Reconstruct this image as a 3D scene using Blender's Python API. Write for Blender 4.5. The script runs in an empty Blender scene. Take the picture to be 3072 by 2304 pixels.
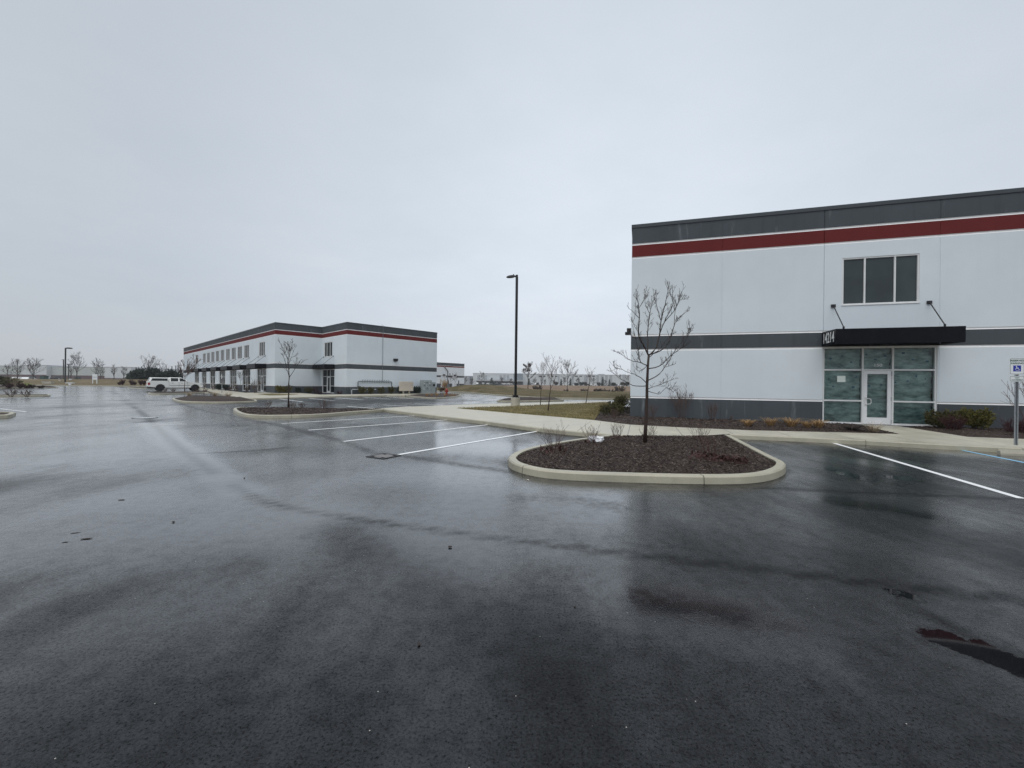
import bpy, bmesh, math, random
import numpy as np
from mathutils import Vector, Matrix, noise as mnoise

R = math.radians
HAZE = 0.0004
scene = bpy.context.scene
col = scene.collection

# ------------------------------------------------------------------ camera geometry
CAM_H, FOC, ROLL, HORY = 1.55, 1260.0, 0.012, 1153.0


def ray(px, py):
    dx = px - 1536.0
    dy = HORY - py
    return (Vector((dx * math.cos(ROLL) - dy * math.sin(ROLL), FOC, dx * math.sin(ROLL) + dy * math.cos(ROLL))) / FOC)


def at(px, py, z=0.0):
    r = ray(px, py)
    t = (z - CAM_H) / r.z
    return Vector((r.x * t, r.y * t, z))


def deep(px, py, Y):
    r = ray(px, py)
    return Vector((r.x * Y, Y, CAM_H + r.z * Y))


def unproject(v):
    x, z = v.x / v.y * FOC, (v.z - CAM_H) / v.y * FOC
    dx = x * math.cos(ROLL) + z * math.sin(ROLL)
    dy = -x * math.sin(ROLL) + z * math.cos(ROLL)
    return 1536 + dx, HORY - dy


cam_d = bpy.data.cameras.new('camera')
cam_d.sensor_width = 36.0
cam_d.lens = 36.0 * FOC / 3072.0
cam_d.clip_start = 0.05
cam_d.clip_end = 6000
cam_d.shift_y = (HORY - 1152.0) / 3072.0
cam = bpy.data.objects.new('camera', cam_d)
cam.location = (0, 0, CAM_H)
cam.rotation_euler = (R(90), -ROLL, 0)
col.objects.link(cam)
scene.camera = cam


# ------------------------------------------------------------------ materials
def nodes_of(name):
    m = bpy.data.materials.new(name)
    m.use_nodes = True
    nt = m.node_tree
    b = nt.nodes['Principled BSDF']
    return m, nt, b


def N(nt, typ, **kw):
    n = nt.nodes.new(typ)
    for k, v in kw.items():
        if k in n.inputs:
            n.inputs[k].default_value = v
        else:
            setattr(n, k, v)
    return n


def L(nt, a, b):
    nt.links.new(a, b)


def ramp(nt, fac, stops):
    r = nt.nodes.new('ShaderNodeValToRGB')
    e = r.color_ramp.elements
    while len(e) < len(stops):
        e.new(0.5)
    for i, (p, c) in enumerate(stops):
        e[i].position = p
        e[i].color = (*c, 1) if len(c) == 3 else c
    L(nt, fac, r.inputs['Fac'])
    return r.outputs['Color']


def math_(nt, op, a, b=None, clamp=False):
    n = nt.nodes.new('ShaderNodeMath')
    n.operation = op
    n.use_clamp = clamp
    for i, v in enumerate((a, b)):
        if v is None:
            continue
        if isinstance(v, (int, float)):
            n.inputs[i].default_value = v
        else:
            L(nt, v, n.inputs[i])
    return n.outputs[0]


def mixc(nt, fac, a, b, mode='MIX'):
    n = nt.nodes.new('ShaderNodeMixRGB')
    n.blend_type = mode
    for i, v in zip(('Fac', 'Color1', 'Color2'), (fac, a, b)):
        if isinstance(v, (int, float)):
            n.inputs[i].default_value = v
        elif isinstance(v, tuple):
            n.inputs[i].default_value = (*v[:3], 1)
        else:
            L(nt, v, n.inputs[i])
    return n.outputs[0]


def coords(nt, scale=(1, 1, 1), kind='Object', rot=0.0):
    tc = N(nt, 'ShaderNodeTexCoord')
    mp = N(nt, 'ShaderNodeMapping')
    mp.inputs['Scale'].default_value = scale
    mp.inputs['Rotation'].default_value = (0, 0, rot)
    L(nt, tc.outputs[kind], mp.inputs['Vector'])
    return mp.outputs[0]


def noise(nt, vec, scale, detail=4.0, rough=0.55):
    n = N(nt, 'ShaderNodeTexNoise', Scale=scale, Detail=detail, Roughness=rough)
    L(nt, vec, n.inputs['Vector'])
    return n.outputs['Fac']


def bump(nt, b, height, strength, dist=0.01):
    n = N(nt, 'ShaderNodeBump', Strength=strength, Distance=dist)
    L(nt, height, n.inputs['Height'])
    L(nt, n.outputs[0], b.inputs['Normal'])
    return n


def mat(name, c, rough=0.6, var=0.12, scale=6.0, bmp=0.0, bscale=80.0, metal=0.0, spec=0.5, stretch=(1, 1, 1)):
    m, nt, b = nodes_of(name)
    v = coords(nt, stretch)
    f = noise(nt, v, scale, 5)
    lo = tuple(x * (1 - var) for x in c)
    hi = tuple(min(1, x * (1 + var)) for x in c)
    L(nt, ramp(nt, f, [(0.3, lo), (0.7, hi)]), b.inputs['Base Color'])
    b.inputs['Roughness'].default_value = rough
    b.inputs['Metallic'].default_value = metal
    b.inputs['Specular IOR Level'].default_value = spec
    if bmp:
        f2 = noise(nt, v, bscale, 3)
        bump(nt, b, f2, bmp, 0.004)
    return m


def wall_mat(name, c, streak=0.1, blotch=0.06, rough=0.75, efflo=0.0):
    """painted tilt-up concrete: fine orange-peel texture, cloudy tone and rain streaks"""
    m, nt, b = nodes_of(name)
    v = coords(nt)
    f = noise(nt, v, 0.55, 5, 0.6)
    base = ramp(nt, f, [(0.3, tuple(x * (1 - blotch) for x in c)), (0.7, tuple(min(1, x * (1 + blotch)) for x in c))])
    vs = coords(nt, (2.2, 2.2, 0.07))
    fs = noise(nt, vs, 1.6, 6, 0.7)
    st = ramp(nt, fs, [(0.52, (1, 1, 1)), (0.78, (1 - streak,) * 3)])
    base = mixc(nt, 1.0, base, st, 'MULTIPLY')
    if efflo:
        ve = noise(nt, coords(nt, (1.5, 1.5, 0.22)), 1.9, 5, 0.6)
        base = mixc(nt, ramp(nt, ve, [(0.60, (0, 0, 0)), (0.80, (efflo,) * 3)]), base, (0.42, 0.45, 0.47))
    vf = noise(nt, v, 60, 3)
    base = mixc(nt, 0.10, base, ramp(nt, vf, [(0.3, (0.3, 0.3, 0.3)), (0.7, (1, 1, 1))]), 'MULTIPLY')
    L(nt, base, b.inputs['Base Color'])
    b.inputs['Roughness'].default_value = rough
    b.inputs['Specular IOR Level'].default_value = 0.2
    bump(nt, b, noise(nt, v, 45, 4, 0.65), 0.35, 0.006)
    return m


M = {}
M['wall_white'] = wall_mat('wall_light_grey_paint', (0.735, 0.795, 0.835), 0.025, 0.035)
M['wall_grey'] = wall_mat('wall_slate_paint', (0.080, 0.092, 0.104), 0.22, 0.10, efflo=0.42)
M['wall_red'] = wall_mat('wall_maroon_paint', (0.150, 0.0205, 0.0205), 0.12, 0.07)
M['reveal'] = mat('reveal_white_paint', (0.83, 0.83, 0.83), 0.6, 0.03)
M['coping'] = mat('coping_metal', (0.040, 0.050, 0.060), 0.45, 0.1, 2.0)
M['roof'] = mat('roof_membrane', (0.5, 0.5, 0.5), 0.8)
M['alu'] = mat('white_aluminium', (0.74, 0.745, 0.74), 0.4, 0.04, 3)
M['alu_grey'] = mat('grey_aluminium', (0.42, 0.44, 0.46), 0.4, 0.06, 3)
M['door_white'] = mat('door_white_paint', (0.80, 0.81, 0.83), 0.35, 0.03, 3)
M['black_metal'] = mat('black_metal', (0.008, 0.008, 0.009), 0.38, 0.3, 4)
M['dark_bronze'] = mat('dark_bronze_metal', (0.010, 0.010, 0.012), 0.5, 0.25, 3)
M['galv'] = mat('galvanised_steel', (0.30, 0.32, 0.34), 0.45, 0.2, 25, metal=0.6)
M['sign_white'] = mat('sign_white', (0.80, 0.82, 0.83), 0.4, 0.04, 9)
M['sign_green'] = mat('sign_green', (0.02, 0.10, 0.06), 0.4, 0.05, 9)
M['sign_blue'] = mat('sign_blue', (0.012, 0.03, 0.35), 0.4, 0.05, 9)
M['number_white'] = mat('vinyl_white', (0.82, 0.82, 0.82), 0.5, 0.03)
M['hydrant'] = mat('hydrant_red', (0.30, 0.022, 0.018), 0.45, 0.25, 8)
M['beige'] = mat('beige_cabinet_paint', (0.56, 0.50, 0.42), 0.6, 0.1, 5)
M['meter_grey'] = mat('grey_cabinet_paint', (0.34, 0.385, 0.385), 0.5, 0.08, 4)
M['glass_white'] = mat('meter_dial', (0.7, 0.72, 0.72), 0.2, 0.1, 4)
M['pipe'] = mat('grey_pipe', (0.17, 0.19, 0.205), 0.5, 0.15, 6)
M['pipe_white'] = mat('pale_pipe', (0.5, 0.53, 0.55), 0.5, 0.1, 6)
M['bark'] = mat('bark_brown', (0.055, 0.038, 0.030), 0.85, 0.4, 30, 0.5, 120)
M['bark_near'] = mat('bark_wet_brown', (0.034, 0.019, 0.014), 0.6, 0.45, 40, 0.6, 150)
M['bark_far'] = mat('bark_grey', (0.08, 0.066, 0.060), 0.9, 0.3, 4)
M['twig'] = mat('bare_twigs', (0.095, 0.060, 0.050), 0.85, 0.35, 20)
M['twig_red'] = mat('reddish_twigs', (0.055, 0.020, 0.017), 0.8, 0.45, 30)
M['yew'] = mat('yew_needles', (0.070, 0.064, 0.020), 0.8, 0.6, 8)
M['juniper'] = mat('juniper_needles', (0.10, 0.09, 0.016), 0.8, 0.6, 9)
M['barberry'] = mat('barberry_twigs', (0.045, 0.010, 0.012), 0.8, 0.5, 12)
M['dead_grass'] = mat('dead_grass', (0.37, 0.235, 0.105), 0.85, 0.4, 14)
M['pale_grass'] = mat('pale_dry_grass', (0.36, 0.29, 0.20), 0.85, 0.35, 10)
M['evergreen'] = mat('evergreen_needles', (0.028, 0.043, 0.033), 0.85, 0.5, 3)
M['dead_leaf'] = mat('dead_leaf', (0.035, 0.025, 0.020), 0.8, 0.4, 20)
M['bag'] = mat('plastic_bag', (0.82, 0.83, 0.85), 0.3, 0.03)
M['rubber'] = mat('tyre_rubber', (0.010, 0.010, 0.012), 0.6, 0.3, 8)
M['rim'] = mat('black_rim', (0.016, 0.018, 0.024), 0.3, 0.2, 6)
M['chrome'] = mat('chrome', (0.6, 0.62, 0.65), 0.15, 0.05, metal=1.0)
M['truck_paint'] = mat('truck_white_paint', (0.92, 0.92, 0.89), 0.22, 0.04, 1.5)
M['taillight'] = mat('taillight_red', (0.35, 0.012, 0.014), 0.2, 0.1)
M['headlight'] = mat('headlight_lens', (0.6, 0.63, 0.66), 0.1, 0.1)
M['tint'] = mat('tinted_glass', (0.010, 0.012, 0.013), 0.05, 0.1)
M['paper'] = mat('paper_notice', (0.85, 0.92, 0.86), 0.7, 0.03)
M['tape'] = mat('blue_tape', (0.09, 0.20, 0.32), 0.7, 0.1)
M['iron'] = mat('cast_iron', (0.035, 0.032, 0.030), 0.5, 0.3, 20)
M['grate'] = mat('worn_grate_bars', (0.16, 0.15, 0.145), 0.45, 0.3, 20)
M['pit'] = mat('drain_pit', (0.003, 0.003, 0.003), 0.9, 0.1, spec=0.0)
M['manhole'] = mat('wet_steel_cover', (0.75, 0.76, 0.78), 0.10, 0.10, 8, metal=1.0)
M['green_box'] = mat('green_cabinet', (0.050, 0.085, 0.080), 0.6, 0.1)
M['yellow'] = mat('yellow_green_leaf', (0.34, 0.40, 0.13), 0.6, 0.1)
M['dark_car'] = mat('dark_car_paint', (0.035, 0.038, 0.045), 0.3, 0.1)
M['silver_car'] = mat('silver_car_paint', (0.36, 0.38, 0.40), 0.3, 0.1)
M['far_white'] = wall_mat('warehouse_white', (0.58, 0.62, 0.64), 0.08)
M['far_panel'] = wall_mat('warehouse_grey_panel', (0.40, 0.43, 0.46), 0.08)
M['far_dark'] = mat('warehouse_dark_panel', (0.22, 0.25, 0.285), 0.7)
M['far_green'] = wall_mat('warehouse_pale_green', (0.46, 0.50, 0.49), 0.08)
M['brick'] = mat('brick_red_brown', (0.10, 0.058, 0.060), 0.85, 0.25, 12)
M['door_grey'] = mat('door_slate', (0.10, 0.115, 0.13), 0.5, 0.1)


def glass_dark(name, c, rough=0.03):
    m, nt, b = nodes_of(name)
    v = coords(nt)
    L(nt, ramp(nt, noise(nt, v, 0.8, 3), [(0.3, tuple(x * 0.8 for x in c)), (0.7, tuple(x * 1.25 for x in c))]), b.inputs['Base Color'])
    b.inputs['Roughness'].default_value = rough
    b.inputs['Specular IOR Level'].default_value = 0.6
    bump(nt, b, noise(nt, v, 0.9, 1), 0.03, 0.02)
    return m


M['glass'] = glass_dark('window_glass', (0.046, 0.060, 0.064))
M['glass'].node_tree.nodes['Principled BSDF'].inputs['Specular IOR Level'].default_value = 0.3
M['glass_far'] = glass_dark('window_glass_far', (0.012, 0.016, 0.018))
M['glass_far'].node_tree.nodes['Principled BSDF'].inputs['Specular IOR Level'].default_value = 0.22


def clear_glass():
    m, nt, b = nodes_of('storefront_glass')
    nt.nodes.remove(b)
    out = nt.nodes['Material Output']
    tr = N(nt, 'ShaderNodeBsdfTransparent')
    tr.inputs['Color'].default_value = (0.68, 0.79, 0.78, 1)
    gl = N(nt, 'ShaderNodeBsdfGlossy')
    gl.inputs['Roughness'].default_value = 0.02
    fr = N(nt, 'ShaderNodeFresnel', IOR=1.5)
    v = coords(nt)
    mx = N(nt, 'ShaderNodeMixShader')
    L(nt, fr.outputs[0], mx.inputs[0])
    L(nt, tr.outputs[0], mx.inputs[1])
    L(nt, gl.outputs[0], mx.inputs[2])
    L(nt, mx.outputs[0], out.inputs['Surface'])
    return m


M['clear_glass'] = clear_glass()


def sheet_mat():
    m, nt, b = nodes_of('greenish_plastic_sheet')
    v = coords(nt)
    f = noise(nt, coords(nt, (1, 1, 2.2)), 1.6, 6, 0.65)
    L(nt, ramp(nt, f, [(0.34, (0.17, 0.23, 0.24)), (0.47, (0.42, 0.49, 0.48)), (0.66, (0.80, 0.86, 0.84))]), b.inputs['Base Color'])
    b.inputs['Roughness'].default_value = 0.4
    return m


M['sheet'] = sheet_mat()


def fabric_mat():
    m, nt, b = nodes_of('black_awning_fabric')
    v = coords(nt)
    f = noise(nt, v, 1.2, 4)
    L(nt, ramp(nt, f, [(0.3, (0.003, 0.0035, 0.0055)), (0.7, (0.006, 0.007, 0.011))]), b.inputs['Base Color'])
    b.inputs['Roughness'].default_value = 0.34
    b.inputs['Specular IOR Level'].default_value = 0.12
    bump(nt, b, noise(nt, v, 2.5, 3), 0.25, 0.03)
    return m


M['fabric'] = fabric_mat()


def concrete_mat(name, c, rot=0.0, joint=0.0, off=0.0):
    m, nt, b = nodes_of(name)
    v = coords(nt)
    f = noise(nt, v, 1.1, 6, 0.65)
    base = ramp(nt, f, [(0.28, tuple(x * 0.80 for x in c)), (0.72, tuple(x * 1.14 for x in c))])
    g = noise(nt, v, 90, 2)
    base = mixc(nt, 0.22, base, ramp(nt, g, [(0.35, (0.45, 0.45, 0.45)), (0.65, (1, 1, 1))]), 'MULTIPLY')
    st = noise(nt, v, 5, 5, 0.7)
    base = mixc(nt, 0.35, base, ramp(nt, st, [(0.5, (1, 1, 1)), (0.8, (0.62, 0.60, 0.55))]), 'MULTIPLY')
    if joint:
        vr = coords(nt, (1, 1, 1), 'Object', rot)
        sx = N(nt, 'ShaderNodeSeparateXYZ')
        L(nt, vr, sx.inputs[0])
        fr = math_(nt, 'FRACT', math_(nt, 'DIVIDE', math_(nt, 'ADD', sx.outputs[0], off), joint))
        edge = math_(nt, 'LESS_THAN', fr, 0.03 / joint)
        base = mixc(nt, edge, base, tuple(x * 0.45 for x in c))
    L(nt, base, b.inputs['Base Color'])
    L(nt, ramp(nt, f, [(0.3, (0.32,) * 3), (0.7, (0.55,) * 3)]), b.inputs['Roughness'])
    bump(nt, b, g, 0.15, 0.003)
    return m


M['kerb'] = concrete_mat('kerb_concrete', (0.45, 0.42, 0.325))
M['walk'] = concrete_mat('sidewalk_concrete', (0.54, 0.505, 0.405), R(17), 1.52, 0.35)
M['walk_side'] = concrete_mat('sidewalk_concrete_side', (0.54, 0.505, 0.405), R(50), 1.52, 0.9)
M['concrete'] = concrete_mat('plain_concrete', (0.47, 0.44, 0.36))


def paint_mat(name, c):
    m, nt, b = nodes_of(name)
    v = coords(nt)
    f = noise(nt, v, 35, 5, 0.7)
    L(nt, ramp(nt, f, [(0.28, tuple(x * 0.3 for x in c)), (0.36, tuple(x * 0.9 for x in c)), (0.42, c)]), b.inputs['Base Color'])
    b.inputs['Roughness'].default_value = 0.4
    bump(nt, b, noise(nt, v, 160, 3), 0.3, 0.004)
    return m


M['line_white'] = paint_mat('white_line_paint', (0.90, 0.91, 0.92))
M['line_blue'] = paint_mat('blue_line_paint', (0.25, 0.55, 0.78))


def mulch_mat():
    m, nt, b = nodes_of('wet_mulch')
    v = coords(nt)
    f = noise(nt, v, 28, 6, 0.75)
    base = ramp(nt, f, [(0.3, (0.014, 0.0095, 0.008)), (0.52, (0.055, 0.039, 0.032)), (0.75, (0.12, 0.09, 0.075))])
    L(nt, base, b.inputs['Base Color'])
    b.inputs['Roughness'].default_value = 0.7
    b.inputs['Specular IOR Level'].default_value = 0.2
    bump(nt, b, f, 0.9, 0.05)
    return m


M['mulch'] = mulch_mat()


def chip_mat():
    m, nt, b = nodes_of('mulch_chip')
    oi = N(nt, 'ShaderNodeNewGeometry')
    L(nt, ramp(nt, oi.outputs['Random Per Island'], [(0.0, (0.020, 0.014, 0.012)), (0.6, (0.078, 0.055, 0.045)), (0.93, (0.16, 0.12, 0.10)), (1.0, (0.24, 0.20, 0.17))]), b.inputs['Base Color'])
    b.inputs['Roughness'].default_value = 0.6
    b.inputs['Specular IOR Level'].default_value = 0.25
    return m


M['chip'] = chip_mat()


def grass_mat(name, a, bcol, ccol, scale=0.5):
    m, nt, b = nodes_of(name)
    v = coords(nt)
    f = noise(nt, v, scale, 8, 0.72)
    base = ramp(nt, f, [(0.32, a), (0.5, bcol), (0.68, ccol)])
    g = noise(nt, v, 14, 4, 0.7)
    base = mixc(nt, 0.55, base, ramp(nt, g, [(0.35, (0.35, 0.35, 0.33)), (0.7, (1, 1, 1))]), 'MULTIPLY')
    L(nt, base, b.inputs['Base Color'])
    b.inputs['Roughness'].default_value = 0.9
    b.inputs['Specular IOR Level'].default_value = 0.2
    bump(nt, b, g, 0.8, 0.08)
    return m


M['lawn'] = grass_mat('winter_lawn', (0.10, 0.095, 0.034), (0.185, 0.155, 0.066), (0.30, 0.24, 0.125), 0.6)
M['bank'] = grass_mat('bank_grass', (0.075, 0.066, 0.028), (0.135, 0.108, 0.050), (0.215, 0.165, 0.095), 0.35)
M['field'] = grass_mat('dry_field', (0.19, 0.13, 0.085), (0.255, 0.178, 0.120), (0.30, 0.22, 0.155), 0.10)
M['strip'] = grass_mat('dry_strip', (0.13, 0.105, 0.055), (0.19, 0.15, 0.085), (0.25, 0.20, 0.13), 0.2)


def blade_mat(name, a, b2):
    m, nt, b = nodes_of(name)
    oi = N(nt, 'ShaderNodeNewGeometry')
    L(nt, ramp(nt, oi.outputs['Random Per Island'], [(0.0, a), (1.0, b2)]), b.inputs['Base Color'])
    b.inputs['Roughness'].default_value = 0.85
    b.inputs['Specular IOR Level'].default_value = 0.2
    return m


M['blade'] = blade_mat('lawn_blade', (0.11, 0.105, 0.036), (0.38, 0.30, 0.155))


def asphalt_mat():
    m, nt, b = nodes_of('wet_asphalt')
    v = coords(nt)
    at_p = N(nt, 'ShaderNodeAttribute', attribute_name='pool')
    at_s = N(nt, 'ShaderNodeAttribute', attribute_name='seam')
    at_d = N(nt, 'ShaderNodeAttribute', attribute_name='coarse')
    warp = noise(nt, v, 0.9, 5, 0.6)
    big = noise(nt, coords(nt, (1, 1, 1), 'Object', R(44)), 0.16, 7, 0.62)
    stretch = noise(nt, coords(nt, (1.0, 0.28, 1), 'Object', R(44)), 0.9, 6, 0.65)
    mid = noise(nt, v, 1.6, 5, 0.6)
    agg = noise(nt, v, 95, 3, 0.7)
    agg2 = noise(nt, v, 230, 2, 0.6)
    # standing water where the pool field beats a noise threshold
    pool = math_(nt, 'ADD', at_p.outputs['Fac'], math_(nt, 'ADD', math_(nt, 'MULTIPLY', math_(nt, 'SUBTRACT', mid, 0.5), 0.9), math_(nt, 'MULTIPLY', math_(nt, 'SUBTRACT', noise(nt, v, 11, 6, 0.75), 0.5), 0.9)))
    poolm = ramp(nt, pool, [(0.46, (0, 0, 0)), (0.72, (1, 1, 1))])
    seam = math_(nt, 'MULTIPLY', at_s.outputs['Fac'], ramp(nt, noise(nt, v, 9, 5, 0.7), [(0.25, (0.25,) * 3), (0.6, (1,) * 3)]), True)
    film = math_(nt, 'SUBTRACT', math_(nt, 'ADD', math_(nt, 'MULTIPLY', big, 0.66), math_(nt, 'MULTIPLY', stretch, 0.46)), 0.06)
    at_y = N(nt, 'ShaderNodeAttribute', attribute_name='dry_vignette')
    film = math_(nt, 'SUBTRACT', film, math_(nt, 'MULTIPLY', at_d.outputs['Fac'], 0.13))
    film = math_(nt, 'SUBTRACT', film, math_(nt, 'MULTIPLY', at_y.outputs['Fac'], 0.15))
    at_t = N(nt, 'ShaderNodeAttribute', attribute_name='track')
    trk = math_(nt, 'MULTIPLY', at_t.outputs['Fac'], ramp(nt, noise(nt, v, 2.5, 5, 0.65), [(0.25, (0.45,) * 3), (0.55, (1,) * 3)]))
    film = math_(nt, 'ADD', film, math_(nt, 'ADD', 0.025, math_(nt, 'MULTIPLY', trk, 0.20)))
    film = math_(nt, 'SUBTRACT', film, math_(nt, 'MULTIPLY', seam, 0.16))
    rough = ramp(nt, film, [(0.20, (0.36,) * 3), (0.42, (0.25,) * 3), (0.52, (0.17,) * 3), (0.66, (0.10,) * 3)])
    rough = mixc(nt, math_(nt, 'MULTIPLY', trk, 0.85, True), rough, (0.05, 0.05, 0.05))
    rough = mixc(nt, poolm, rough, (0.03, 0.03, 0.03))
    L(nt, rough, b.inputs['Roughness'])
    c = ramp(nt, agg, [(0.34, (0.003, 0.003, 0.0038)), (0.55, (0.007, 0.0074, 0.009)), (0.74, (0.026, 0.027, 0.031))])
    tone = ramp(nt, noise(nt, v, 0.35, 6, 0.65), [(0.3, (0.75, 0.76, 0.80)), (0.7, (1.15, 1.13, 1.10))])
    c = mixc(nt, 1.0, c, tone, 'MULTIPLY')
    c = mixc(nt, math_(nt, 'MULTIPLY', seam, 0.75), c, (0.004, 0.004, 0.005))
    vo = N(nt, 'ShaderNodeTexVoronoi', Scale=26.0)
    L(nt, v, vo.inputs['Vector'])
    fleck = math_(nt, 'LESS_THAN', vo.outputs['Distance'], 0.08)
    pick = N(nt, 'ShaderNodeSeparateColor')
    L(nt, vo.outputs['Color'], pick.inputs[0])
    fleck = math_(nt, 'MULTIPLY', fleck, math_(nt, 'GREATER_THAN', pick.outputs[0], 0.965))
    c = mixc(nt, fleck, c, (0.42, 0.40, 0.36))
    L(nt, c, b.inputs['Base Color'])
    b.inputs['IOR'].default_value = 1.30
    b.inputs['Coat IOR'].default_value = 1.60
    grit = noise(nt, v, 62, 4, 0.8)
    clump = noise(nt, v, 8, 5, 0.7)
    gritf = ramp(nt, grit, [(0.34, (0.02,) * 3), (0.44, (0.60,) * 3), (0.54, (1.0,) * 3)])
    gritf = mixc(nt, 1.0, gritf, ramp(nt, clump, [(0.32, (0.55,) * 3), (0.56, (1.0,) * 3)]), 'MULTIPLY')
    gritf = mixc(nt, ramp(nt, film, [(0.42, (0, 0, 0)), (0.64, (0.55,) * 3)]), gritf, (1, 1, 1))
    cover = ramp(nt, film, [(0.30, (0.18,) * 3), (0.42, (0.55,) * 3), (0.50, (0.90,) * 3), (0.58, (1.0,) * 3)])
    cw = mixc(nt, 1.0, gritf, cover, 'MULTIPLY')
    L(nt, math_(nt, 'MULTIPLY', gritf, math_(nt, 'ADD', 0.16, math_(nt, 'MULTIPLY', cover, 0.39))), b.inputs['Specular IOR Level'])
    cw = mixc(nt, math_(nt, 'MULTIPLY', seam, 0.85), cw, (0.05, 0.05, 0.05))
    cw = mixc(nt, math_(nt, 'MULTIPLY', at_d.outputs['Fac'], math_(nt, 'MULTIPLY', grit, 1.1), True), cw, (0.10, 0.10, 0.10))
    cw = mixc(nt, poolm, cw, (0.12, 0.12, 0.12))
    L(nt, cw, b.inputs['Coat Weight'])
    L(nt, rough, b.inputs['Coat Roughness'])
    h = math_(nt, 'ADD', math_(nt, 'MULTIPLY', agg, 0.5), math_(nt, 'MULTIPLY', noise(nt, v, 38, 6, 0.75), 0.9))
    dry = math_(nt, 'SUBTRACT', 1.0, poolm)
    dry = math_(nt, 'MULTIPLY', dry, math_(nt, 'ADD', 0.34, math_(nt, 'MULTIPLY', at_d.outputs['Fac'], 0.45)))
    dry = math_(nt, 'MULTIPLY', dry, math_(nt, 'SUBTRACT', 1.0, math_(nt, 'MULTIPLY', trk, 0.75)))
    h = math_(nt, 'MULTIPLY', h, dry)
    bm = N(nt, 'ShaderNodeBump', Strength=0.6, Distance=0.006)
    L(nt, h, bm.inputs['Height'])
    wave = N(nt, 'ShaderNodeBump', Strength=0.10, Distance=0.05)
    L(nt, noise(nt, v, 0.6, 2, 0.5), wave.inputs['Height'])
    L(nt, wave.outputs[0], bm.inputs['Normal'])
    L(nt, bm.outputs[0], b.inputs['Normal'])
    L(nt, bm.outputs[0], b.inputs['Coat Normal'])
    return m


M['asphalt'] = asphalt_mat()


# ------------------------------------------------------------------ mesh builder
class MB:
    def __init__(self):
        self.v, self.f, self.m, self.ms = [], [], [], []

    def mi(self, m):
        if m not in self.ms:
            self.ms.append(m)
        return self.ms.index(m)

    def face(self, pts, m):
        i = len(self.v)
        self.v += [tuple(p) for p in pts]
        self.f.append(tuple(range(i, i + len(pts))))
        self.m.append(self.mi(m))

    def box(self, x0, x1, y0, y1, z0, z1, m):
        i = len(self.v)
        self.v += [(x0, y0, z0), (x1, y0, z0), (x1, y1, z0), (x0, y1, z0), (x0, y0, z1), (x1, y0, z1), (x1, y1, z1), (x0, y1, z1)]
        for q in ((0, 3, 2, 1), (4, 5, 6, 7), (0, 1, 5, 4), (1, 2, 6, 5), (2, 3, 7, 6), (3, 0, 4, 7)):
            self.f.append(tuple(i + k for k in q))
            self.m.append(self.mi(m))

    def tube(self, pts, rad, m, n=6, cap=True):
        pts = [Vector(p) for p in pts]
        if isinstance(rad, (int, float)):
            rad = [rad] * len(pts)
        base = len(self.v)
        mi = self.mi(m)
        ref = Vector((0.31, 0.17, 0.93))
        for k, p in enumerate(pts):
            d = (pts[min(k + 1, len(pts) - 1)] - pts[max(k - 1, 0)])
            if d.length < 1e-9:
                d = Vector((0, 0, 1))
            d.normalize()
            r0 = ref if abs(d.dot(ref)) < 0.93 else Vector((0.9, -0.3, 0.1))
            a = d.cross(r0).normalized()
            b = d.cross(a)
            for j in range(n):
                t = 2 * math.pi * j / n
                self.v.append(tuple(p + (a * math.cos(t) + b * math.sin(t)) * rad[k]))
        for k in range(len(pts) - 1):
            for j in range(n):
                a0, a1 = base + k * n + j, base + k * n + (j + 1) % n
                self.f.append((a0, a1, a1 + n, a0 + n))
                self.m.append(mi)
        if cap:
            self.f.append(tuple(base + j for j in reversed(range(n))))
            self.f.append(tuple(base + (len(pts) - 1) * n + j for j in range(n)))
            self.m += [mi, mi]

    def lathe(self, prof, m, n=16, c=(0, 0)):
        base = len(self.v)
        mi = self.mi(m)
        for r, z in prof:
            for j in range(n):
                t = 2 * math.pi * j / n
                self.v.append((c[0] + r * math.cos(t), c[1] + r * math.sin(t), z))
        for k in range(len(prof) - 1):
            for j in range(n):
                a0, a1 = base + k * n + j, base + k * n + (j + 1) % n
                self.f.append((a0, a1, a1 + n, a0 + n))
                self.m.append(mi)
        self.f.append(tuple(base + j for j in reversed(range(n))))
        self.f.append(tuple(base + (len(prof) - 1) * n + j for j in range(n)))
        self.m += [mi, mi]

    def prism(self, poly, z0, z1, m, bottom=True):
        n = len(poly)
        i = len(self.v)
        self.v += [(p[0], p[1], z0) for p in poly] + [(p[0], p[1], z1) for p in poly]
        mi = self.mi(m)
        self.f.append(tuple(i + n + k for k in range(n)))
        self.m.append(mi)
        if bottom:
            self.f.append(tuple(i + k for k in reversed(range(n))))
            self.m.append(mi)
        for k in range(n):
            self.f.append((i + k, i + (k + 1) % n, i + n + (k + 1) % n, i + n + k))
            self.m.append(mi)

    def build(self, name, parent=None, smooth=False, bevel=0.0):
        me = bpy.data.meshes.new(name)
        me.from_pydata(self.v, [], self.f)
        for m in self.ms:
            me.materials.append(M[m] if isinstance(m, str) else m)
        me.polygons.foreach_set('material_index', self.m)
        if smooth:
            me.polygons.foreach_set('use_smooth', [True] * len(self.f))
        me.update()
        o = bpy.data.objects.new(name, me)
        col.objects.link(o)
        if parent is not None:
            o.parent = parent
        if bevel:
            bv = o.modifiers.new('bevel', 'BEVEL')
            bv.width = bevel
            bv.segments = 2
            bv.limit_method = 'ANGLE'
        return o


def tag(o, label=None, cat=None, group=None, kind=None):
    if label:
        o['label'] = label
    if cat:
        o['category'] = cat
    if group:
        o['group'] = group
    if kind:
        o['kind'] = kind
    return o


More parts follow.
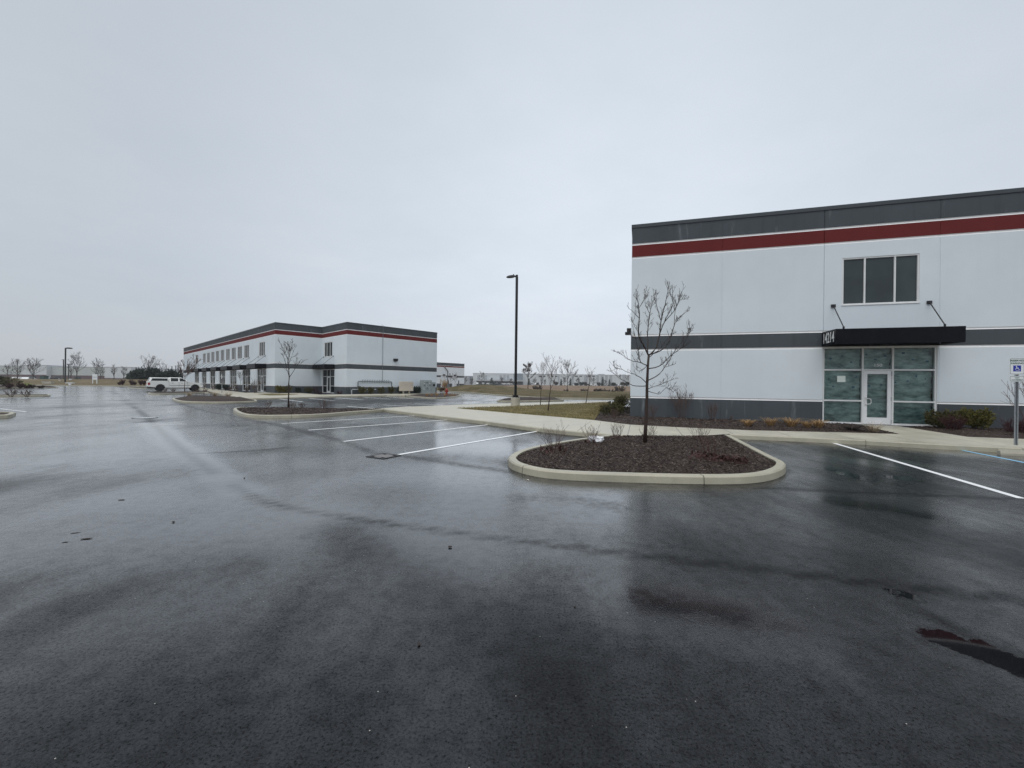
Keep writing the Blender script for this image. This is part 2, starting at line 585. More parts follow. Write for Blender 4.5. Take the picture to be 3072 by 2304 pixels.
def thing(name, label, cat, loc=(0, 0, 0), rotz=0.0, group=None):
    o = bpy.data.objects.new(name, None)
    o.empty_display_size = 0.3
    col.objects.link(o)
    o.location = loc
    o.rotation_euler = (0, 0, rotz)
    return tag(o, label, cat, group, 'thing')


def copy_tree(o, parent=None):
    c = o.copy()
    col.objects.link(c)
    if parent is not None:
        c.parent = parent
    for ch in [x for x in bpy.data.objects if x.parent == o]:
        copy_tree(ch, c)
    return c


def spline(pts, per=6, closed=False):
    """Catmull-Rom through 2-D/3-D points"""
    P = [Vector(p) for p in pts]
    out = []
    n = len(P)
    rng = range(n) if closed else range(n - 1)
    for i in rng:
        if closed:
            a, b, c, d = P[(i - 1) % n], P[i], P[(i + 1) % n], P[(i + 2) % n]
        else:
            a, b, c, d = P[max(i - 1, 0)], P[i], P[i + 1], P[min(i + 2, n - 1)]
        for k in range(per):
            t = k / per
            out.append(0.5 * ((2 * b) + (c - a) * t + (2 * a - 5 * b + 4 * c - d) * t * t + (3 * b - 3 * c + d - a) * t ** 3))
    if not closed:
        out.append(P[-1])
    return out


def text_mesh(name, body, size, m, parent, matrix, extrude=0.004, offset=0.0, space=1.0, align='CENTER'):
    cu = bpy.data.curves.new(name, 'FONT')
    cu.body = body
    cu.size = size
    cu.extrude = extrude
    cu.offset = offset
    cu.space_character = space
    cu.align_x = align
    cu.align_y = 'CENTER'
    tmp = bpy.data.objects.new(name + '_tmp', cu)
    col.objects.link(tmp)
    bpy.context.view_layer.update()
    me = bpy.data.meshes.new_from_object(tmp.evaluated_get(bpy.context.evaluated_depsgraph_get()))
    bpy.data.objects.remove(tmp)
    bpy.data.curves.remove(cu)
    me.transform(matrix)
    me.materials.clear()
    me.materials.append(M[m])
    o = bpy.data.objects.new(name, me)
    col.objects.link(o)
    o.parent = parent
    return o

# ------------------------------------------------------------------ setting: ground, lot, kerbs, walks
KH = 0.13


def sheet(name, poly, z, m, kind='structure'):
    mb = MB()
    mb.face([(p[0], p[1], z) for p in poly], m)
    o = mb.build(name)
    return tag(o, kind=kind)


# ground to the horizon
tag(sheet('ground', [(-3000, -600), (3000, -600), (3000, 4000), (-3000, 4000)], -0.06, 'field'), kind='structure')

far_kerb_px = [(1306, 1174), (1387, 1177.5), (1481, 1186), (1571, 1193), (1662, 1197), (1782, 1198.5), (1891, 1199.5)]
far_kerb = [at(x, y) for x, y in far_kerb_px]
fk_end = far_kerb[-1] + (far_kerb[-1] - far_kerb[-2]).normalized() * 120
fk_start = Vector((-24, 104, 0))
lot_poly = [(-260, -60), (200, -60), (200, fk_end.y), tuple(fk_end)[:2]] + [tuple(p)[:2] for p in reversed(far_kerb)] + \
    [(fk_start.x, fk_start.y), (-50, 128), (-84, 97.5), (-260, 92.5)]

# fields painted into the lot: wetness masks plus kerb-foot shade and lens vignette
seams = [
    ([(516, 1203), (575, 1222), (640, 1238), (700, 1248), (760, 1262), (830, 1275), (930, 1299), (1030, 1325), (1120, 1358), (1210, 1368), (1320, 1385), (1420, 1400), (1530, 1416)], 0.10),
    ([(700, 1455), (760, 1490), (830, 1516), (1053, 1554), (1280, 1588), (1500, 1615), (1890, 1664), (2281, 1708), (2650, 1753), (3072, 1806)], 0.022),
    ([(2281, 1464), (2600, 1478), (2860, 1489), (3120, 1502)], 0.035),
    ([(300, 1160), (345, 1180), (390, 1212), (430, 1243), (490, 1300), (560, 1360), (640, 1420)], 0.07),
    ([(560, 1362), (760, 1352), (860, 1342)], 0.03),
    ([(2750, 1830), (2900, 1900), (3072, 1990)], 0.04),
]
coarse = [
    ([(1020, 1580), (1180, 1680), (1330, 1780), (1480, 1900), (1640, 2010)], 0.20, 0.62),
    ([(1150, 1480), (1400, 1490), (1560, 1520)], 0.45, 0.5),
    ([(280, 1800), (480, 1750), (700, 1700)], 0.22, 0.45),
    ([(780, 1352), (870, 1346), (960, 1352)], 0.55, 0.9),
    ([(640, 1415), (560, 1408), (470, 1420)], 0.7, 0.5),
    ([(900, 1420), (760, 1440), (700, 1450)], 0.4, 0.6),
    ([(0, 1470), (160, 1450), (330, 1440)], 0.5, 0.6),
    ([(1280, 1375), (1400, 1375), (1490, 1385)], 0.35, 0.7),
]
pools = [
    ([(2840, 1920), (2930, 1948), (3030, 1988), (3120, 2026)], 0.15, 1.02),
    ([(2685, 1778), (2735, 1794)], 0.085, 1.05),
    ([(1560, 1500), (1640, 1492), (1760, 1498), (1840, 1520)], 0.34, 0.60),
    ([(1640, 1560), (1760, 1580)], 0.25, 0.45),
    ([(2470, 1395), (2540, 1420), (2620, 1445), (2700, 1430)], 0.36, 0.70),
    ([(2330, 1380), (2420, 1400)], 0.22, 0.55),
    ([(700, 1277), (760, 1275)], 0.22, 0.9),
    ([(820, 1350), (880, 1352)], 0.22, 0.55),
    ([(960, 1385), (1100, 1388)], 0.3, 0.4),
    ([(1600, 1448), (1700, 1452)], 0.1, 0.5),
]
tracks = [
    ([(448, 1270), (520, 1318), (575, 1358), (620, 1395), (680, 1440), (725, 1472)], 0.19, 1.6),
    ([(430, 1290), (470, 1320), (510, 1345)], 0.10, 0.6),
    ([(575, 1358), (680, 1352), (760, 1346), (880, 1338)], 0.10, 0.8),
    ([(520, 1318), (620, 1328), (700, 1330), (780, 1324)], 0.08, 0.7),
    ([(2480, 1500), (2640, 1520), (2800, 1555)], 0.30, 1.0),
    ([(1900, 1790), (2050, 1830), (2300, 1880)], 0.26, 1.1),
    ([(2300, 1880), (2500, 1930)], 0.12, 0.5),
    ([(1480, 1500), (1640, 1520), (1860, 1530)], 0.55, 0.7),
    ([(1500, 1600), (1640, 1640), (1840, 1680)], 0.22, 0.5),
    ([(1100, 1300), (1300, 1330), (1480, 1345)], 0.6, 0.6),
    ([(200, 1650), (420, 1620), (620, 1600)], 0.45, 0.55),
    ([(0, 1400), (300, 1380), (700, 1420)], 1.2, 0.35),
    ([(900, 1540), (700, 1600), (500, 1680)], 0.5, 0.4),
    ([(1250, 1610), (1450, 1650)], 0.35, 0.4),
]


drier = [
    ([(2330, 1345), (2700, 1365), (3200, 1425)], 1.1, 0.95),
    ([(2750, 1440), (3200, 1540)], 1.3, 1.2),
    ([(2450, 1500), (2900, 1580), (3200, 1650)], 1.3, 0.95),
    ([(2100, 1640), (2600, 1720), (3150, 1850)], 0.7, 0.75),
    ([(1180, 1241), (1450, 1278), (1770, 1318)], 0.9, 0.9),
    ([(1000, 1248), (1150, 1242)], 0.8, 0.7),
    ([(800, 1203), (1000, 1204), (1240, 1203)], 4.5, 1.5),
    ([(830, 1215), (1020, 1220), (1160, 1216)], 2.0, 1.1),
    ([(860, 1300), (1000, 1290), (1200, 1278)], 0.8, 0.45),
]


def seg_field(P, pts):
    d = np.full(len(P), 1e9)
    for a, b in zip(pts[:-1], pts[1:]):
        a, b = np.array(a), np.array(b)
        ab = b - a
        t = np.clip(((P - a) @ ab) / max(ab @ ab, 1e-9), 0, 1)
        d = np.minimum(d, np.linalg.norm(P - (a + t[:, None] * ab), axis=1))
    return d


def build_lot():
    x0, x1, y0, y1, st = -22.0, 16.0, 0.6, 24.0, 0.11
    nx, ny = int((x1 - x0) / st), int((y1 - y0) / st)
    xs, ys = np.linspace(x0, x1, nx + 1), np.linspace(y0, y1, ny + 1)
    xs = np.concatenate([np.arange(-62.0, x0 - 0.2, 0.5), xs])
    x0 = xs[0]
    ext = [ys[-1]]
    while ext[-1] < 58:
        ext.append(ext[-1] + 0.11 + 0.012 * (ext[-1] - 24))
    ys = np.concatenate([ys, ext[1:]])
    y1 = ys[-1]
    nx, ny = len(xs) - 1, len(ys) - 1
    gx, gy = np.meshgrid(xs, ys)
    P = np.stack([gx.ravel(), gy.ravel()], 1)
    s = np.zeros(len(P))
    for px, w in seams:
        pts = [tuple(at(*p))[:2] for p in px]
        pts = [tuple(v)[:2] for v in spline([(a, b, 0) for a, b in pts], 4)]
        d = seg_field(P, pts)
        s = np.maximum(s, np.exp(-(d / (w * 1.1 + 0.04)) ** 2))
    c = np.zeros(len(P))
    for px, w, k in coarse:
        d = seg_field(P, [tuple(at(*p))[:2] for p in px])
        c = np.maximum(c, k * np.exp(-(d / (w * 1.6)) ** 2))
    q = np.zeros(len(P))
    for px, w, k in pools:
        d = seg_field(P, [tuple(at(*p))[:2] for p in px])
        q = np.maximum(q, k * np.exp(-(d / (w * 1.5)) ** 2))
    tr = np.zeros(len(P))
    for px, w, k in tracks:
        d = seg_field(P, [tuple(at(*p))[:2] for p in px])
        tr = np.maximum(tr, k * np.exp(-(d / (w * 1.5)) ** 2))
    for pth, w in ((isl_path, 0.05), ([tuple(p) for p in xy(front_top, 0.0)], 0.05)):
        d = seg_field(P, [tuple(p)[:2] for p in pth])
        s = np.maximum(s, 0.9 * np.exp(-(d / w) ** 2))  # dark line at the kerb foot: dirt plus painted contact shadow
    dist = np.hypot(P[:, 0], P[:, 1])
    t = np.clip((7.5 - dist) / 6.5, 0, 1)
    dry = t * t * (3 - 2 * t) * 0.65  # darkening by camera distance, imitating lens vignette through a thinner wet film
    for px, w, k in drier:
        d = seg_field(P, [tuple(at(*p))[:2] for p in px])
        dry = np.maximum(dry, k * np.exp(-(d / (w * 1.4)) ** 2))
    verts = [(p[0], p[1], 0.0) for p in P]
    faces = []
    for j in range(ny):
        for i in range(nx):
            a = j * (nx + 1) + i
            faces.append((a, a + 1, a + nx + 2, a + nx + 1))
    # the rest of the lot around the fine patch
    b = len(verts)
    ring = [(x0, y0), (x1, y0), (x1, y1), (x0, y1)]
    me = bpy.data.meshes.new('parking_lot')
    bm = bmesh.new()
    outer = [bm.verts.new((p[0], p[1], 0)) for p in lot_poly]
    inner = [bm.verts.new((p[0], p[1], 0)) for p in ring]
    eds = [bm.edges.new((outer[i], outer[(i + 1) % len(outer)])) for i in range(len(outer))]
    eds += [bm.edges.new((inner[i], inner[(i + 1) % 4])) for i in range(4)]
    bmesh.ops.triangle_fill(bm, edges=eds, use_beauty=True, use_dissolve=False)
    bm.verts.ensure_lookup_table()
    for v in bm.verts:
        verts.append(tuple(v.co))
    bm.verts.index_update()
    for f in bm.faces:
        ids = [v.index + b for v in f.verts]
        if f.normal.z < 0:
            ids.reverse()
        cx, cy = f.calc_center_median().xy
        if x0 < cx < x1 and y0 < cy < y1:
            continue
        faces.append(tuple(ids))
    extra = len(bm.verts)
    bm.free()
    me.from_pydata(verts, [], faces)
    for nm, arr in (('seam', s), ('coarse', c), ('pool', q), ('dry_vignette', dry), ('track', tr)):
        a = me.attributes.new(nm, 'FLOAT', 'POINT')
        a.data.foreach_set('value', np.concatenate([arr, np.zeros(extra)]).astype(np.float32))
    me.materials.append(M['asphalt'])
    me.update()
    o = bpy.data.objects.new('parking_lot', me)
    col.objects.link(o)
    tag(o, kind='structure')


def offset_path(pts, d, closed):
    """offset a 2-D path to its left by d (mitred)"""
    n = len(pts)
    out = []
    for i in range(n):
        a = pts[(i - 1) % n] if (closed or i > 0) else None
        c = pts[(i + 1) % n] if (closed or i < n - 1) else None
        b = pts[i]
        ns = []
        for p, q in ((a, b), (b, c)):
            if p is None or q is None:
                continue
            t = Vector((q[0] - p[0], q[1] - p[1])).normalized()
            ns.append(Vector((-t.y, t.x)))
        if len(ns) == 2:
            m = (ns[0] + ns[1]) / max(1 + ns[0].dot(ns[1]), 0.35)
        else:
            m = ns[0]
        out.append(Vector((b[0], b[1])) + m * d)
    return out


def kerb(mb, path, closed=False, w=0.16, h=KH, m='kerb', joint=3.0):
    """kerb swept along its road-side edge; the raised ground lies to the left of the path"""
    pts = [Vector((p[0], p[1])) for p in path]
    prof = [(0.0, -0.03), (0.012, h - 0.025), (0.035, h), (w, h), (w, -0.03)]
    lines = [offset_path(pts, d, closed) for d, z in prof]
    n = len(pts)
    acc = 0.0
    for i in range(n if closed else n - 1):
        j = (i + 1) % n
        ln = (pts[j] - pts[i]).length
        acc += ln
        gap = 0.0
        if acc > joint:
            gap = min(0.012 / max(ln, 1e-6), 0.3)
            acc = 0
        for k in range(len(prof) - 1):
            a, b = lines[k][i], lines[k][j]
            c, d = lines[k + 1][j], lines[k + 1][i]
            b2, c2 = a.lerp(b, 1) + (a - b) * gap, d.lerp(c, 1) + (d - c) * gap
            mb.face([(a.x, a.y, prof[k][1]), (b2.x, b2.y, prof[k][1]), (c2.x, c2.y, prof[k + 1][1]), (d.x, d.y, prof[k + 1][1])], m)
    if not closed:
        for i in (0, n - 1):
            q = [(lines[k][i].x, lines[k][i].y, prof[k][1]) for k in range(len(prof))]
            mb.face(q, m)
    return lines[3]


def xy(px, z=0.0):
    return [tuple(at(a, b, z))[:2] for a, b in px]


def mound(name, poly, z, m, seed=0, step=0.25, amp=0.03, crown=0.0, kind='structure'):
    """a planted bed: uneven grid clipped to a polygon, slightly crowned"""
    bm = bmesh.new()
    P = [Vector(p) for p in poly]
    vs = [bm.verts.new((p.x, p.y, z)) for p in P]
    f = bm.faces.new(vs)
    if f.normal.z < 0 or True:
        bm.normal_update()
    xs = [p.x for p in P]
    ys = [p.y for p in P]
    for axis in (0, 1):
        lo, hi = (min(xs), max(xs)) if axis == 0 else (min(ys), max(ys))
        k = lo + step
        while k < hi:
            co = (k, 0, 0) if axis == 0 else (0, k, 0)
            no = (1, 0, 0) if axis == 0 else (0, 1, 0)
            bmesh.ops.bisect_plane(bm, geom=bm.verts[:] + bm.edges[:] + bm.faces[:], plane_co=co, plane_no=no)
            k += step
    pl = [(p.x, p.y) for p in P]
    arr = np.array([(v.co.x, v.co.y) for v in bm.verts])
    d = seg_field(arr, pl + [pl[0]])
    for v, dd in zip(bm.verts, d):
        e = min(dd / 0.8, 1.0)
        nz = mnoise.noise(Vector((v.co.x * 1.3 + seed, v.co.y * 1.3, 0.0)))
        v.co.z = z + e * (crown + amp * nz) + 0.012 * e * mnoise.noise(Vector((v.co.x * 6, v.co.y * 6, seed)))
    bm.normal_update()
    for f in bm.faces:
        if f.normal.z < 0:
            f.normal_flip()
        f.smooth = True
    me = bpy.data.meshes.new(name)
    bm.to_mesh(me)
    bm.free()
    me.materials.append(M[m])
    o = bpy.data.objects.new(name, me)
    col.objects.link(o)
    tag(o, kind=kind)
    return o, pl


def inside(p, poly):
    c = False
    n = len(poly)
    for i in range(n):
        a, b = poly[i], poly[(i - 1) % n]
        if (a[1] > p[1]) != (b[1] > p[1]) and p[0] < (b[0] - a[0]) * (p[1] - a[1]) / (b[1] - a[1]) + a[0]:
            c = not c
    return c


def scatter(poly, n, rnd):
    xs, ys = [p[0] for p in poly], [p[1] for p in poly]
    out = []
    while len(out) < n:
        p = (rnd.uniform(min(xs), max(xs)), rnd.uniform(min(ys), max(ys)))
        if inside(p, poly):
            out.append(p)
    return out


def chips(name, obj_poly_list, seed):
    rnd = random.Random(seed)
    mb = MB()
    for o, poly, n, sc in obj_poly_list:
        me = o.data
        dg = None
        from mathutils.bvhtree import BVHTree
        bm = bmesh.new()
        bm.from_mesh(me)
        bvh = BVHTree.FromBMesh(bm)
        bm.free()
        for p in scatter(poly, n, rnd):
            hit = bvh.ray_cast(Vector((p[0], p[1], 3)), Vector((0, 0, -1)))
            if hit[0] is None:
                continue
            z = hit[0].z
            ln, wd = rnd.uniform(0.015, 0.052) * sc, rnd.uniform(0.005, 0.012) * sc
            a = rnd.uniform(0, 6.28)
            t = rnd.uniform(-0.5, 0.5)
            e = Vector((math.cos(a), math.sin(a), t * 0.8)) * ln / 2
            s = Vector((-math.sin(a), math.cos(a), rnd.uniform(-0.6, 0.6))) * wd / 2
            u = Vector((0, 0, 0.006 * sc))
            c = Vector((p[0], p[1], z + abs(e.z) + 0.004))
            q = [c - e - s, c + e - s * 0.6, c + e * 1.1, c + e * 0.9 + s, c - e + s]
            i = len(mb.v)
            mb.face([x + u for x in q], 'chip')
            mb.f.append((i, i + 1, len(mb.v) + 0, len(mb.v) + 1))
            mb.m.append(mb.mi('chip'))
            mb.v += [tuple(q[1]), tuple(q[0])]
    o = mb.build(name)
    return tag(o, kind='stuff')


# --- near island
isl_px = [(2191, 1317), (2309, 1381), (2350, 1402), (2359, 1414), (2345, 1429), (2300, 1444), (2218, 1452), (2083, 1452.5), (1902, 1448), (1721, 1441.5), (1613, 1431), (1545, 1413), (1524, 1397), (1527, 1386), (1552, 1370), (1608, 1353), (1721, 1332), (1834, 1316)]
isl = [Vector(p) for p in xy(isl_px)]
isl = isl[::-1]           # counter-clockwise seen from above: left side is the bed
isl_path = [Vector(v).xy for v in spline([(p.x, p.y, 0) for p in isl], 5)]


def area2(p):
    return sum(p[i][0] * p[(i + 1) % len(p)][1] - p[(i + 1) % len(p)][0] * p[i][1] for i in range(len(p)))


if area2(isl_path) < 0:
    isl_path.reverse()
kb = MB()
inner = kerb(kb, isl_path, False, joint=2.9)
tag(kb.build('kerb'), kind='structure')
bed1, bed1p = mound('mulch_bed', [tuple(p) for p in offset_path(isl_path, 0.158, False)], KH - 0.035, 'mulch', 1, 0.16, 0.045, 0.07)

# --- walk in front of the near building
front_top = [(1163, 1229.5), (1212, 1235), (1300, 1246), (1451, 1263), (1601, 1282), (1692, 1291.5), (1834, 1303.7)]
right_top = [(2191, 1303), (2400, 1311.7), (2599, 1320.7), (2798, 1331.6), (3072, 1345.5)]
ft = xy(front_top, KH)
rt = xy(right_top, KH)
rt_end = Vector(rt[-1]) + (Vector(rt[-1]) - Vector(rt[0])).normalized() * 8
rt = rt + [tuple(rt_end)]
back_edge = xy([(2903, 1310), (2809, 1295.5), (2722, 1281.5)], KH)


def back_right(p):
    return p


bed_front = [(1782, 1260), (1890, 1273.5), (2071, 1283), (2252, 1290.5), (2400, 1294), (2560, 1297.5), (2700, 1301.5)]
bed_front_xy = xy(bed_front, KH)
lawn_front = xy([(1369, 1224.4), (1440, 1230.5), (1511, 1237), (1600, 1244.5), (1692, 1252), (1782, 1260)], KH)
lawn_back = xy([(1818, 1207), (1752, 1210), (1631, 1215), (1532, 1219), (1440, 1222)], KH)
band_top = xy([(1140, 1224.5), (1220, 1220), (1300, 1216.5), (1440, 1212), (1560, 1208.5), (1700, 1204.8), (1830, 1202.6)], KH)

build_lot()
kb = MB()
kerb(kb, ft + xy([(1880, 1306)], KH), False, 0.15, joint=3.05)
kerb(kb, rt, False, 0.15, joint=3.05)
tag(kb.build('kerb'), kind='structure')

# the walk is three flush pieces butted edge to edge
rb_end = Vector(xy([(3072, 1316.5)], KH)[0]) + (rt_end - Vector(rt[-2])).normalized() * 8.5
off_rt = [tuple(p) for p in offset_path([Vector(p) for p in rt], 0.152, False)]
off_ft = [tuple(p) for p in offset_path([Vector(p) for p in ft], 0.152, False)]
ent_r = xy([(3072, 1316.5), (2903, 1310), (2809, 1295.5), (2722, 1281.5), (2660, 1276)], KH)
ent_l = xy([(2600, 1276), (2639, 1288), (2700, 1301.5)], KH)
mid_l = bed_front_xy[::-1]
walk_right = off_ft[-2:] + xy([(2000, 1312.5)], KH) + off_rt + [tuple(rb_end)] + ent_r + ent_l + mid_l[1:]
sheet('sidewalk', walk_right, KH - 0.004, 'walk')
walk_left = off_ft[:-1] + [bed_front_xy[0]] + lawn_front[::-1][1:]
sheet('sidewalk', walk_left, KH - 0.004, 'walk_side')
tip = lawn_front[0]
walk_back = [off_ft[0], tip] + lawn_back[::-1] + band_top[::-1]
sheet('sidewalk', walk_back, KH - 0.0045, 'walk_side')
kb = MB()
kerb(kb, band_top[::-1] + [ft[0]], False, 0.12, joint=3.05)
tag(kb.build('kerb'), kind='structure')

# building frame of the near building
TH = R(107)
N0 = at(1897, 675, 8.9)
N0.z = 0
ND = Vector((math.sin(TH), math.cos(TH), 0))
NY = Vector((-ND.y, ND.x, 0))
NROT = math.atan2(ND.y, ND.x)


def nb(s, y, z=0.0):
    return N0 + ND * s + NY * y + Vector((0, 0, z))


bed_l = [tuple(nb(-3.2, 9))[:2], tuple(nb(7.45, 1))[:2], tuple(nb(8.9, 0.3))[:2], tuple(nb(8.86, -0.25))[:2]]
bedpoly = xy([(2639, 1288), (2700, 1301.5)], KH)
bed2_poly = bed_front_xy[:-1] + [bedpoly[1], bedpoly[0], tuple(nb(8.8, -0.1))[:2], tuple(nb(8.8, 0.4))[:2], tuple(nb(0.3, 0.4))[:2], tuple(nb(0.3, 9))[:2], tuple(nb(-1.6, 9))[:2]] + xy([(1830, 1213), (1800, 1237)], KH)
bed2, bed2p = mound('mulch_bed', bed2_poly, KH - 0.02, 'mulch', 5, 0.3, 0.05, 0.06)
r0, r1 = xy([(2722, 1281.5)], KH)[0], xy([(3072, 1316.5)], KH)[0]
bed3_poly = ent_r[1:4][::-1] + [ent_r[0], tuple(rb_end)[:2], tuple(nb(26, 0.4))[:2], tuple(nb(10.6, 0.4))[:2], tuple(nb(10.3, -0.05))[:2]]
bed3, bed3p = mound('mulch_bed', bed3_poly, KH - 0.02, 'mulch', 9, 0.3, 0.05, 0.06)

lawn_poly = lawn_front + xy([(1800, 1237), (1830, 1213)], KH) + lawn_back[:-1]
lawn_o, lawn_p = mound('lawn', lawn_poly, KH - 0.012, 'lawn', 3, 0.5, 0.06, 0.05)

# --- island with the young tree in front of the far building
def island(px, bed_seed, h=KH, w=0.15, crown=0.08, step=0.3, per=4, amp=0.05):
    p = xy(px)
    if area2(p) < 0:
        p.reverse()
    path = [v.xy for v in spline([(a, b, 0) for a, b in p], per, True)]
    mb = MB()
    kerb(mb, path, True, w, h)
    tag(mb.build('kerb'), kind='structure')
    return mound('mulch_bed', [tuple(q) for q in offset_path(path, w - 0.004, True)], h - 0.035, 'mulch', bed_seed, step, amp, crown)


bedA, bedAp = island([(699, 1234), (713, 1244.8), (735, 1251), (771, 1254), (807, 1254.5), (898, 1253), (980, 1249), (1060, 1242), (1155, 1234), (1120, 1232), (1060, 1233), (985, 1232), (900, 1231), (800, 1230), (730, 1229), (708, 1230)], 11, crown=0.10)
bedB, bedBp = island([(516, 1200), (527, 1205), (554, 1209), (626, 1211), (699, 1210.3), (740, 1209), (770, 1207), (760, 1202), (700, 1197.5), (640, 1196.5), (570, 1196.5), (530, 1197.5)], 13, crown=0.22, step=0.5, amp=0.10)
bedC, bedCp = island([(445, 1183), (480, 1184.5), (560, 1182), (622, 1179.3), (640, 1176.5), (600, 1176), (520, 1178), (455, 1180)], 17, crown=0.06, step=0.6)
bedD, bedDp = island([(1490, 1204.5), (1510, 1206.6), (1580, 1206), (1660, 1204.5), (1692, 1202.6), (1660, 1200.8), (1580, 1199.8), (1517, 1200)], 19, crown=0.22, step=0.6, amp=0.14)
bedE, bedEp = island([(1216, 1188.5), (1262, 1194), (1307, 1196.5), (1350, 1194.5), (1378, 1190), (1384, 1187), (1368, 1184), (1330, 1182.5), (1270, 1184), (1230, 1186)], 23, crown=0.05, step=0.5)
# islands along the left edge of the picture
bedF, bedFp = island([(-420, 1262), (-200, 1258.5), (0, 1254.8), (36, 1251.5), (44, 1247.5), (40, 1244.5), (-60, 1244), (-300, 1246), (-420, 1252)], 29, crown=0.0, step=0.4)
bedG, bedGp = island([(-160, 1193), (-60, 1192), (60, 1191), (143, 1189.8), (150, 1188), (143, 1186.6), (60, 1187), (-60, 1187.5), (-160, 1189)], 31, crown=0.0, step=0.6)
bedH, bedHp = island([(-140, 1166.5), (0, 1165.5), (160, 1164.6), (171, 1163.6), (160, 1162.4), (0, 1162), (-140, 1163)], 37, crown=0.25, step=1.0)
bedI, bedIp = island([(384, 1164.5), (430, 1166), (470, 1165.5), (520, 1163.5), (500, 1162.3), (430, 1162.8), (395, 1163.6)], 41, crown=0.0, step=1.0)

# --- walk round the far building
fw_front = xy([(560, 1162), (596, 1166), (641, 1176), (681, 1184), (722, 1193.5), (760, 1194.3), (800, 1193.7), (860, 1192), (940, 1190), (1009, 1188), (1085, 1186.3), (1160, 1185), (1216, 1185.5)], KH)
fw_back = xy([(1300, 1178), (1245, 1179), (1216, 1179.7), (1160, 1180), (1060, 1182.6), (961, 1183.6), (900, 1178.6), (860, 1176.5), (771, 1177.5), (735, 1178), (691, 1172.5), (640, 1167), (600, 1162)], KH)
sheet('sidewalk', fw_front + fw_back, KH - 0.004, 'walk')
kb = MB()
kerb(kb, [tuple(p) for p in offset_path([Vector(p) for p in fw_front], -0.13, False)], False, 0.14)
kerb(kb, [(p.x, p.y) for p in ([fk_end] + far_kerb[::-1] + [fk_start])], False, 0.15) if False else None
tag(kb.build('kerb'), kind='structure')
kb = MB()
kerb(kb, [(p.x, p.y) for p in [fk_start] + far_kerb + [fk_end]], False, 0.18, 0.16)
kerb(kb, [(-260, 92.4), (-84, 97.4), (-50, 127.9)][::1], False, 0.18, 0.16)
tag(kb.build('kerb'), kind='structure')
gp = xy([(771, 1182), (816, 1180), (896, 1183), (850, 1185.6), (807, 1186)], KH + 0.01)
mound('lawn', gp, KH + 0.004, 'lawn', 8, 0.6, 0.02, 0.03)


# --- grass banks beyond the road (hills) and the strip beyond the lot
def bank(name, x0, x1, y0, y1, nx, ny, hfun, m):
    mb = MB()
    for j in range(ny + 1):
        for i in range(nx + 1):
            u, v = i / nx, j / ny
            x, y = x0 + (x1 - x0) * u, y0 + (y1 - y0) * v
            mb.v.append((x, y, hfun(x, y)))
    mi = mb.mi(m)
    for j in range(ny):
        for i in range(nx):
            a = j * (nx + 1) + i
            mb.f.append((a, a + 1, a + nx + 2, a + nx + 1))
            mb.m.append(mi)
    return tag(mb.build(name, smooth=True), kind='structure')


fk2 = [fk_start] + far_kerb + [fk_end]


def kerb_y(x):
    for a, b in zip(fk2[:-1], fk2[1:]):
        if a.x <= x <= b.x:
            return a.y + (b.y - a.y) * (x - a.x) / (b.x - a.x)
    return fk2[0].y if x < fk2[0].x else fk2[-1].y


def bank_mesh():
    mb = MB()
    nx, ny = 90, 26
    x0, x1 = -24.0, fk_end.x
    mi = mb.mi('bank')
    for i in range(nx + 1):
        x = x0 + (x1 - x0) * (i / nx) ** 1.3
        ys = kerb_y(x) + 0.16
        ye = max(96.0, ys + 30)
        for j in range(ny + 1):
            v = (j / ny) ** 1.2
            y = ys + (ye - ys) * v
            # crest near x=-6, y~82
            cx = (x + 6.5) / (9.5 if x > -6.5 else 7.5)
            h = 1.15 * math.exp(-cx * cx) * math.exp(-((y - 84) / 13.0) ** 2)
            ramp_ = min(1.0, (y - ys) / 6.0)
            z = 0.13 + ramp_ * (h + 0.25 * (0.5 + mnoise.noise(Vector((x * 0.2, y * 0.2, 0)))) + 0.05 * mnoise.noise(Vector((x, y, 3))))
            if j == ny:
                z = -0.3
            mb.v.append((x, y, z))
    for i in range(nx):
        for j in range(ny):
            a = i * (ny + 1) + j
            mb.f.append((a, a + ny + 1, a + ny + 2, a + 1))
            mb.m.append(mi)
    tag(mb.build('grass_bank', smooth=True), kind='structure')


bank_mesh()


def field_mesh():
    mb = MB()
    mi = mb.mi('field')
    xs = [-12 + 520 * (i / 60) for i in range(61)]
    ys = [95 + 8 * j for j in range(30)] + [400, 520, 700]
    for x in xs:
        for y in ys:
            t = max(0.0, min(1.0, (y - 98) / 170))
            e = max(0.0, min(1.0, (x + 12) / 14))
            mb.v.append((x, y, -0.07 + e * (t ** 0.8 * 1.25 + 0.10 * t * mnoise.noise(Vector((x * 0.06, y * 0.06, 4))))))
    n = len(ys)
    for i in range(len(xs) - 1):
        for j in range(n - 1):
            a = i * n + j
            mb.f.append((a, a + n, a + n + 1, a + 1))
            mb.m.append(mi)
    tag(mb.build('field', smooth=True), kind='structure')


field_mesh()
FARZ = 1.15


def strip_h(x, y):
    if y < 97.6 + (x + 84) * 0.029:
        return -0.05
    t = max(0.0, min(1.0, (y - 97.6 - (x + 84) * 0.029) / 16))
    s = t * t * (3 - 2 * t)
    lf = 0.75 + 0.35 * max(0, min(1, (x + 150) / 70))
    return 0.15 + s * 1.45 * lf + 0.10 * mnoise.noise(Vector((x * 0.15, y * 0.15, 1)))


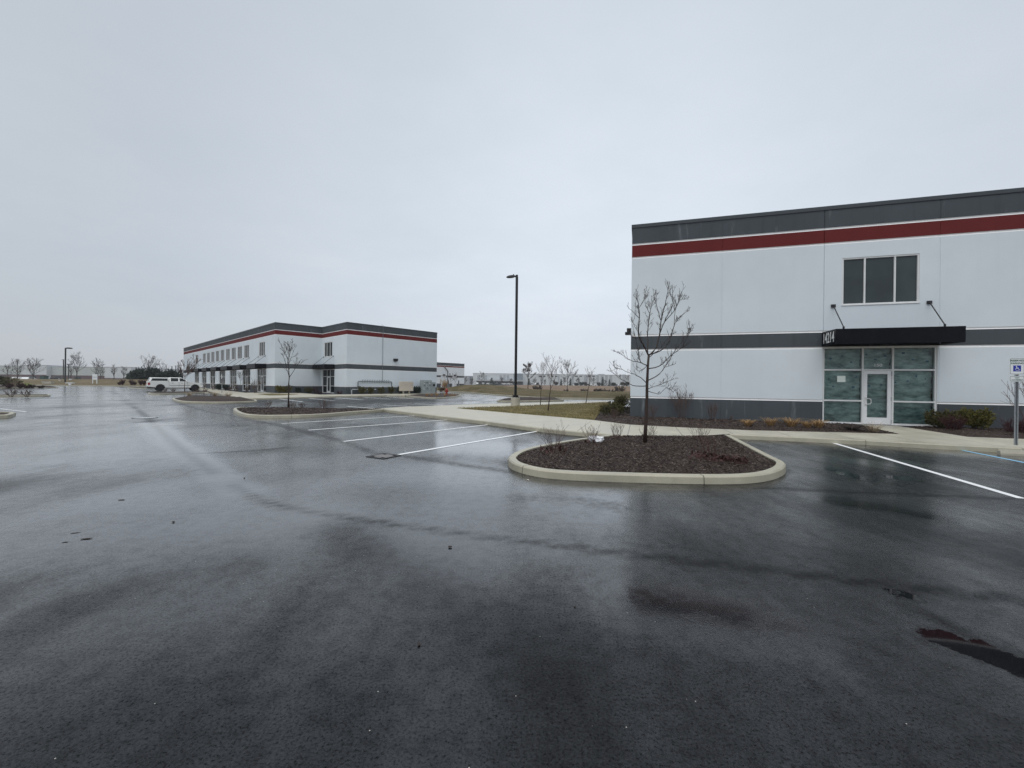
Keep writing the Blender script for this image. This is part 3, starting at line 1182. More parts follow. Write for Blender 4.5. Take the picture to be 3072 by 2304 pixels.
def strip_mesh():
    mb = MB()
    nx, ny = 80, 16
    mi = mb.mi('strip')
    for i in range(nx + 1):
        x = -260 + 195 * i / nx
        ys = 92.7 + (x + 260) * 0.0284 if x < -84 else 97.6 + (x + 84) * 0.9
        for j in range(ny + 1):
            y = ys + 40 * (j / ny) ** 1.3
            t = min(1.0, (y - ys) / 15)
            s = t * t * (3 - 2 * t)
            z = 0.15 + s * (1.30 + 0.20 * math.sin(x * 0.05)) + 0.12 * t * mnoise.noise(Vector((x * 0.2, y * 0.2, 1)))
            if j == ny:
                z = -0.5
            mb.v.append((x, y, z))
    for i in range(nx):
        for j in range(ny):
            a = i * (ny + 1) + j
            mb.f.append((a, a + ny + 1, a + ny + 2, a + 1))
            mb.m.append(mi)
    tag(mb.build('grass_strip', smooth=True), kind='structure')


strip_mesh()


# --- painted lines
def line(a, b, w, m, name='painted_line', z=0.004):
    a, b = Vector(a), Vector(b)
    t = (b - a).normalized()
    n = Vector((-t.y, t.x, 0)) * w / 2
    mb = MB()
    mb.face([(p.x, p.y, z) for p in (a - n, b - n, b + n, a + n)], m)
    tag(mb.build(name), kind='structure')


for p, q in (((845.8, 1270.8), (1243.2, 1247.3)), ((925.3, 1290.7), (1346.3, 1259.2)), ((1030.2, 1324.7), (1469.7, 1273.7)), ((1196.2, 1364.1), (1625, 1292)), ((2500, 1329), (3066, 1496))):
    line(at(*p), at(*q), 0.115, 'line_white')
line(at(2852.9, 1344.3), at(3120, 1397.5), 0.10, 'line_blue')
for p, q in (((836, 1196.6), (908, 1205.2)), ((927, 1195.2), (1004, 1202.5)), ((1009, 1193.2), (1092, 1200.5)), ((1086, 1191), (1171, 1198)), ((1155, 1190), (1242, 1196.8)), ((1041, 1219), (1122, 1225)), ((1149, 1215), (1233, 1219.5)), ((1243, 1211), (1334, 1216))):
    line(at(*p), at(*q), 0.16, 'line_white')
for p, q in (((0, 1218), (92, 1217.2)), ((0, 1226.6), (80, 1235.5)), ((0, 1239), (80, 1235.5)), ((0, 1211), (150, 1208)), ((170, 1179.5), (330, 1176.5)), ((455, 1277), (560, 1272))):
    line(at(*p), at(*q), 0.09, 'line_white')

# ------------------------------------------------------------------ buildings
def wall_profile(top=8.75, dado=1.0, b0=3.22, b1=3.80, r0=7.42, r1=7.95, base=-0.1):
    """(z, outward offset, material of the surface above) bands with bevelled reveals"""
    P = [(base, 0.0, 'wall_grey')]

    def groove(z, nxt):
        P.append((z, 0.0, 'reveal'))
        P.append((z + 0.03, -0.022, 'reveal'))
        P.append((z + 0.058, -0.022, 'reveal'))
        P.append((z + 0.08, 0.0, nxt))
    groove(dado, 'wall_white')
    groove(b0 - 0.08, 'wall_grey')
    groove(b1, 'wall_white')
    groove(r0 - 0.08, 'wall_red')
    groove(r1, 'wall_grey')
    P.append((top, 0.0, None))
    return P


def facade(mb, p0, p1, n_prev, n_next, prof, openings=(), joints=()):
    """one straight wall face with window holes and panel joints; n_prev/n_next: neighbouring outward normals"""
    p0, p1 = Vector(p0), Vector(p1)
    t = (p1 - p0)
    Ln = t.length
    t /= Ln
    n = Vector((t.y, -t.x))

    def pos(s, d, z):
        if s <= 1e-6 and n_prev is not None:
            m = (n + n_prev) / max(1 + n.dot(n_prev), 0.2)
            q = p0 + m * d
        elif s >= Ln - 1e-6 and n_next is not None:
            m = (n + n_next) / max(1 + n.dot(n_next), 0.2)
            q = p1 + m * d
        else:
            q = p0 + t * s + n * d
        return (q.x, q.y, z)
    JW = 0.019
    br = {0.0, Ln}
    for o in openings:
        br |= {o[0], o[1]}
    for j in joints:
        if any(o[0] - 0.02 < j < o[1] + 0.02 for o in openings):
            pass
        br |= {j - JW, j + JW}
    S = sorted(br)
    rows = []
    for (z0, d0, m), (z1, d1, _) in zip(prof[:-1], prof[1:]):
        zs = [z0] + sorted({z for o in openings for z in (o[2], o[3]) if z0 + 1e-4 < z < z1 - 1e-4}) + [z1]
        for a, b in zip(zs[:-1], zs[1:]):
            da = d0 + (d1 - d0) * (a - z0) / (z1 - z0)
            db = d0 + (d1 - d0) * (b - z0) / (z1 - z0)
            rows.append((a, b, da, db, m))
    for s0, s1 in zip(S[:-1], S[1:]):
        mid = (s0 + s1) / 2
        isj = any(abs(mid - j) < JW * 0.9 for j in joints)
        e = -0.012 if isj else 0.0
        for a, b, da, db, m in rows:
            zm = (a + b) / 2
            if any(o[0] < mid < o[1] and o[2] < zm < o[3] for o in openings):
                continue
            mb.face([pos(s0, da + e, a), pos(s1, da + e, a), pos(s1, db + e, b), pos(s0, db + e, b)], m)
            if isj:
                mb.face([pos(s0, da, a), pos(s0, da + e, a), pos(s0, db + e, b), pos(s0, db, b)], m)
                mb.face([pos(s1, da + e, a), pos(s1, da, a), pos(s1, db, b), pos(s1, db + e, b)], m)
    for s0, s1, z0, z1 in openings:
        D = -0.16
        for (a, b) in (((s0, z0), (s1, z0)), ((s1, z0), (s1, z1)), ((s1, z1), (s0, z1)), ((s0, z1), (s0, z0))):
            mb.face([pos(a[0], 0, a[1]), pos(b[0], 0, b[1]), pos(b[0], D, b[1]), pos(a[0], D, a[1])], 'reveal')


def outline_walls(mb, pts, prof, openings={}, joints={}):
    n = len(pts)
    P = [Vector(p) for p in pts]
    nr = []
    for i in range(n):
        t = (P[(i + 1) % n] - P[i]).normalized()
        nr.append(Vector((t.y, -t.x)))
    for i in range(n):
        facade(mb, P[i], P[(i + 1) % n], nr[i - 1], nr[(i + 1) % n], prof, openings.get(i, ()), joints.get(i, ()))


def coping(mb, pts, z0, z1, out=0.03, inn=0.28, m='coping'):
    P = [Vector(p) for p in pts]
    a = offset_path(P, -out, True)
    b = offset_path(P, inn, True)
    n = len(P)
    for i in range(n):
        j = (i + 1) % n
        q = [(a[i], z0), (a[j], z0), (a[j], z1), (a[i], z1)]
        mb.face([(p.x, p.y, z) for p, z in q], m)
        q = [(a[i], z1), (a[j], z1), (b[j], z1 + 0.02), (b[i], z1 + 0.02)]
        mb.face([(p.x, p.y, z) for p, z in q], m)
        q = [(b[i], z1 + 0.02), (b[j], z1 + 0.02), (b[j], z0 - 0.3), (b[i], z0 - 0.3)]
        mb.face([(p.x, p.y, z) for p, z in q], m)
        q = [(a[j], z0), (a[i], z0), (b[i], z0), (b[j], z0)]
        mb.face([(p.x, p.y, z) for p, z in q], m)


class Wall:
    """local frame on a face: s along the wall, d outward"""
    def __init__(self, p0, p1):
        self.p0 = Vector((p0[0], p0[1], 0))
        t = Vector((p1[0] - p0[0], p1[1] - p0[1], 0))
        self.L = t.length
        self.t = t.normalized()
        self.n = Vector((self.t.y, -self.t.x, 0))

    def P(self, s, d, z):
        return self.p0 + self.t * s + self.n * d + Vector((0, 0, z))

    def box(self, mb, s0, s1, d0, d1, z0, z1, m):
        c = [self.P(s, d, z) for z in (z0, z1) for s, d in ((s0, d1), (s1, d1), (s1, d0), (s0, d0))]
        i = len(mb.v)
        mb.v += [tuple(p) for p in c]
        for q in ((0, 3, 2, 1), (4, 5, 6, 7), (0, 1, 5, 4), (1, 2, 6, 5), (2, 3, 7, 6), (3, 0, 4, 7)):
            mb.f.append(tuple(i + k for k in q))
            mb.m.append(mb.mi(m))

    def mat4(self, s, d, z):
        o = self.P(s, d, z)
        m = Matrix.Identity(4)
        for i in range(3):
            m[i][0] = self.t[i]
            m[i][1] = (0, 0, 1)[i]
            m[i][2] = self.n[i]
            m[i][3] = o[i]
        return m


def window(parent, W, s0, s1, z0, z1, mull, fm='alu', gm='glass', fw=0.055, rec=-0.07, trans=()):
    f = MB()
    W.box(f, s0, s1, rec - 0.05, rec + 0.05, z0, z0 + fw, fm)
    W.box(f, s0, s1, rec - 0.05, rec + 0.05, z1 - fw, z1, fm)
    xs = [s0 + fw / 2] + list(mull) + [s1 - fw / 2]
    for x in xs:
        W.box(f, x - fw / 2, x + fw / 2, rec - 0.048, rec + 0.048, z0 + fw, z1 - fw, fm)
    for zt in trans:
        for a, b in zip(xs[:-1], xs[1:]):
            W.box(f, a + fw / 2, b - fw / 2, rec - 0.046, rec + 0.046, zt - fw / 2, zt + fw / 2, fm)
    W.box(f, s0 - 0.02, s1 + 0.02, rec + 0.05, 0.025, z0 - 0.03, z0 - 0.002, fm)
    o = f.build('window', parent)
    g = MB()
    g.face([W.P(s0 + 0.01, rec - 0.01, z0 + 0.01), W.P(s1 - 0.01, rec - 0.01, z0 + 0.01), W.P(s1 - 0.01, rec - 0.01, z1 - 0.01), W.P(s0 + 0.01, rec - 0.01, z1 - 0.01)], gm)
    g.build('pane', o)
    return o


def awning(parent, W, s0, s1, z0, z1, depth, rods, number=None):
    """flat-fronted fabric canopy: front valance, two ends, sloping top, frame below, hanging rods to the wall"""
    b = MB()
    n = 14
    rnd = random.Random(int(s0 * 100))
    fr = []
    for i in range(n + 1):
        s = s0 + (s1 - s0) * i / n
        w = 0.010 * math.sin(i * 2.1) + rnd.uniform(-0.006, 0.006)
        fr.append((s, w))
    for (sa, wa), (sb, wb) in zip(fr[:-1], fr[1:]):
        b.face([W.P(sa, depth + wa, z0), W.P(sb, depth + wb, z0), W.P(sb, depth + 0.005, z1), W.P(sa, depth + 0.005, z1)], 'fabric')
    b.face([W.P(s0, 0.03, z0), W.P(s0, depth + fr[0][1], z0), W.P(s0, depth + 0.005, z1), W.P(s0, 0.03, z1 + 0.02)], 'fabric')
    b.face([W.P(s1, depth + fr[-1][1], z0), W.P(s1, 0.03, z0), W.P(s1, 0.03, z1 + 0.02), W.P(s1, depth + 0.005, z1)], 'fabric')
    b.face([W.P(s0, depth + 0.005, z1), W.P(s1, depth + 0.005, z1), W.P(s1, 0.03, z1 + 0.02), W.P(s0, 0.03, z1 + 0.02)], 'fabric')
    o = b.build('awning', parent)
    g = MB()
    for s in (s0 + 0.04, s1 - 0.04, (s0 + s1) / 2):
        W.box(g, s - 0.02, s + 0.02, 0.03, depth - 0.03, z0 + 0.01, z0 + 0.05, 'dark_bronze')
        W.box(g, s - 0.02, s + 0.02, 0.03, depth - 0.03, z1 - 0.06, z1 - 0.02, 'dark_bronze')
    W.box(g, s0 + 0.02, s1 - 0.02, depth - 0.05, depth - 0.015, z0 + 0.01, z0 + 0.05, 'dark_bronze')
    W.box(g, s0 + 0.02, s1 - 0.02, 0.03, 0.07, z0 + 0.01, z0 + 0.05, 'dark_bronze')
    g.build('frame', o)
    for (sb, zb, sf) in rods:
        r = MB()
        W.box(r, sb - 0.075, sb + 0.075, 0.0, 0.05, zb - 0.06, zb + 0.06, 'dark_bronze')
        r.tube([W.P(sb, 0.04, zb), W.P(sf, depth - 0.12, z1 + 0.07), W.P(sf, depth - 0.12, z1 - 0.02)], 0.019, 'dark_bronze', 8)
        r.tube([W.P(sf, depth - 0.12, z1 + 0.10), W.P(sf, depth - 0.12, z1 + 0.02)], 0.034, 'dark_bronze', 8)
        r.build('rod', o)
    if number:
        m = MB()
        E = Wall(W.P(s0 - 0.0, 0.03, 0).xy, W.P(s0 - 0.0, depth, 0).xy)
        t = text_mesh('house_number', number, 0.50, 'number_white', o, E.mat4(E.L * 0.5, 0.012, (z0 + z1) / 2 - 0.01) @ Matrix.Diagonal((0.83, 1.12, 1, 1)), 0.003, 0.006, 1.0)
    return o


def storefront(parent, W, s0, s1, z0, z1, d0, d1, sill, trans, fm='alu', gm='glass_far', rec=-0.09, handle_left=True, detailed=False):
    fw = 0.06
    f = MB()
    W.box(f, s0, s1, rec - 0.06, rec + 0.06, z1 - fw, z1, fm)
    for a, b in ((s0, d0), (d1, s1)):
        W.box(f, a, b, rec - 0.06, rec + 0.06, z0, z0 + fw * 1.1, fm)
    for x in (s0 + fw / 2, d0, d1, s1 - fw / 2):
        W.box(f, x - fw / 2, x + fw / 2, rec - 0.058, rec + 0.058, z0 + 0.001, z1 - fw, fm)
    W.box(f, s0 + fw, s1 - fw, rec - 0.056, rec + 0.056, trans - fw / 2, trans + fw / 2, fm)
    for a, b in ((s0 + fw, d0 - fw / 2), (d1 + fw / 2, s1 - fw)):
        W.box(f, a, b, rec - 0.054, rec + 0.054, sill - fw / 2, sill + fw / 2, fm)
    o = f.build('storefront', parent)
    g = MB()
    for a, b, c, e in ((s0 + 0.03, d0, z0 + 0.03, z1 - 0.03), (d1, s1 - 0.03, z0 + 0.03, z1 - 0.03), (d0, d1, trans, z1 - 0.03)):
        g.face([W.P(a, rec, c), W.P(b, rec, c), W.P(b, rec, e), W.P(a, rec, e)], gm)
    g.build('pane', o)
    # door leaf
    dm = 'door_white' if detailed else fm
    a, b = d0 + fw / 2 + 0.006, d1 - fw / 2 - 0.006
    z0d, z1d = z0 + 0.015, trans - fw / 2 - 0.006
    st, bot, top = 0.125, 0.26, 0.125
    d = MB()
    W.box(d, a, a + st, rec - 0.022, rec + 0.03, z0d, z1d, dm)
    W.box(d, b - st, b, rec - 0.022, rec + 0.03, z0d, z1d, dm)
    W.box(d, a + st, b - st, rec - 0.021, rec + 0.029, z0d, z0d + bot, dm)
    W.box(d, a + st, b - st, rec - 0.021, rec + 0.029, z1d - top, z1d, dm)
    if detailed:
        W.box(d, a + st, b - st, rec - 0.05, rec - 0.025, z0d + 0.93, z0d + 0.97, 'alu_grey')
    dr = d.build('door', parent)
    g = MB()
    g.face([W.P(a + st - 0.01, rec, z0d + bot - 0.01), W.P(b - st + 0.01, rec, z0d + bot - 0.01), W.P(b - st + 0.01, rec, z1d - top + 0.01), W.P(a + st - 0.01, rec, z1d - top + 0.01)], gm)
    g.build('pane', dr)
    if detailed:
        h = MB()
        hs = a + 0.07
        h.tube([W.P(hs, rec + 0.03, 1.18), W.P(hs, rec + 0.09, 1.18), W.P(hs + 0.02, rec + 0.10, 1.16), W.P(hs + 0.14, rec + 0.10, 1.14), W.P(hs + 0.16, rec + 0.09, 1.10), W.P(hs + 0.16, rec + 0.09, 0.98), W.P(hs + 0.14, rec + 0.10, 0.95), W.P(hs, rec + 0.10, 0.93), W.P(hs, rec + 0.03, 0.93)], 0.016, 'alu', 8)
        W.box(h, hs - 0.035, hs + 0.035, rec + 0.03, rec + 0.042, 0.88, 1.22, 'alu')
        h.build('handle', dr)
        for zz in (z0d + 0.12, z0d + 1.0, z1d - 0.12):
            h = MB()
            h.tube([W.P(b + 0.004, rec + 0.045, zz - 0.07), W.P(b + 0.004, rec + 0.045, zz + 0.07)], 0.017, 'alu_grey', 8)
            h.build('hinge', dr)
    return o, dr


def sheet_cloth(parent, W, s0, s1, z0, z1, d, seed):
    """creased plastic sheet taped up behind the glass"""
    mb = MB()
    nx, nz = max(4, int((s1 - s0) / 0.035)), max(4, int((z1 - z0) / 0.03))
    mi = mb.mi('sheet')
    for j in range(nz + 1):
        for i in range(nx + 1):
            s, z = s0 + (s1 - s0) * i / nx, z0 + (z1 - z0) * j / nz
            sag = 0.10 * math.sin((s - s0) / (s1 - s0) * math.pi)
            w = mnoise.noise(Vector((s * 1.1 + seed, (z + sag) * 5.5, seed))) * 0.085 + mnoise.noise(Vector((s * 3.0, (z + sag) * 11, seed + 7))) * 0.045 + mnoise.noise(Vector(((s + z) * 5, (z - s) * 4, seed + 3))) * 0.035
            mb.v.append(tuple(W.P(s, d + w, z)))
    for j in range(nz):
        for i in range(nx):
            a = j * (nx + 1) + i
            mb.f.append((a, a + 1, a + nx + 2, a + nx + 1))
            mb.m.append(mi)
    return mb.build('window_covering', parent, smooth=True)


def rect_openings(lst):
    return [tuple(x) for x in lst]


# ---- the near building
near = thing('office_building', 'near two storey grey white building with black 14214 awning and maroon stripe', 'building', tuple(N0), NROT)
NO = [(0, 0), (42, 0), (42, 45), (0, 45)]
prof = wall_profile()
sfo = (7.50, 11.20, 0.14, 3.20)
wno = (8.12, 10.62, 4.88, 6.76)
wno2 = (23.1, 25.6, 4.88, 6.76)
sfo2 = (22.5, 26.2, 0.14, 3.20)
mb = MB()
outline_walls(mb, NO, prof, {0: [sfo, wno, wno2, sfo2]}, {0: [3.745 * k for k in range(1, 11)], 3: [7.5 * k for k in range(1, 6)]})
mb.build('wall', near)
mb = MB()
coping(mb, NO, 8.75, 8.90)
mb.build('coping', near)
mb = MB()
mb.face([(0.05, 0.05, 8.3), (41.9, 0.05, 8.3), (41.9, 44.9, 8.3), (0.05, 44.9, 8.3)], 'roof')
mb.build('roof', near)
NW = Wall((0, 0), (42, 0))
window(near, NW, *wno[:2], *wno[2:], (8.88, 9.86))
window(near, NW, *wno2[:2], *wno2[2:], (23.86, 24.84))
aw = awning(near, NW, 7.44, 11.28, 3.22, 3.78, 1.30, [(7.82, 4.86, 7.73), (10.92, 4.86, 10.76)], '14214')
awning(near, NW, 22.44, 26.28, 3.22, 3.78, 1.30, [(22.82, 4.86, 22.73), (25.92, 4.86, 25.76)])
sf, dr = storefront(near, NW, *sfo[:2], *sfo[2:], 8.86, 9.84, 1.06, 2.29, 'alu', 'clear_glass', detailed=True)
storefront(near, NW, *sfo2[:2], *sfo2[2:], 23.86, 24.84, 1.06, 2.29, 'alu', 'glass')
text_mesh('suite_number', '150', 0.155, 'number_white', sf, NW.mat4(9.37, -0.08, 2.47) @ Matrix.Diagonal((1.25, 1, 1, 1)), 0.001, 0.003)
for a, b, c, e, sd in ((7.56, 8.83, 1.09, 2.26, 3), (7.56, 8.83, 0.2, 1.03, 5), (9.87, 11.14, 1.09, 2.26, 8), (9.87, 11.14, 0.2, 1.03, 11), (8.98, 9.72, 0.3, 2.18, 14), (7.56, 8.83, 2.31, 3.15, 17), (9.87, 11.14, 2.31, 3.15, 19), (8.9, 9.8, 2.31, 3.15, 23)):
    sheet_cloth(near, NW, a - 0.02, b + 0.02, c - 0.05, e + 0.04, -0.25, sd)
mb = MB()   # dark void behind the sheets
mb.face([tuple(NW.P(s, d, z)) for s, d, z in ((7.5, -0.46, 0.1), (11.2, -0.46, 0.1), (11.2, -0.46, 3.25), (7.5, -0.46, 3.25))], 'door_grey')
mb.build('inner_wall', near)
mb = MB()
rnd = random.Random(4)
for s, z in ((7.75, 1.92), (7.9, 1.62), (8.68, 2.02), (8.58, 1.60), (9.95, 1.8), (10.35, 1.86), (10.9, 1.95), (10.62, 2.05), (9.1, 1.66), (9.5, 1.70), (9.0, 2.9), (9.62, 2.85), (9.3, 2.7), (7.8, 2.75), (8.2, 2.85), (8.5, 2.6), (10.2, 2.95), (10.5, 2.7), (10.95, 2.62)):
    w, h = rnd.uniform(0.02, 0.05), rnd.uniform(0.02, 0.04)
    mb = MB()
    NW.box(mb, s - w, s + w, -0.125, -0.12, z - h, z + h, 'tape')
    mb.build('tape', near)
mb = MB()
NW.box(mb, 8.02, 8.30, -0.086, -0.081, 1.80, 2.05, 'paper')
mb.build('notice', near)
mb = MB()
mb.prism([(-0.30, 1.0), (-0.02, 1.0), (-0.02, 1.35), (-0.30, 1.35)], 4.02, 4.14, 'black_metal')
mb.prism([(-0.22, 1.0), (-0.02, 1.0), (-0.02, 1.35), (-0.22, 1.35)], 4.142, 4.32, 'black_metal')
mb.build('wall_light', near, bevel=0.01)
# concrete door pad
mb = MB()
NW.box(mb, 8.75, 9.95, 0.001, 0.5, -0.02, 0.125, 'concrete')
mb.build('door_step', near)

# ---- the far building
FC = at(1041, 965.5, 8.9)
FROT = R(90 - 43.8)
FO = Vector((FC.x, FC.y, 0))
far = thing('office_building', 'L shaped two storey grey white building with a row of black awnings, behind the pickup', 'building', tuple(FO), FROT)
FU = Vector((math.sin(R(43.8)), math.cos(R(43.8)), 0))
FV = Vector((-FU.y, FU.x, 0))


def fb(u, v, z=0.0):
    return FO + FU * u + FV * v + Vector((0, 0, z))


def wall_s(W, base, px, py, d=0.0):
    """distance along a wall of the far/near building under a picture column (used once to read positions)"""
    fu = Vector((math.cos(base.rotation_euler.z), math.sin(base.rotation_euler.z), 0))
    fv = Vector((-fu.y, fu.x, 0))
    o = base.location + fu * W.P(0, d, 0).x + fv * W.P(0, d, 0).y
    t = fu * W.t.x + fv * W.t.y
    r = ray(px, py)
    # o + s t = k r  (plan)
    det = r.x * (-t.y) + t.x * r.y
    k = (o.x * (-t.y) + t.x * o.y) / det
    s = (r.x * k - o.x) * t.x + (r.y * k - o.y) * t.y
    return s, CAM_H + k * r.z


LEND = 70.2
PTS = [(-5.7, LEND), (-5.7, 7.35), (0, 7.35), (0, 0), (13.35, 0), (13.35, LEND)]
WL = Wall(PTS[0], PTS[1])     # long face
WI = Wall(PTS[2], PTS[3])     # short return with entrance
WE = Wall(PTS[3], PTS[4])     # end wall
k2 = lambda x: 500 + 0.22604 * x
k3 = lambda x: 900 + 0.22604 * x
lw = [(1232, 1297), (1032, 1087), (943, 995), (866, 910), (790, 832), (720, 760), (655, 692), (595, 630), (537, 570), (485, 515), (388, 418)]
opL = []
for a, b in lw:
    s0, s1 = sorted((wall_s(WL, far, k2(a), 1050)[0], wall_s(WL, far, k2(b), 1050)[0]))
    opL.append(((s0 + s1) / 2 - 1.24, (s0 + s1) / 2 + 1.24, 4.88, 6.76))
ls = [(1210, 1312), (1012, 1103), (848, 920), (705, 770), (583, 637), (473, 522), (378, 422)]
opS = []
for a, b in ls:
    s0, s1 = sorted((wall_s(WL, far, k2(a), 1150)[0], wall_s(WL, far, k2(b), 1150)[0]))
    opS.append(((s0 + s1) / 2 - 1.85, (s0 + s1) / 2 + 1.85, 0.14, 3.20))
print('far windows', [round(o[0], 2) for o in opL], 'stores', [round(o[0], 2) for o in opS])
iw = sorted((wall_s(WI, far, k3(325), 1050)[0], wall_s(WI, far, k3(425), 1050)[0]))
isf = sorted((wall_s(WI, far, k3(297), 1150)[0], wall_s(WI, far, k3(447), 1150)[0]))
print('return', iw, isf, WI.L, WL.L)
opI = [(max(0.1, isf[0]), isf[0] + 3.7, 0.14, 3.20), ((iw[0] + iw[1]) / 2 - 1.24, (iw[0] + iw[1]) / 2 + 1.24, 4.88, 6.76)]
je = [wall_s(WE, far, k3(x), 1080)[0] for x in (655, 1025, 1360, 1670)]
mb = MB()
outline_walls(mb, PTS, prof, {0: opL + opS, 2: opI}, {0: [WL.L - 0.9 - 3.75 * k for k in range(0, 17)], 1: [2.6], 2: [7.35 - 3.75], 3: je})
mb.build('wall', far)
mb = MB()
coping(mb, PTS, 8.75, 8.90)
mb.build('coping', far)
mb = MB()
mb.face([(p[0], p[1], 8.3) for p in PTS], 'roof')
mb.build('roof', far)
for s0, s1, z0, z1 in opL:
    window(far, WL, s0, s1, z0, z1, (s0 + 0.76, s0 + 1.74), 'alu', 'glass_far', 0.06)
for s0, s1, z0, z1 in opS:
    storefront(far, WL, s0, s1, z0, z1, s0 + 1.36, s0 + 2.34, 1.06, 2.29)
    awning(far, WL, s0 - 0.08, s1 + 0.08, 3.22, 3.80, 1.30, [(s0 + 0.35, 4.86, s0 + 0.3), (s1 - 0.35, 4.86, s1 - 0.4)])
s0, s1, z0, z1 = opI[1]
window(far, WI, s0, s1, z0, z1, (s0 + 0.76, s0 + 1.74), 'alu', 'glass_far', 0.06)
s0, s1, z0, z1 = opI[0]
storefront(far, WI, s0, s1, z0, z1, s0 + 1.36, s0 + 2.34, 1.06, 2.29)
awning(far, WI, s0 - 0.08, s1 + 0.08, 3.22, 3.80, 1.30, [(s0 + 0.35, 4.86, s0 + 0.3), (s1 - 0.35, 4.86, s1 - 0.4)])
# gas manifold and conduit on the end wall
sp, zp = wall_s(WE, far, k3(1093), 1080)
sa, za = wall_s(WE, far, k3(765), 900 + .22604 * 1083)
sb, zb = wall_s(WE, far, k3(1210), 900 + .22604 * 1083)
mb = MB()
zm = (za + zb) / 2
mb.tube([WE.P(sa, 0.12, 0.95), WE.P(sa, 0.12, zm - 0.05), WE.P(sa + 0.05, 0.12, zm), WE.P(sb - 0.05, 0.12, zm), WE.P(sb, 0.12, zm - 0.05), WE.P(sb, 0.12, 0.95)], 0.06, 'pipe', 8)
for k in range(12):
    s = sa + 0.55 + (sb - sa - 1.0) * k / 11
    mb.tube([WE.P(s, 0.12, zm - 0.08), WE.P(s, 0.12, zm + 0.18)], 0.022, 'pipe', 6)
    mb.tube([WE.P(s - 0.02, 0.12, zm + 0.18), WE.P(s + 0.16, 0.12, zm + 0.18)], 0.022, 'pipe', 6)
    mb.tube([WE.P(s, 0.10, zm - 0.08), WE.P(s, 0.16, zm - 0.10)], 0.032, 'pipe', 6)
mb.tube([WE.P(sp, 0.08, zm + 0.05), WE.P(sp, 0.08, 9.0), WE.P(sp - 0.25, 0.08, 9.03)], 0.028, 'pipe', 6)
mb.build('gas_manifold', far)
mb = MB()
sc_, zc_ = wall_s(WE, far, k3(672), 1160)
mb.tube([WE.P(sc_, 0.3, 0.05), WE.P(sc_, 0.3, 0.62), WE.P(sc_ + 0.06, 0.3, 0.70), WE.P(sc_ + 3.2, 0.3, 0.70)], 0.055, 'pipe_white', 8)
mb.tube([WE.P(sc_ + 0.85, 0.3, 0.72), WE.P(sc_ + 0.85, 0.3, 1.12)], [0.08, 0.17], 'pipe', 8)
mb.build('gas_regulator', far)
sl_, zl_ = wall_s(WE, far, k3(1262), 900 + .22604 * 797)
mb = MB()
WE.box(mb, sl_ - 0.28, sl_ + 0.28, 0.0, 0.30, zl_ - 0.1, zl_ + 0.17, 'dark_bronze')
WE.box(mb, sl_ - 0.22, sl_ + 0.22, 0.02, 0.24, zl_ - 0.18, zl_ - 0.102, 'dark_bronze')
mb.build('wall_light', far)

# ---- the building further back, between the far building and the lamp post
TB = at(1306, 1086.5, 8.9)
tb = thing('industrial_building', 'smaller white industrial building with grey parapet, half hidden behind the L shaped one', 'building', (TB.x, TB.y, 0), R(90 - 43.8))
TO = [(-22, 0), (13.0, 0), (13.0, 40), (-22, 40)]
tw = Wall(TO[0], TO[1])
mb = MB()
prof2 = wall_profile(8.75, 1.55, 3.75, 4.4, 7.35, 7.8, -0.3)
k4 = lambda x: 1140 + 0.13562 * x
doors = []
for a, b, zt in ((1345, 1460, 4.35), (1597, 1692, 4.35)):
    s0, s1 = wall_s(tw, tb, k4(a), 1140)[0], wall_s(tw, tb, k4(b), 1140)[0]
    doors.append((s0, s1, -0.1, zt))
for a, b in ((1497, 1530), (1727, 1755)):
    s0, s1 = wall_s(tw, tb, k4(a), 1140)[0], wall_s(tw, tb, k4(b), 1140)[0]
    doors.append((s0, s1, 0.0, 2.7))
outline_walls(mb, TO, prof2, {0: doors}, {0: [3.75 * k for k in range(1, 9)]})
mb.build('wall', tb)
mb = MB()
coping(mb, TO, 8.75, 8.90)
mb.build('coping', tb)
for i, (s0, s1, z0, z1) in enumerate(doors):
    mb = MB()
    mm = 'wall_white' if i < 2 else 'door_grey'
    nsl = 6 if i < 2 else 1
    for k in range(nsl):
        zz0, zz1 = z0 + (z1 - z0) * k / nsl, z0 + (z1 - z0) * (k + 1) / nsl
        tw.box(mb, s0, s1, -0.14, -0.08, zz0 + 0.01, zz1 - 0.01, mm)
    tw.box(mb, s0, s1, -0.15, -0.142, z0, z1, mm)
    mb.build('overhead_door' if i < 2 else 'door', tb)
for x, y in ((1408, 183), (1652, 192)):
    s, z = wall_s(tw, tb, k4(x), 1100 + .13562 * y)
    mb = MB()
    tw.box(mb, s - 0.35, s + 0.35, 0, 0.5, z - 0.22, z + 0.22, 'dark_bronze')
    mb.build('wall_light', tb)
mb = MB()
p = [wall_s(tw, tb, k4(x), 1100 + .13562 * y) for x, y in ((1415, -5), (1495, 100), (1485, 450))]
mb.tube([tw.P(p[0][0], 0.2, p[0][1]), tw.P(p[1][0], 0.2, p[1][1]), tw.P(p[2][0], 0.2, 0.2)], 0.17, 'pipe', 6)
mb.build('downspout', tb)


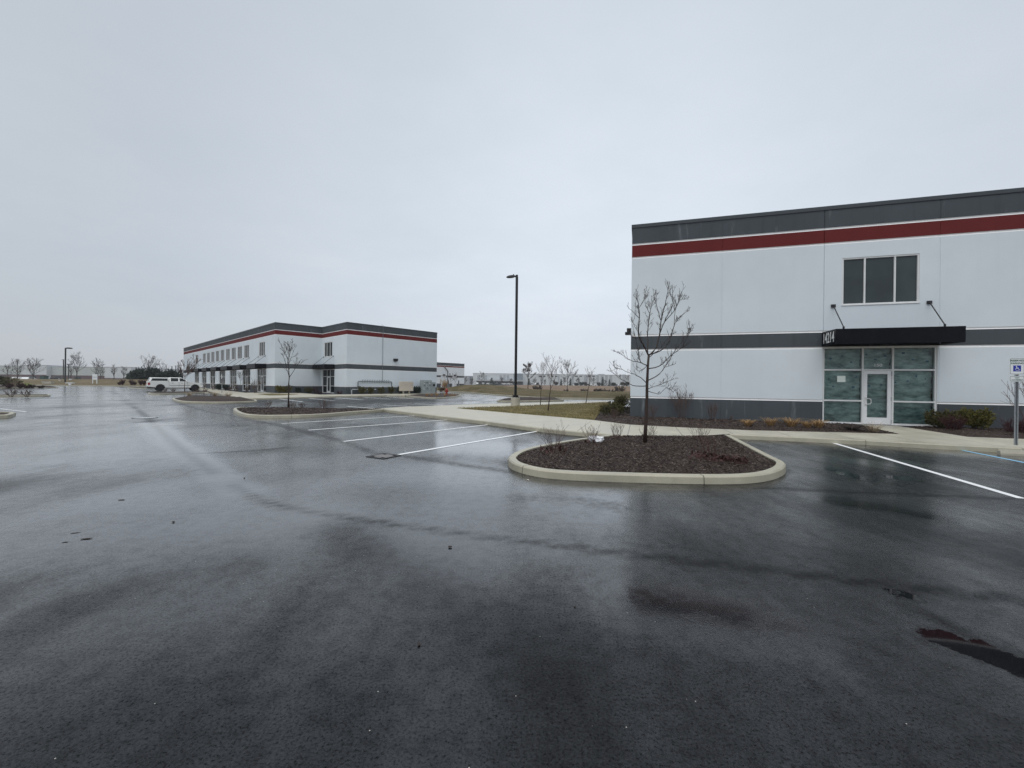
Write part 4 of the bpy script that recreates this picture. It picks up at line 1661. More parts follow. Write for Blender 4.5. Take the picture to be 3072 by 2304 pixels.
# ---- warehouses on the horizon
def warehouse(label, name, px0, px1, ytop0, ytop1, D, depth_, cols, base=0.6, group=None, panels=(), dark=(), louvres=(), rooftop=(), belt=None, brick_h=None, canopy=None, far_z=0.0):
    A, B = deep(px0, ytop0, D), deep(px1, ytop1, D)
    zt = max(A.z, B.z)
    o = thing(name, label, 'warehouse', (A.x, D, 0), 0, group)
    W = Wall((0, 0), (B.x - A.x, 0))
    sx = lambda px: deep(px, 1140, D).x - A.x
    zz = lambda px, y: deep(px, y, D).z
    mb = MB()
    mb.box(0, W.L, 0, depth_, base, zt - 0.35, cols)
    mb.build('wall', o)
    mb = MB()
    mb.box(-0.1, W.L + 0.1, -0.12, depth_ + 0.1, zt - 0.348, zt, 'alu_grey')
    mb.build('coping', o)
    for a, b, y0, y1 in panels:
        mb = MB()
        W.box(mb, sx(a), sx(b), 0.001, 0.12, zz(a, y1), zz(a, y0), 'far_panel')
        mb.build('wall_panel', o)
    for a, b, y0, y1 in dark:
        mb = MB()
        W.box(mb, sx(a), sx(b), 0.001, 0.5, zz(a, y1), zz(a, y0), 'far_dark')
        mb.build('entrance_wall', o)
    for a, b, y0, y1 in louvres:
        mb = MB()
        W.box(mb, sx(a), sx(b), 0.001, 0.1, zz(a, y1), zz(a, y0), 'glass_far')
        mb.build('window', o)
    for a, b, y0, y1 in rooftop:
        mb = MB()
        mb.box(sx(a), sx(b), 8, 14, zt + 0.001, zz(a, y0), 'alu_grey')
        mb.build('rooftop_unit', o)
    if brick_h:
        mb = MB()
        W.box(mb, -0.05, W.L + 0.05, 0.002, 0.15, base, brick_h, 'brick')
        mb.build('brick_base', o)
        mb = MB()
        n = int(W.L / 14)
        for k in range(n):
            s = 6 + k * 14
            W.box(mb, s, s + 4.5, 0.151, 0.2, brick_h * 0.35, brick_h * 0.8, 'glass_far')
        mb.build('window', o)
    if canopy:
        a, b, y0, y1 = canopy
        mb = MB()
        W.box(mb, sx(a), sx(b), 0.6, 4.0, zz(a, y1), zz(a, y0), 'alu_grey')
        W.box(mb, sx(a), sx(b), 0.001, 0.3, 0.7, zz(a, y1), 'door_grey')
        mb.build('canopy', o)
    return o


k8 = lambda x: 1500 + 0.18083 * x
y8 = lambda y: 1060 + 0.18083 * y
k44 = lambda x: 1300 + 0.30136 * x
y44 = lambda y: 800 + 0.30136 * y
DW = 360.0
warehouse('very long flat white warehouse on the horizon right of the lamp post', 'warehouse', 1569, 2100, 1122, 1127.5, DW, 90, 'far_white',
          panels=[(k8(a), k8(b), y8(365), y8(500)) for a, b in ((690, 720), (1395, 1450), (1600, 1640), (1670, 1715), (1745, 1785), (1815, 1860), (2030, 2075), (1190, 1225), (960, 985))],
          louvres=[(k8(a), k8(b), y8(372), y8(388)) for a, b in ((645, 690), (710, 752), (848, 885), (912, 952), (1245, 1290), (1318, 1360), (1455, 1500), (1530, 1572))],
          rooftop=[(k8(1680), k8(1770), y8(338), y8(348)), (k8(2080), k8(2110), y8(345), y8(350)), (k8(640), k8(655), y8(325), y8(330))])
warehouse('white warehouse block with grey panels and low entrance canopy, behind the lamp post', 'warehouse', 1419, 1568, 1119.5, 1121, DW - 14, 70, 'far_white',
          panels=[(k44(a), k44(b), y44(1078), y44(1130)) for a, b in ((437, 462), (512, 535), (658, 680), (695, 718), (730, 755))],
          dark=[(k44(800), k44(892), y44(1062), y44(1127))], canopy=(k44(430), k44(893), y44(1125), y44(1138)))
warehouse('short pale grey warehouse just right of the smaller industrial building', 'warehouse', 1386, 1420, 1127.5, 1128, DW + 40, 60, 'far_panel',
          dark=[(1409, 1420, 1128.5, 1150)])
k1 = lambda x: 0.14467 * x
y1_ = lambda y: 1060 + 0.14467 * y
k9 = lambda x: 180 + 0.13562 * x
y9 = lambda y: 1060 + 0.13562 * y
DL = 300.0
warehouse('long pale green warehouse on a brick base behind the left lamp post', 'warehouse', k1(970), k9(985), y1_(270), y9(322), DL, 80, 'far_green', brick_h=4.2)
warehouse('taller pale warehouse block with brown parapet on a brick base at the far left', 'warehouse', k1(450), k1(968), y1_(238), y1_(247), DL - 3, 80, 'far_white', brick_h=4.3)
warehouse('pale warehouse wing on a brick base cut by the left edge of the photo', 'warehouse', -260, k1(448), y1_(250), y1_(257), DL, 80, 'far_green', brick_h=4.3)
warehouse('stepped pale warehouse block with dark vents left of the evergreens', 'warehouse', k9(986), k9(1570), y9(297), y9(322), DL - 2, 80, 'far_white', brick_h=2.6,
          louvres=[(k9(a), k9(b), y9(385), y9(402)) for a, b in ((1130, 1160), (1352, 1382))])
warehouse('low pale warehouse wing meeting the evergreen bushes', 'warehouse', k9(1572), 500, y9(342), y9(360), DL + 6, 80, 'far_white', brick_h=2.6)

# ------------------------------------------------------------------ vegetation
def rv(rnd, s=1.0):
    return Vector((rnd.uniform(-s, s), rnd.uniform(-s, s), rnd.uniform(-s, s)))


def grow(mb, rnd, p, d, ln, r, level, m, rmin, sides, kids=(3, 5), up=0.25, wig=0.18, shrink=0.6, ang=(28, 55)):
    """one branch with its side branches, recursively"""
    n = 5 if level > 0 else 3
    pts, rad = [p.copy()], [r]
    dd = d.normalized()
    for i in range(n):
        dd = (dd + rv(rnd, wig) + Vector((0, 0, up * 0.25))).normalized()
        pts.append(pts[-1] + dd * ln / n)
        rad.append(max(rmin, r * (1 - 0.72 * (i + 1) / n)))
    mb.tube(pts, rad, m, sides if level > 1 else max(3, sides - 2), cap=False)
    if level <= 0:
        return
    for k in range(rnd.randint(*kids)):
        t = rnd.uniform(0.25, 0.95)
        i = min(int(t * n), n - 1)
        q = pts[i].lerp(pts[i + 1], t * n - i)
        axis = (pts[i + 1] - pts[i]).normalized()
        side = axis.cross(rv(rnd)).normalized()
        a = R(rnd.uniform(*ang))
        nd = axis * math.cos(a) + side * math.sin(a) + Vector((0, 0, up))
        grow(mb, rnd, q, nd, ln * shrink * rnd.uniform(0.7, 1.15) * (1.15 - 0.5 * t), max(rmin, r * (1 - 0.7 * t) * 0.62), level - 1, m, rmin, sides, kids, up, wig, shrink, ang)


def bare_tree(label, base, h, seed, trunk=0.35, r=0.05, spread=0.45, level=3, limbs=9, m='bark', tw='twig', rmin=0.006, lean=(0, 0), group=None, sides=6, ang=(30, 60), leader=True, name='bare_tree', up=0.35, leaves=0, kids=(3, 5), cone=0.62):
    rnd = random.Random(seed)
    t = thing(name, label, 'tree', tuple(base), 0, group)
    tm = MB()
    pts, rad = [Vector((0, 0, -0.05))], [r * 1.25]
    n = 9
    top = h * (0.97 if leader else trunk + 0.12)
    for i in range(1, n + 1):
        k = i / n
        off = Vector((lean[0] * k, lean[1] * k, 0)) + Vector((rnd.uniform(-1, 1), rnd.uniform(-1, 1), 0)) * 0.018 * h * (k ** 0.8)
        pts.append(Vector((0, 0, top * k)) + off)
        rad.append(max(rmin, r * (1 - 0.88 * k ** 0.9)))
    tm.tube(pts, rad, m, 8)
    tm.build('trunk', t, smooth=True)
    cm = MB()
    tips = []
    for k in range(limbs):
        f = trunk + (0.92 - trunk) * (k + rnd.uniform(0, 0.8)) / limbs
        f = min(f, 0.95) if leader else min(f, trunk + 0.11)
        x = f * h / top * n
        i = min(int(x), n - 1)
        q = pts[i].lerp(pts[i + 1], min(x - i, 1))
        az = k * 2.4 + rnd.uniform(-0.4, 0.4)
        a = R(rnd.uniform(*ang))
        d = Vector((math.cos(az) * math.sin(a), math.sin(az) * math.sin(a), math.cos(a)))
        ln = h * spread * (1.1 - cone * (f - trunk) / (1 - trunk)) * rnd.uniform(0.75, 1.15) / max(math.sin(a), 0.55) * 0.62
        if not leader:
            ln *= 1.4
        rr = max(rmin, r * (1 - 0.8 * f) * 0.62)
        grow(cm, rnd, q, d, ln, rr, level - 1, tw, rmin, sides, kids, up)
    cm.build('crown', t)
    if leaves:
        lm = MB()
        vs_ = cm.v
        for k in range(leaves):
            p = Vector(rnd.choice(vs_))
            if p.z < h * 0.42:
                continue
            for _ in range(3):
                c = p + rv(rnd, 0.12)
                u, w = rv(rnd).normalized() * 0.11, rv(rnd).normalized() * 0.08
                lm.face([c - u, c + w, c + u, c - w], 'dead_leaf')
        lm.build('leaves', t)
    return t


# --- the tree in the near island: main limbs follow the real one, twigs grown
def main_tree():
    base = at(1937, 1327, 0.17)
    Y0 = base.y
    t = thing('bare_tree', 'leafless young tree with low side branches standing in the nearest mulch island', 'tree', tuple(base))
    rnd = random.Random(12)
    k5 = lambda p: (1800 + 0.45222 * p[0], 600 + 0.45222 * p[1])

    def W(p, dy):
        q = k5(p)
        return deep(q[0], q[1], Y0 + dy) - base
    t.scale = (0.96, 0.96, 0.955)
    tm = MB()
    tr = [(297, 1625), (303, 1500), (308, 1380), (312, 1300), (312, 1220), (314, 1180), (318, 1080), (324, 1005)]
    tm.tube([W(p, 0) for p in tr], [0.056, 0.045, 0.041, 0.039, 0.037, 0.035, 0.031, 0.028], 'bark_near', 10)
    tm.build('trunk', t, smooth=True)
    limbs = [
        ([(324, 1005), (300, 955), (275, 910), (255, 850), (258, 740), (256, 670), (243, 600), (236, 548)], 0.017, 0.0, -0.35),
        ([(258, 740), (215, 700), (184, 672)], 0.007, -0.15, -0.3),
        ([(256, 672), (290, 620), (300, 562)], 0.007, -0.2, -0.1),
        ([(316, 990), (318, 900), (318, 820), (331, 715), (352, 640), (362, 575)], 0.013, 0.0, 0.45),
        ([(331, 715), (300, 640), (303, 580)], 0.006, 0.2, 0.5),
        ([(324, 1005), (375, 950), (398, 860), (410, 765), (437, 650), (450, 590), (463, 525)], 0.016, 0.0, 0.15),
        ([(402, 850), (432, 770), (470, 700), (492, 640), (489, 545)], 0.010, 0.1, -0.4),
        ([(440, 765), (500, 690), (530, 630), (551, 560)], 0.008, -0.05, -0.5),
        ([(410, 765), (385, 690), (366, 610), (372, 575)], 0.007, 0.1, 0.4),
        ([(324, 1000), (400, 975), (462, 915), (500, 800), (517, 765), (560, 720), (603, 693)], 0.013, 0.0, 0.5),
        ([(500, 800), (505, 700), (545, 620), (575, 608)], 0.006, 0.35, 0.5),
        ([(318, 1095), (395, 1080), (470, 1010), (545, 955), (622, 905)], 0.011, 0.0, -0.45),
        ([(545, 955), (590, 880), (610, 820)], 0.005, -0.35, -0.5),
        ([(315, 1180), (375, 1150), (440, 1080), (510, 965), (575, 885), (605, 822)], 0.011, 0.0, 0.35),
        ([(440, 1085), (490, 1070), (512, 1062)], 0.004, 0.15, 0.2),
        ([(317, 1078), (270, 1050), (252, 1000), (246, 940), (216, 835)], 0.010, 0.0, -0.2),
        ([(316, 1075), (258, 1052), (200, 1040), (140, 1000), (92, 975)], 0.009, 0.0, 0.4),
        ([(313, 1200), (270, 1160), (225, 1135), (180, 1120), (118, 1095), (85, 1092)], 0.009, 0.0, -0.3),
        ([(312, 1216), (235, 1215), (190, 1200), (150, 1178), (110, 1155), (84, 1128)], 0.009, 0.0, 0.15),
        ([(313, 1245), (355, 1222), (430, 1198), (495, 1165)], 0.007, 0.0, 0.3),
        ([(313, 1250), (360, 1262), (400, 1270), (450, 1228), (497, 1262)], 0.007, 0.0, -0.4),
        ([(320, 1060), (290, 1100), (250, 1110), (238, 1098)], 0.006, 0.0, 0.3),
        ([(318, 1030), (360, 990), (400, 960), (440, 905), (480, 870)], 0.008, 0.0, -0.2),
        ([(300, 960), (270, 900), (215, 880), (185, 840)], 0.007, -0.05, 0.3),
        ([(255, 850), (225, 800), (212, 760)], 0.005, -0.1, -0.4),
    ]
    for pts, r0, d0, d1 in limbs:
        n = len(pts)
        P = [W(p, d0 + (d1 - d0) * i / (n - 1)) for i, p in enumerate(pts)]
        P = spline(P, 3)
        P = [p + rv(rnd, 0.008) for p in P]
        cm = MB()
        rad = [max(0.0050, r0 * 1.3 * (1 - 0.8 * i / (len(P) - 1))) for i in range(len(P))]
        cm.tube(P, rad, 'bark_near', 7, cap=False)
        tot = sum((b - a).length for a, b in zip(P[:-1], P[1:]))
        for k in range(int(tot / 0.085) + 1):
            i = rnd.randint(len(P) // 4, len(P) - 2)
            q = P[i].lerp(P[i + 1], rnd.random())
            ax = (P[i + 1] - P[i]).normalized()
            a = R(rnd.uniform(25, 60))
            d = ax * math.cos(a) + ax.cross(rv(rnd)).normalized() * math.sin(a) + Vector((0, 0, 0.5))
            grow(cm, rnd, q, d, rnd.uniform(0.08, 0.26), 0.0050, 1, 'bark_near', 0.0034, 5, (1, 3), 0.3, 0.22)
        cm.build('limb', t)


main_tree()

# --- other bare trees that stand near
bt = at(865.5, 1218.7, 0.17)
bare_tree('leafless slim tree with upswept branches in the kerbed island before the L shaped building', bt, 3.75, 21, 0.40, 0.045, 0.34, 3, 13, 'bark_near', 'bark_near', 0.0065, ang=(24, 48), kids=(2, 3), cone=0.95)
bt = at(1644, 1233.6, KH)
bare_tree('taller and nearer of the two leafless saplings right of the lamp post', bt, 2.68, 33, 0.42, 0.034, 0.36, 3, 11, 'bark', 'twig', 0.0042, ang=(20, 40), kids=(2, 3), lean=(0.22, 0))
bt = at(1620.8, 1216.4, KH)
bare_tree('thinner leafless sapling just right of the lamp post, behind the taller one', bt, 2.70, 35, 0.45, 0.028, 0.40, 3, 9, 'bark', 'twig', 0.0042, ang=(20, 40), kids=(2, 3), lean=(0.1, 0))
bt = at(1757.6, 1208, KH)
bare_tree('leafless sapling leaning right near the yew shrubs by the near building', bt, 2.72, 37, 0.42, 0.034, 0.36, 3, 9, 'bark', 'twig', 0.0042, lean=(0.42, 0), ang=(22, 45), kids=(2, 3))
bt = deep(1584, 1169, 96); bt.z = 0.35
bare_tree('young tree still holding dark dead leaves beyond the grass bank', bt, 5.6, 39, 0.38, 0.10, 0.42, 3, 12, 'bark', 'twig', 0.016, ang=(30, 58), leaves=220)
bt = deep(1702, 1176, 84); bt.z = 0.2
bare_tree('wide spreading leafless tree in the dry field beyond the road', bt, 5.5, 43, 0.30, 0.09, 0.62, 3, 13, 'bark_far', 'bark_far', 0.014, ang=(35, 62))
bt = at(554, 1173.5, KH)
bare_tree('leafless tree with forked crown in front of the pickup truck', bt, 3.15, 45, 0.50, 0.06, 0.52, 3, 10, 'bark', 'twig', 0.016, ang=(30, 62), leader=False)

# --- trees along the left skyline
TL = [
    (52, 1141, 1077, 118, 0.75, 51, 'leafless many stemmed tree at the far left before the white warehouse', 11),
    (22, 1141, 1086, 122, 0.6, 52, 'ragged leafless tree at the left picture edge before the warehouse', 9),
    (99, 1140, 1079, 116, 0.85, 53, 'dark twiggy round crowned tree before the brick based warehouse', 16),
    (230, 1136, 1056, 124, 0.60, 54, 'tall open crowned leafless tree just right of the left lamp post', 13),
    (212, 1136, 1068, 128, 0.35, 55, 'narrow leafless tree close behind the left lamp post', 8),
    (288, 1138, 1071, 126, 0.50, 56, 'dense leafless tree rising behind the white two legged sign', 15),
    (302, 1138, 1075, 128, 0.42, 57, 'pale slender leafless tree right of the white two legged sign', 9),
    (342, 1137, 1082, 135, 0.40, 58, 'slim leafless tree before the dark warehouse vents', 9),
    (371, 1137, 1089, 135, 0.45, 59, 'faint small leafless tree left of the evergreen bushes', 9),
    (447, 1136, 1078, 120, 0.85, 60, 'broad brown twiggy tree growing out of the dark evergreen bushes', 18),
    (484, 1136, 1084, 124, 0.60, 61, 'thin leafless tree right of the broad brown one, above the evergreens', 8),
]
for px, yb, yt, Y, sp, sd, lab, nl in TL:
    b = deep(px, yb, Y)
    h = deep(px, yt, Y).z - 1.3
    b.z = 1.2
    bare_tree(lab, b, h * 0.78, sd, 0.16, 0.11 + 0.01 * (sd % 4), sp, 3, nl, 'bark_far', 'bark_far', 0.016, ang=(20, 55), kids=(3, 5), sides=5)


def foliage_clump(mb, rnd, c, rad, n, m, leaf=0.06, flat=1.0, spiky=0.0):
    """many small leaf faces spread through a lumpy volume"""
    for _ in range(n):
        d = rv(rnd)
        while d.length > 1 or d.length < 0.05:
            d = rv(rnd)
        rr = d.length ** 0.45
        d = d.normalized()
        lump = 0.75 + 0.5 * (0.5 + 0.5 * mnoise.noise(d * 2.3 + Vector(c)))
        p = Vector(c) + Vector((d.x * rad[0], d.y * rad[1], d.z * rad[2])) * rr * lump
        u = (d + rv(rnd, 0.7) + Vector((0, 0, spiky))).normalized() * leaf * rnd.uniform(0.6, 1.5)
        w = u.cross(rv(rnd)).normalized() * leaf * rnd.uniform(0.18, 0.4)
        mb.face([p - u * 0.5 - w * 0.5, p - u * 0.3 + w, p + u, p + u * 0.2 - w], m)


def evergreen_shrub(name, label, base, w, h, m, seed, n=900, leaf=0.07, group=None, spiky=0.35, clumps=7, cat='shrub'):
    rnd = random.Random(seed)
    t = thing(name, label, cat, tuple(base), 0, group)
    st = MB()
    fo = MB()
    for k in range(clumps):
        a = k * 2.4 + rnd.uniform(-0.5, 0.5)
        r = w * 0.5 * rnd.uniform(0.15, 0.62)
        c = Vector((math.cos(a) * r, math.sin(a) * r, h * rnd.uniform(0.38, 0.72)))
        st.tube([Vector((0, 0, -0.04)) + rv(rnd, 0.03), c * 0.5 + Vector((0, 0, 0.02)), c], [0.02, 0.014, 0.006], 'bark', 5)
        foliage_clump(fo, rnd, c, (w * 0.24, w * 0.24, h * 0.30), n // clumps, m, leaf, 1, spiky)
        # a few shoots that break the outline
        for _ in range(5):
            d = (c.normalized() + rv(rnd, 0.5)).normalized()
            p = c + d * h * 0.25
            q = p + d * h * rnd.uniform(0.1, 0.28)
            for s in range(8):
                z = p.lerp(q, s / 7)
                u = (d + rv(rnd, 0.8)).normalized() * leaf * 0.9
                v = u.cross(rv(rnd)).normalized() * leaf * 0.3
                fo.face([z - v, z + v, z + u], m)
    st.build('stem', t)
    fo.build('foliage', t)
    return t


def twig_shrub(name, label, base, w, h, m, seed, stems=16, level=1, r=0.006, rmin=0.003, group=None, cat='shrub', up=0.35, litter=0):
    rnd = random.Random(seed)
    t = thing(name, label, cat, tuple(base), 0, group)
    mb = MB()
    for k in range(stems):
        a = rnd.uniform(0, 6.28)
        f = rnd.uniform(0.1, 1.0)
        d = Vector((math.cos(a) * f * w / h * 0.55, math.sin(a) * f * w / h * 0.55, 1))
        grow(mb, rnd, Vector((math.cos(a), math.sin(a), 0)) * w * 0.06 + Vector((0, 0, -0.04)), d, h * rnd.uniform(0.6, 1.0), r, level, m, rmin, 5, (2, 5), up, 0.16, 0.5)
    for _ in range(litter):
        a, f = rnd.uniform(0, 6.28), rnd.random() ** 0.6 * w * 0.45
        p = Vector((math.cos(a) * f, math.sin(a) * f, rnd.uniform(0.0, 0.10)))
        u, v = rv(rnd).normalized() * 0.05, rv(rnd).normalized() * 0.03
        mb.face([p - u, p + v, p + u, p - v], 'twig_red')
    mb.build('stem', t)
    return t


def grass_tuft(name, label, base, w, h, m, seed, n=220, group=None, bent=1.0):
    rnd = random.Random(seed)
    t = thing(name, label, 'grass', tuple(base), 0, group)
    mb = MB()
    for _ in range(n):
        a = rnd.uniform(0, 6.28)
        ln = rnd.uniform(0.5, 1.0)
        r0 = rnd.random() * w * 0.12
        d = Vector((math.cos(a), math.sin(a), 0))
        s = Vector((-d.y, d.x, 0)) * rnd.uniform(0.003, 0.006)
        pts = []
        for k in range(5):
            f = k / 4
            pts.append(d * (r0 + w * 0.5 * ln * f ** 1.2) + Vector((0, 0, h * ln * (math.sin(min(f * 1.9 * bent, 2.6)) / 1.0) if bent > 0.3 else h * ln * f)))
        for k in range(4):
            wa, wb = 1 - k / 4.6, 1 - (k + 1) / 4.6
            mb.face([pts[k] - s * wa, pts[k] + s * wa, pts[k + 1] + s * wb, pts[k + 1] - s * wb], m)
    mb.build('blades', t)
    return t


def bed_z(poly_obj, x, y):
    from mathutils.bvhtree import BVHTree
    bm = bmesh.new()
    bm.from_mesh(poly_obj.data)
    h = BVHTree.FromBMesh(bm).ray_cast(Vector((x, y, 3)), Vector((0, 0, -1)))
    bm.free()
    return h[0].z if h[0] is not None else KH


def on_bed(px, py, bed):
    p = at(px, py, KH + 0.03)
    p.z = bed_z(bed, p.x, p.y) - 0.01
    return p


# near island shrubs
k8f = lambda p: (1450 + 0.45208 * p[0], 1150 + 0.45208 * p[1])
for (p, w, h, sd, lab, m, lit) in [
    ((470, 448), 0.80, 0.62, 71, 'bare reddish shrub at the left tip of the nearest mulch island', 'twig_red', 40),
    ((720, 398), 0.62, 0.50, 72, 'bare wispy shrub holding the white plastic bag in the nearest island', 'twig', 10),
    ((890, 366), 0.72, 0.48, 73, 'low bare shrub between the plastic bag and the tree trunk', 'twig', 12),
    ((1090, 358), 0.78, 0.46, 74, 'bare shrub right behind the trunk of the nearest island tree', 'twig', 12),
    ((1445, 385), 0.80, 0.52, 75, 'pale bare shrub at the back right corner of the nearest island', 'twig', 10),
    ((1500, 500), 0.85, 0.50, 76, 'bare shrub with curled red brown leaves on the right of the nearest island', 'twig_red', 120),
    ((1660, 520), 0.55, 0.22, 77, 'low dark red sprig near the right kerb of the nearest island', 'twig_red', 60),
]:
    q = k8f(p)
    twig_shrub('bare_shrub', lab, on_bed(q[0], q[1], bed1), w, h, m, sd, 15 if h > 0.3 else 10, 1, 0.0048, 0.0022, 'bare shrubs in the nearest island', litter=lit)

# bed along the near building
k5f = lambda p: (1800 + 0.45222 * p[0], 600 + 0.45222 * p[1])
for (p, w, h, sd, lab, m, st) in [
    ((338, 1455), 0.75, 0.75, 81, 'small bare shrub left of the tall bare one at the foot of the near building', 'twig', 18),
    ((545, 1450), 1.35, 1.30, 82, 'tall bare many stemmed shrub against the dark base of the near building', 'twig', 20),
    ((745, 1462), 0.75, 0.82, 83, 'small bare shrub right of the tall bare one at the foot of the near building', 'twig', 20),
    ((872, 1460), 0.25, 0.25, 84, 'tiny dark twigs at the foot of the near building', 'twig', 6),
]:
    q = k5f(p)
    twig_shrub('bare_shrub', lab, on_bed(q[0], q[1], bed2), w, h, m, sd, st, 2 if h > 1 else 1, 0.006, 0.0035, 'bare shrubs along the near building', up=0.5)
for i, (p, w, h, lab) in enumerate([
    ((980, 1502), 0.75, 0.26, 'dead ornamental grass clump lying left, leftmost of the five tan clumps'),
    ((1130, 1500), 0.85, 0.34, 'dead ornamental grass clump with upright stalks, second of the five tan clumps'),
    ((1270, 1503), 1.0, 0.36, 'widest dead ornamental grass clump, in the middle of the tan row'),
    ((1375, 1512), 0.7, 0.26, 'flat dead ornamental grass clump left of the storefront corner'),
    ((1450, 1512), 0.85, 0.32, 'dead ornamental grass clump at the left edge of the storefront'),
]):
    q = k5f(p)
    grass_tuft('ornamental_grass', lab, on_bed(q[0], q[1], bed2), w, h, 'dead_grass', 90 + i, 260, 'dead ornamental grasses by the near building')
k7 = lambda p: (2400 + 0.36168 * p[0], 950 + 0.36168 * p[1])
q = k7((430, 940))
grass_tuft('ornamental_grass', 'reddish flattened grass below the left storefront panes', on_bed(q[0], q[1], bed2), 1.2, 0.22, 'dead_leaf', 97, 260, 'dead ornamental grasses by the near building')
q = k7((610, 950))
grass_tuft('ornamental_grass', 'pale feathery dry grass just left of the white door', on_bed(q[0], q[1], bed2), 1.0, 0.42, 'pale_grass', 98, 120, 'dead ornamental grasses by the near building', bent=0.65)

# yews at the left corner of the near building
p = at(1860, 1236, KH)
evergreen_shrub('yew_shrub', 'rounded dark evergreen shrub at the left corner, farther of the pair', p, 1.25, 0.84, 'yew', 101, 2600, 0.055)
p = at(1838, 1247, KH)
evergreen_shrub('yew_shrub', 'rounded dark evergreen shrub in front of the other at the left corner', p, 1.15, 0.62, 'yew', 102, 2200, 0.055)
p = at(1843, 1257, KH)
twig_shrub('bare_shrub', 'tan bare twigs poking from the yew at the left corner', p, 0.5, 0.55, 'twig', 103, 14, 1, 0.005, 0.003, 'bare shrubs along the near building')
# right of the storefront
p = at(2826, 1286, KH)
evergreen_shrub('juniper_shrub', 'spreading green juniper beside the right storefront jamb', p, 0.9, 0.66, 'yew', 105, 2200, 0.06, spiky=0.6)
p = at(2862, 1291, KH)
twig_shrub('barberry_shrub', 'dense dark red barberry between the two junipers', p, 1.25, 0.58, 'barberry', 106, 70, 1, 0.006, 0.004)
p = at(2925, 1290, KH)
evergreen_shrub('juniper_shrub', 'bright yellow green juniper against the dark base right of the storefront', p, 1.15, 0.70, 'juniper', 107, 2600, 0.06, spiky=0.7)
p = at(3050, 1302, KH)
twig_shrub('barberry_shrub', 'dark red barberry at the right edge behind the sign post', p, 1.5, 0.6, 'barberry', 108, 80, 1, 0.006, 0.004)
p = at(3110, 1300, KH)
twig_shrub('bare_shrub', 'bare grey shrub reaching in at the right edge beside the sign', p, 1.3, 1.9, 'twig', 109, 16, 2, 0.009, 0.004)

# island A (young tree) shrubs
kA = lambda p: (500 + 0.22604 * p[0], 900 + 0.22604 * p[1])
for (p, w, h, sd, lab) in [
    ((1340, 1412), 0.8, 0.45, 111, 'bare shrub left of the young tree in the second kerbed island'),
    ((1670, 1425), 0.6, 0.40, 112, 'bare shrub close right of the young tree in the second kerbed island'),
    ((1800, 1412), 0.6, 0.35, 113, 'thin bare shrub further right of the young tree in the second kerbed island'),
    ((2070, 1440), 1.0, 0.55, 114, 'bare shrub with a scrap of white litter in the second kerbed island'),
]:
    q = kA(p)
    twig_shrub('bare_shrub', lab, on_bed(q[0], q[1], bedA), w, h, 'twig', sd, 13, 1, 0.007, 0.005, 'bare shrubs in the second island')
for (p, w, h, sd, lab, bed) in [
    ((300, 1300), 1.3, 0.42, 116, 'tan dry grass clump at the left of the third kerbed island', bedB),
    ((640, 1298), 1.3, 0.35, 117, 'tan dry grass clump in the middle of the third kerbed island', bedB),
    ((820, 1296), 1.5, 0.45, 118, 'tan dry grass clump at the back right of the third kerbed island', bedB),
]:
    q = kA(p)
    grass_tuft('dry_grass', lab, on_bed(q[0], q[1], bedB), w, h, 'pale_grass', sd, 160, 'dry grasses in the third island')
kE = lambda p: (1140 + 0.13562 * p[0], 1100 + 0.13562 * p[1])
for i, (x, lab) in enumerate(((1045, 'leftmost tan dry grass clump in the hydrant island'), (1145, 'second tan dry grass clump in the hydrant island'), (1250, 'tallest tan dry grass clump in the hydrant island'), (1440, 'tan dry grass clump at the foot of the hydrant'), (1560, 'tan dry grass clump right of the hydrant'), (1640, 'rightmost tan dry grass clump in the hydrant island'))):
    q = kE((x, 648))
    grass_tuft('dry_grass', lab, on_bed(q[0], q[1], bedE), 1.1, 0.55 if i == 2 else 0.4, 'dead_grass', 120 + i, 90, 'dry grasses in the hydrant island')

# shrubs of the far building: pixel column -> position on the bed beside the wall
def far_shrub(kind, W, s, d, w, h, m, sd, lab, n=420):
    fu = FU
    lp = W.P(s, d, 0)
    p = fb(lp.x, lp.y, KH - 0.02)
    if kind == 'e':
        evergreen_shrub('evergreen_shrub', lab, p, w * 0.9, h * 0.82, m, sd, n, 0.14, spiky=0.5, group='shrubs along the L shaped building')
    else:
        twig_shrub('bare_shrub', lab, p, w, h, m, sd, 16, 1, 0.014, 0.010, group='shrubs along the L shaped building')


for i, (x, w, h, lab) in enumerate(((815, 1.0, 1.0, 'left end of the gas manifold'), (935, 0.8, 0.9, 'under the left half of the gas manifold'), (1078, 1.0, 0.95, 'under the middle of the gas manifold'), (1210, 0.9, 0.95, 'under the right end of the gas manifold'))):
    s = wall_s(WE, far, k3(x), 1170, 0.9)[0]
    far_shrub('e', WE, s, 0.9, w, h, 'yew', 130 + i, 'small evergreen shrub at the ' + lab if i == 0 else 'small evergreen shrub ' + lab)
for i, (x, w, h, lab) in enumerate(((1325, 0.9, 1.0, 'dark evergreen shrub left of the beige cabinet'), (1460, 0.8, 0.8, 'dark evergreen shrub behind the legs of the beige cabinet'), (1555, 1.1, 1.1, 'dark evergreen shrub between the beige cabinet and the meters'), (1628, 0.7, 0.8, 'dark evergreen shrub at the foot of the meter cabinet'))):
    s = wall_s(WE, far, k3(x), 1170, 0.7)[0]
    far_shrub('e', WE, s, 0.7, w, h, 'evergreen', 140 + i, lab)
WA = Wall(PTS[1], PTS[2])
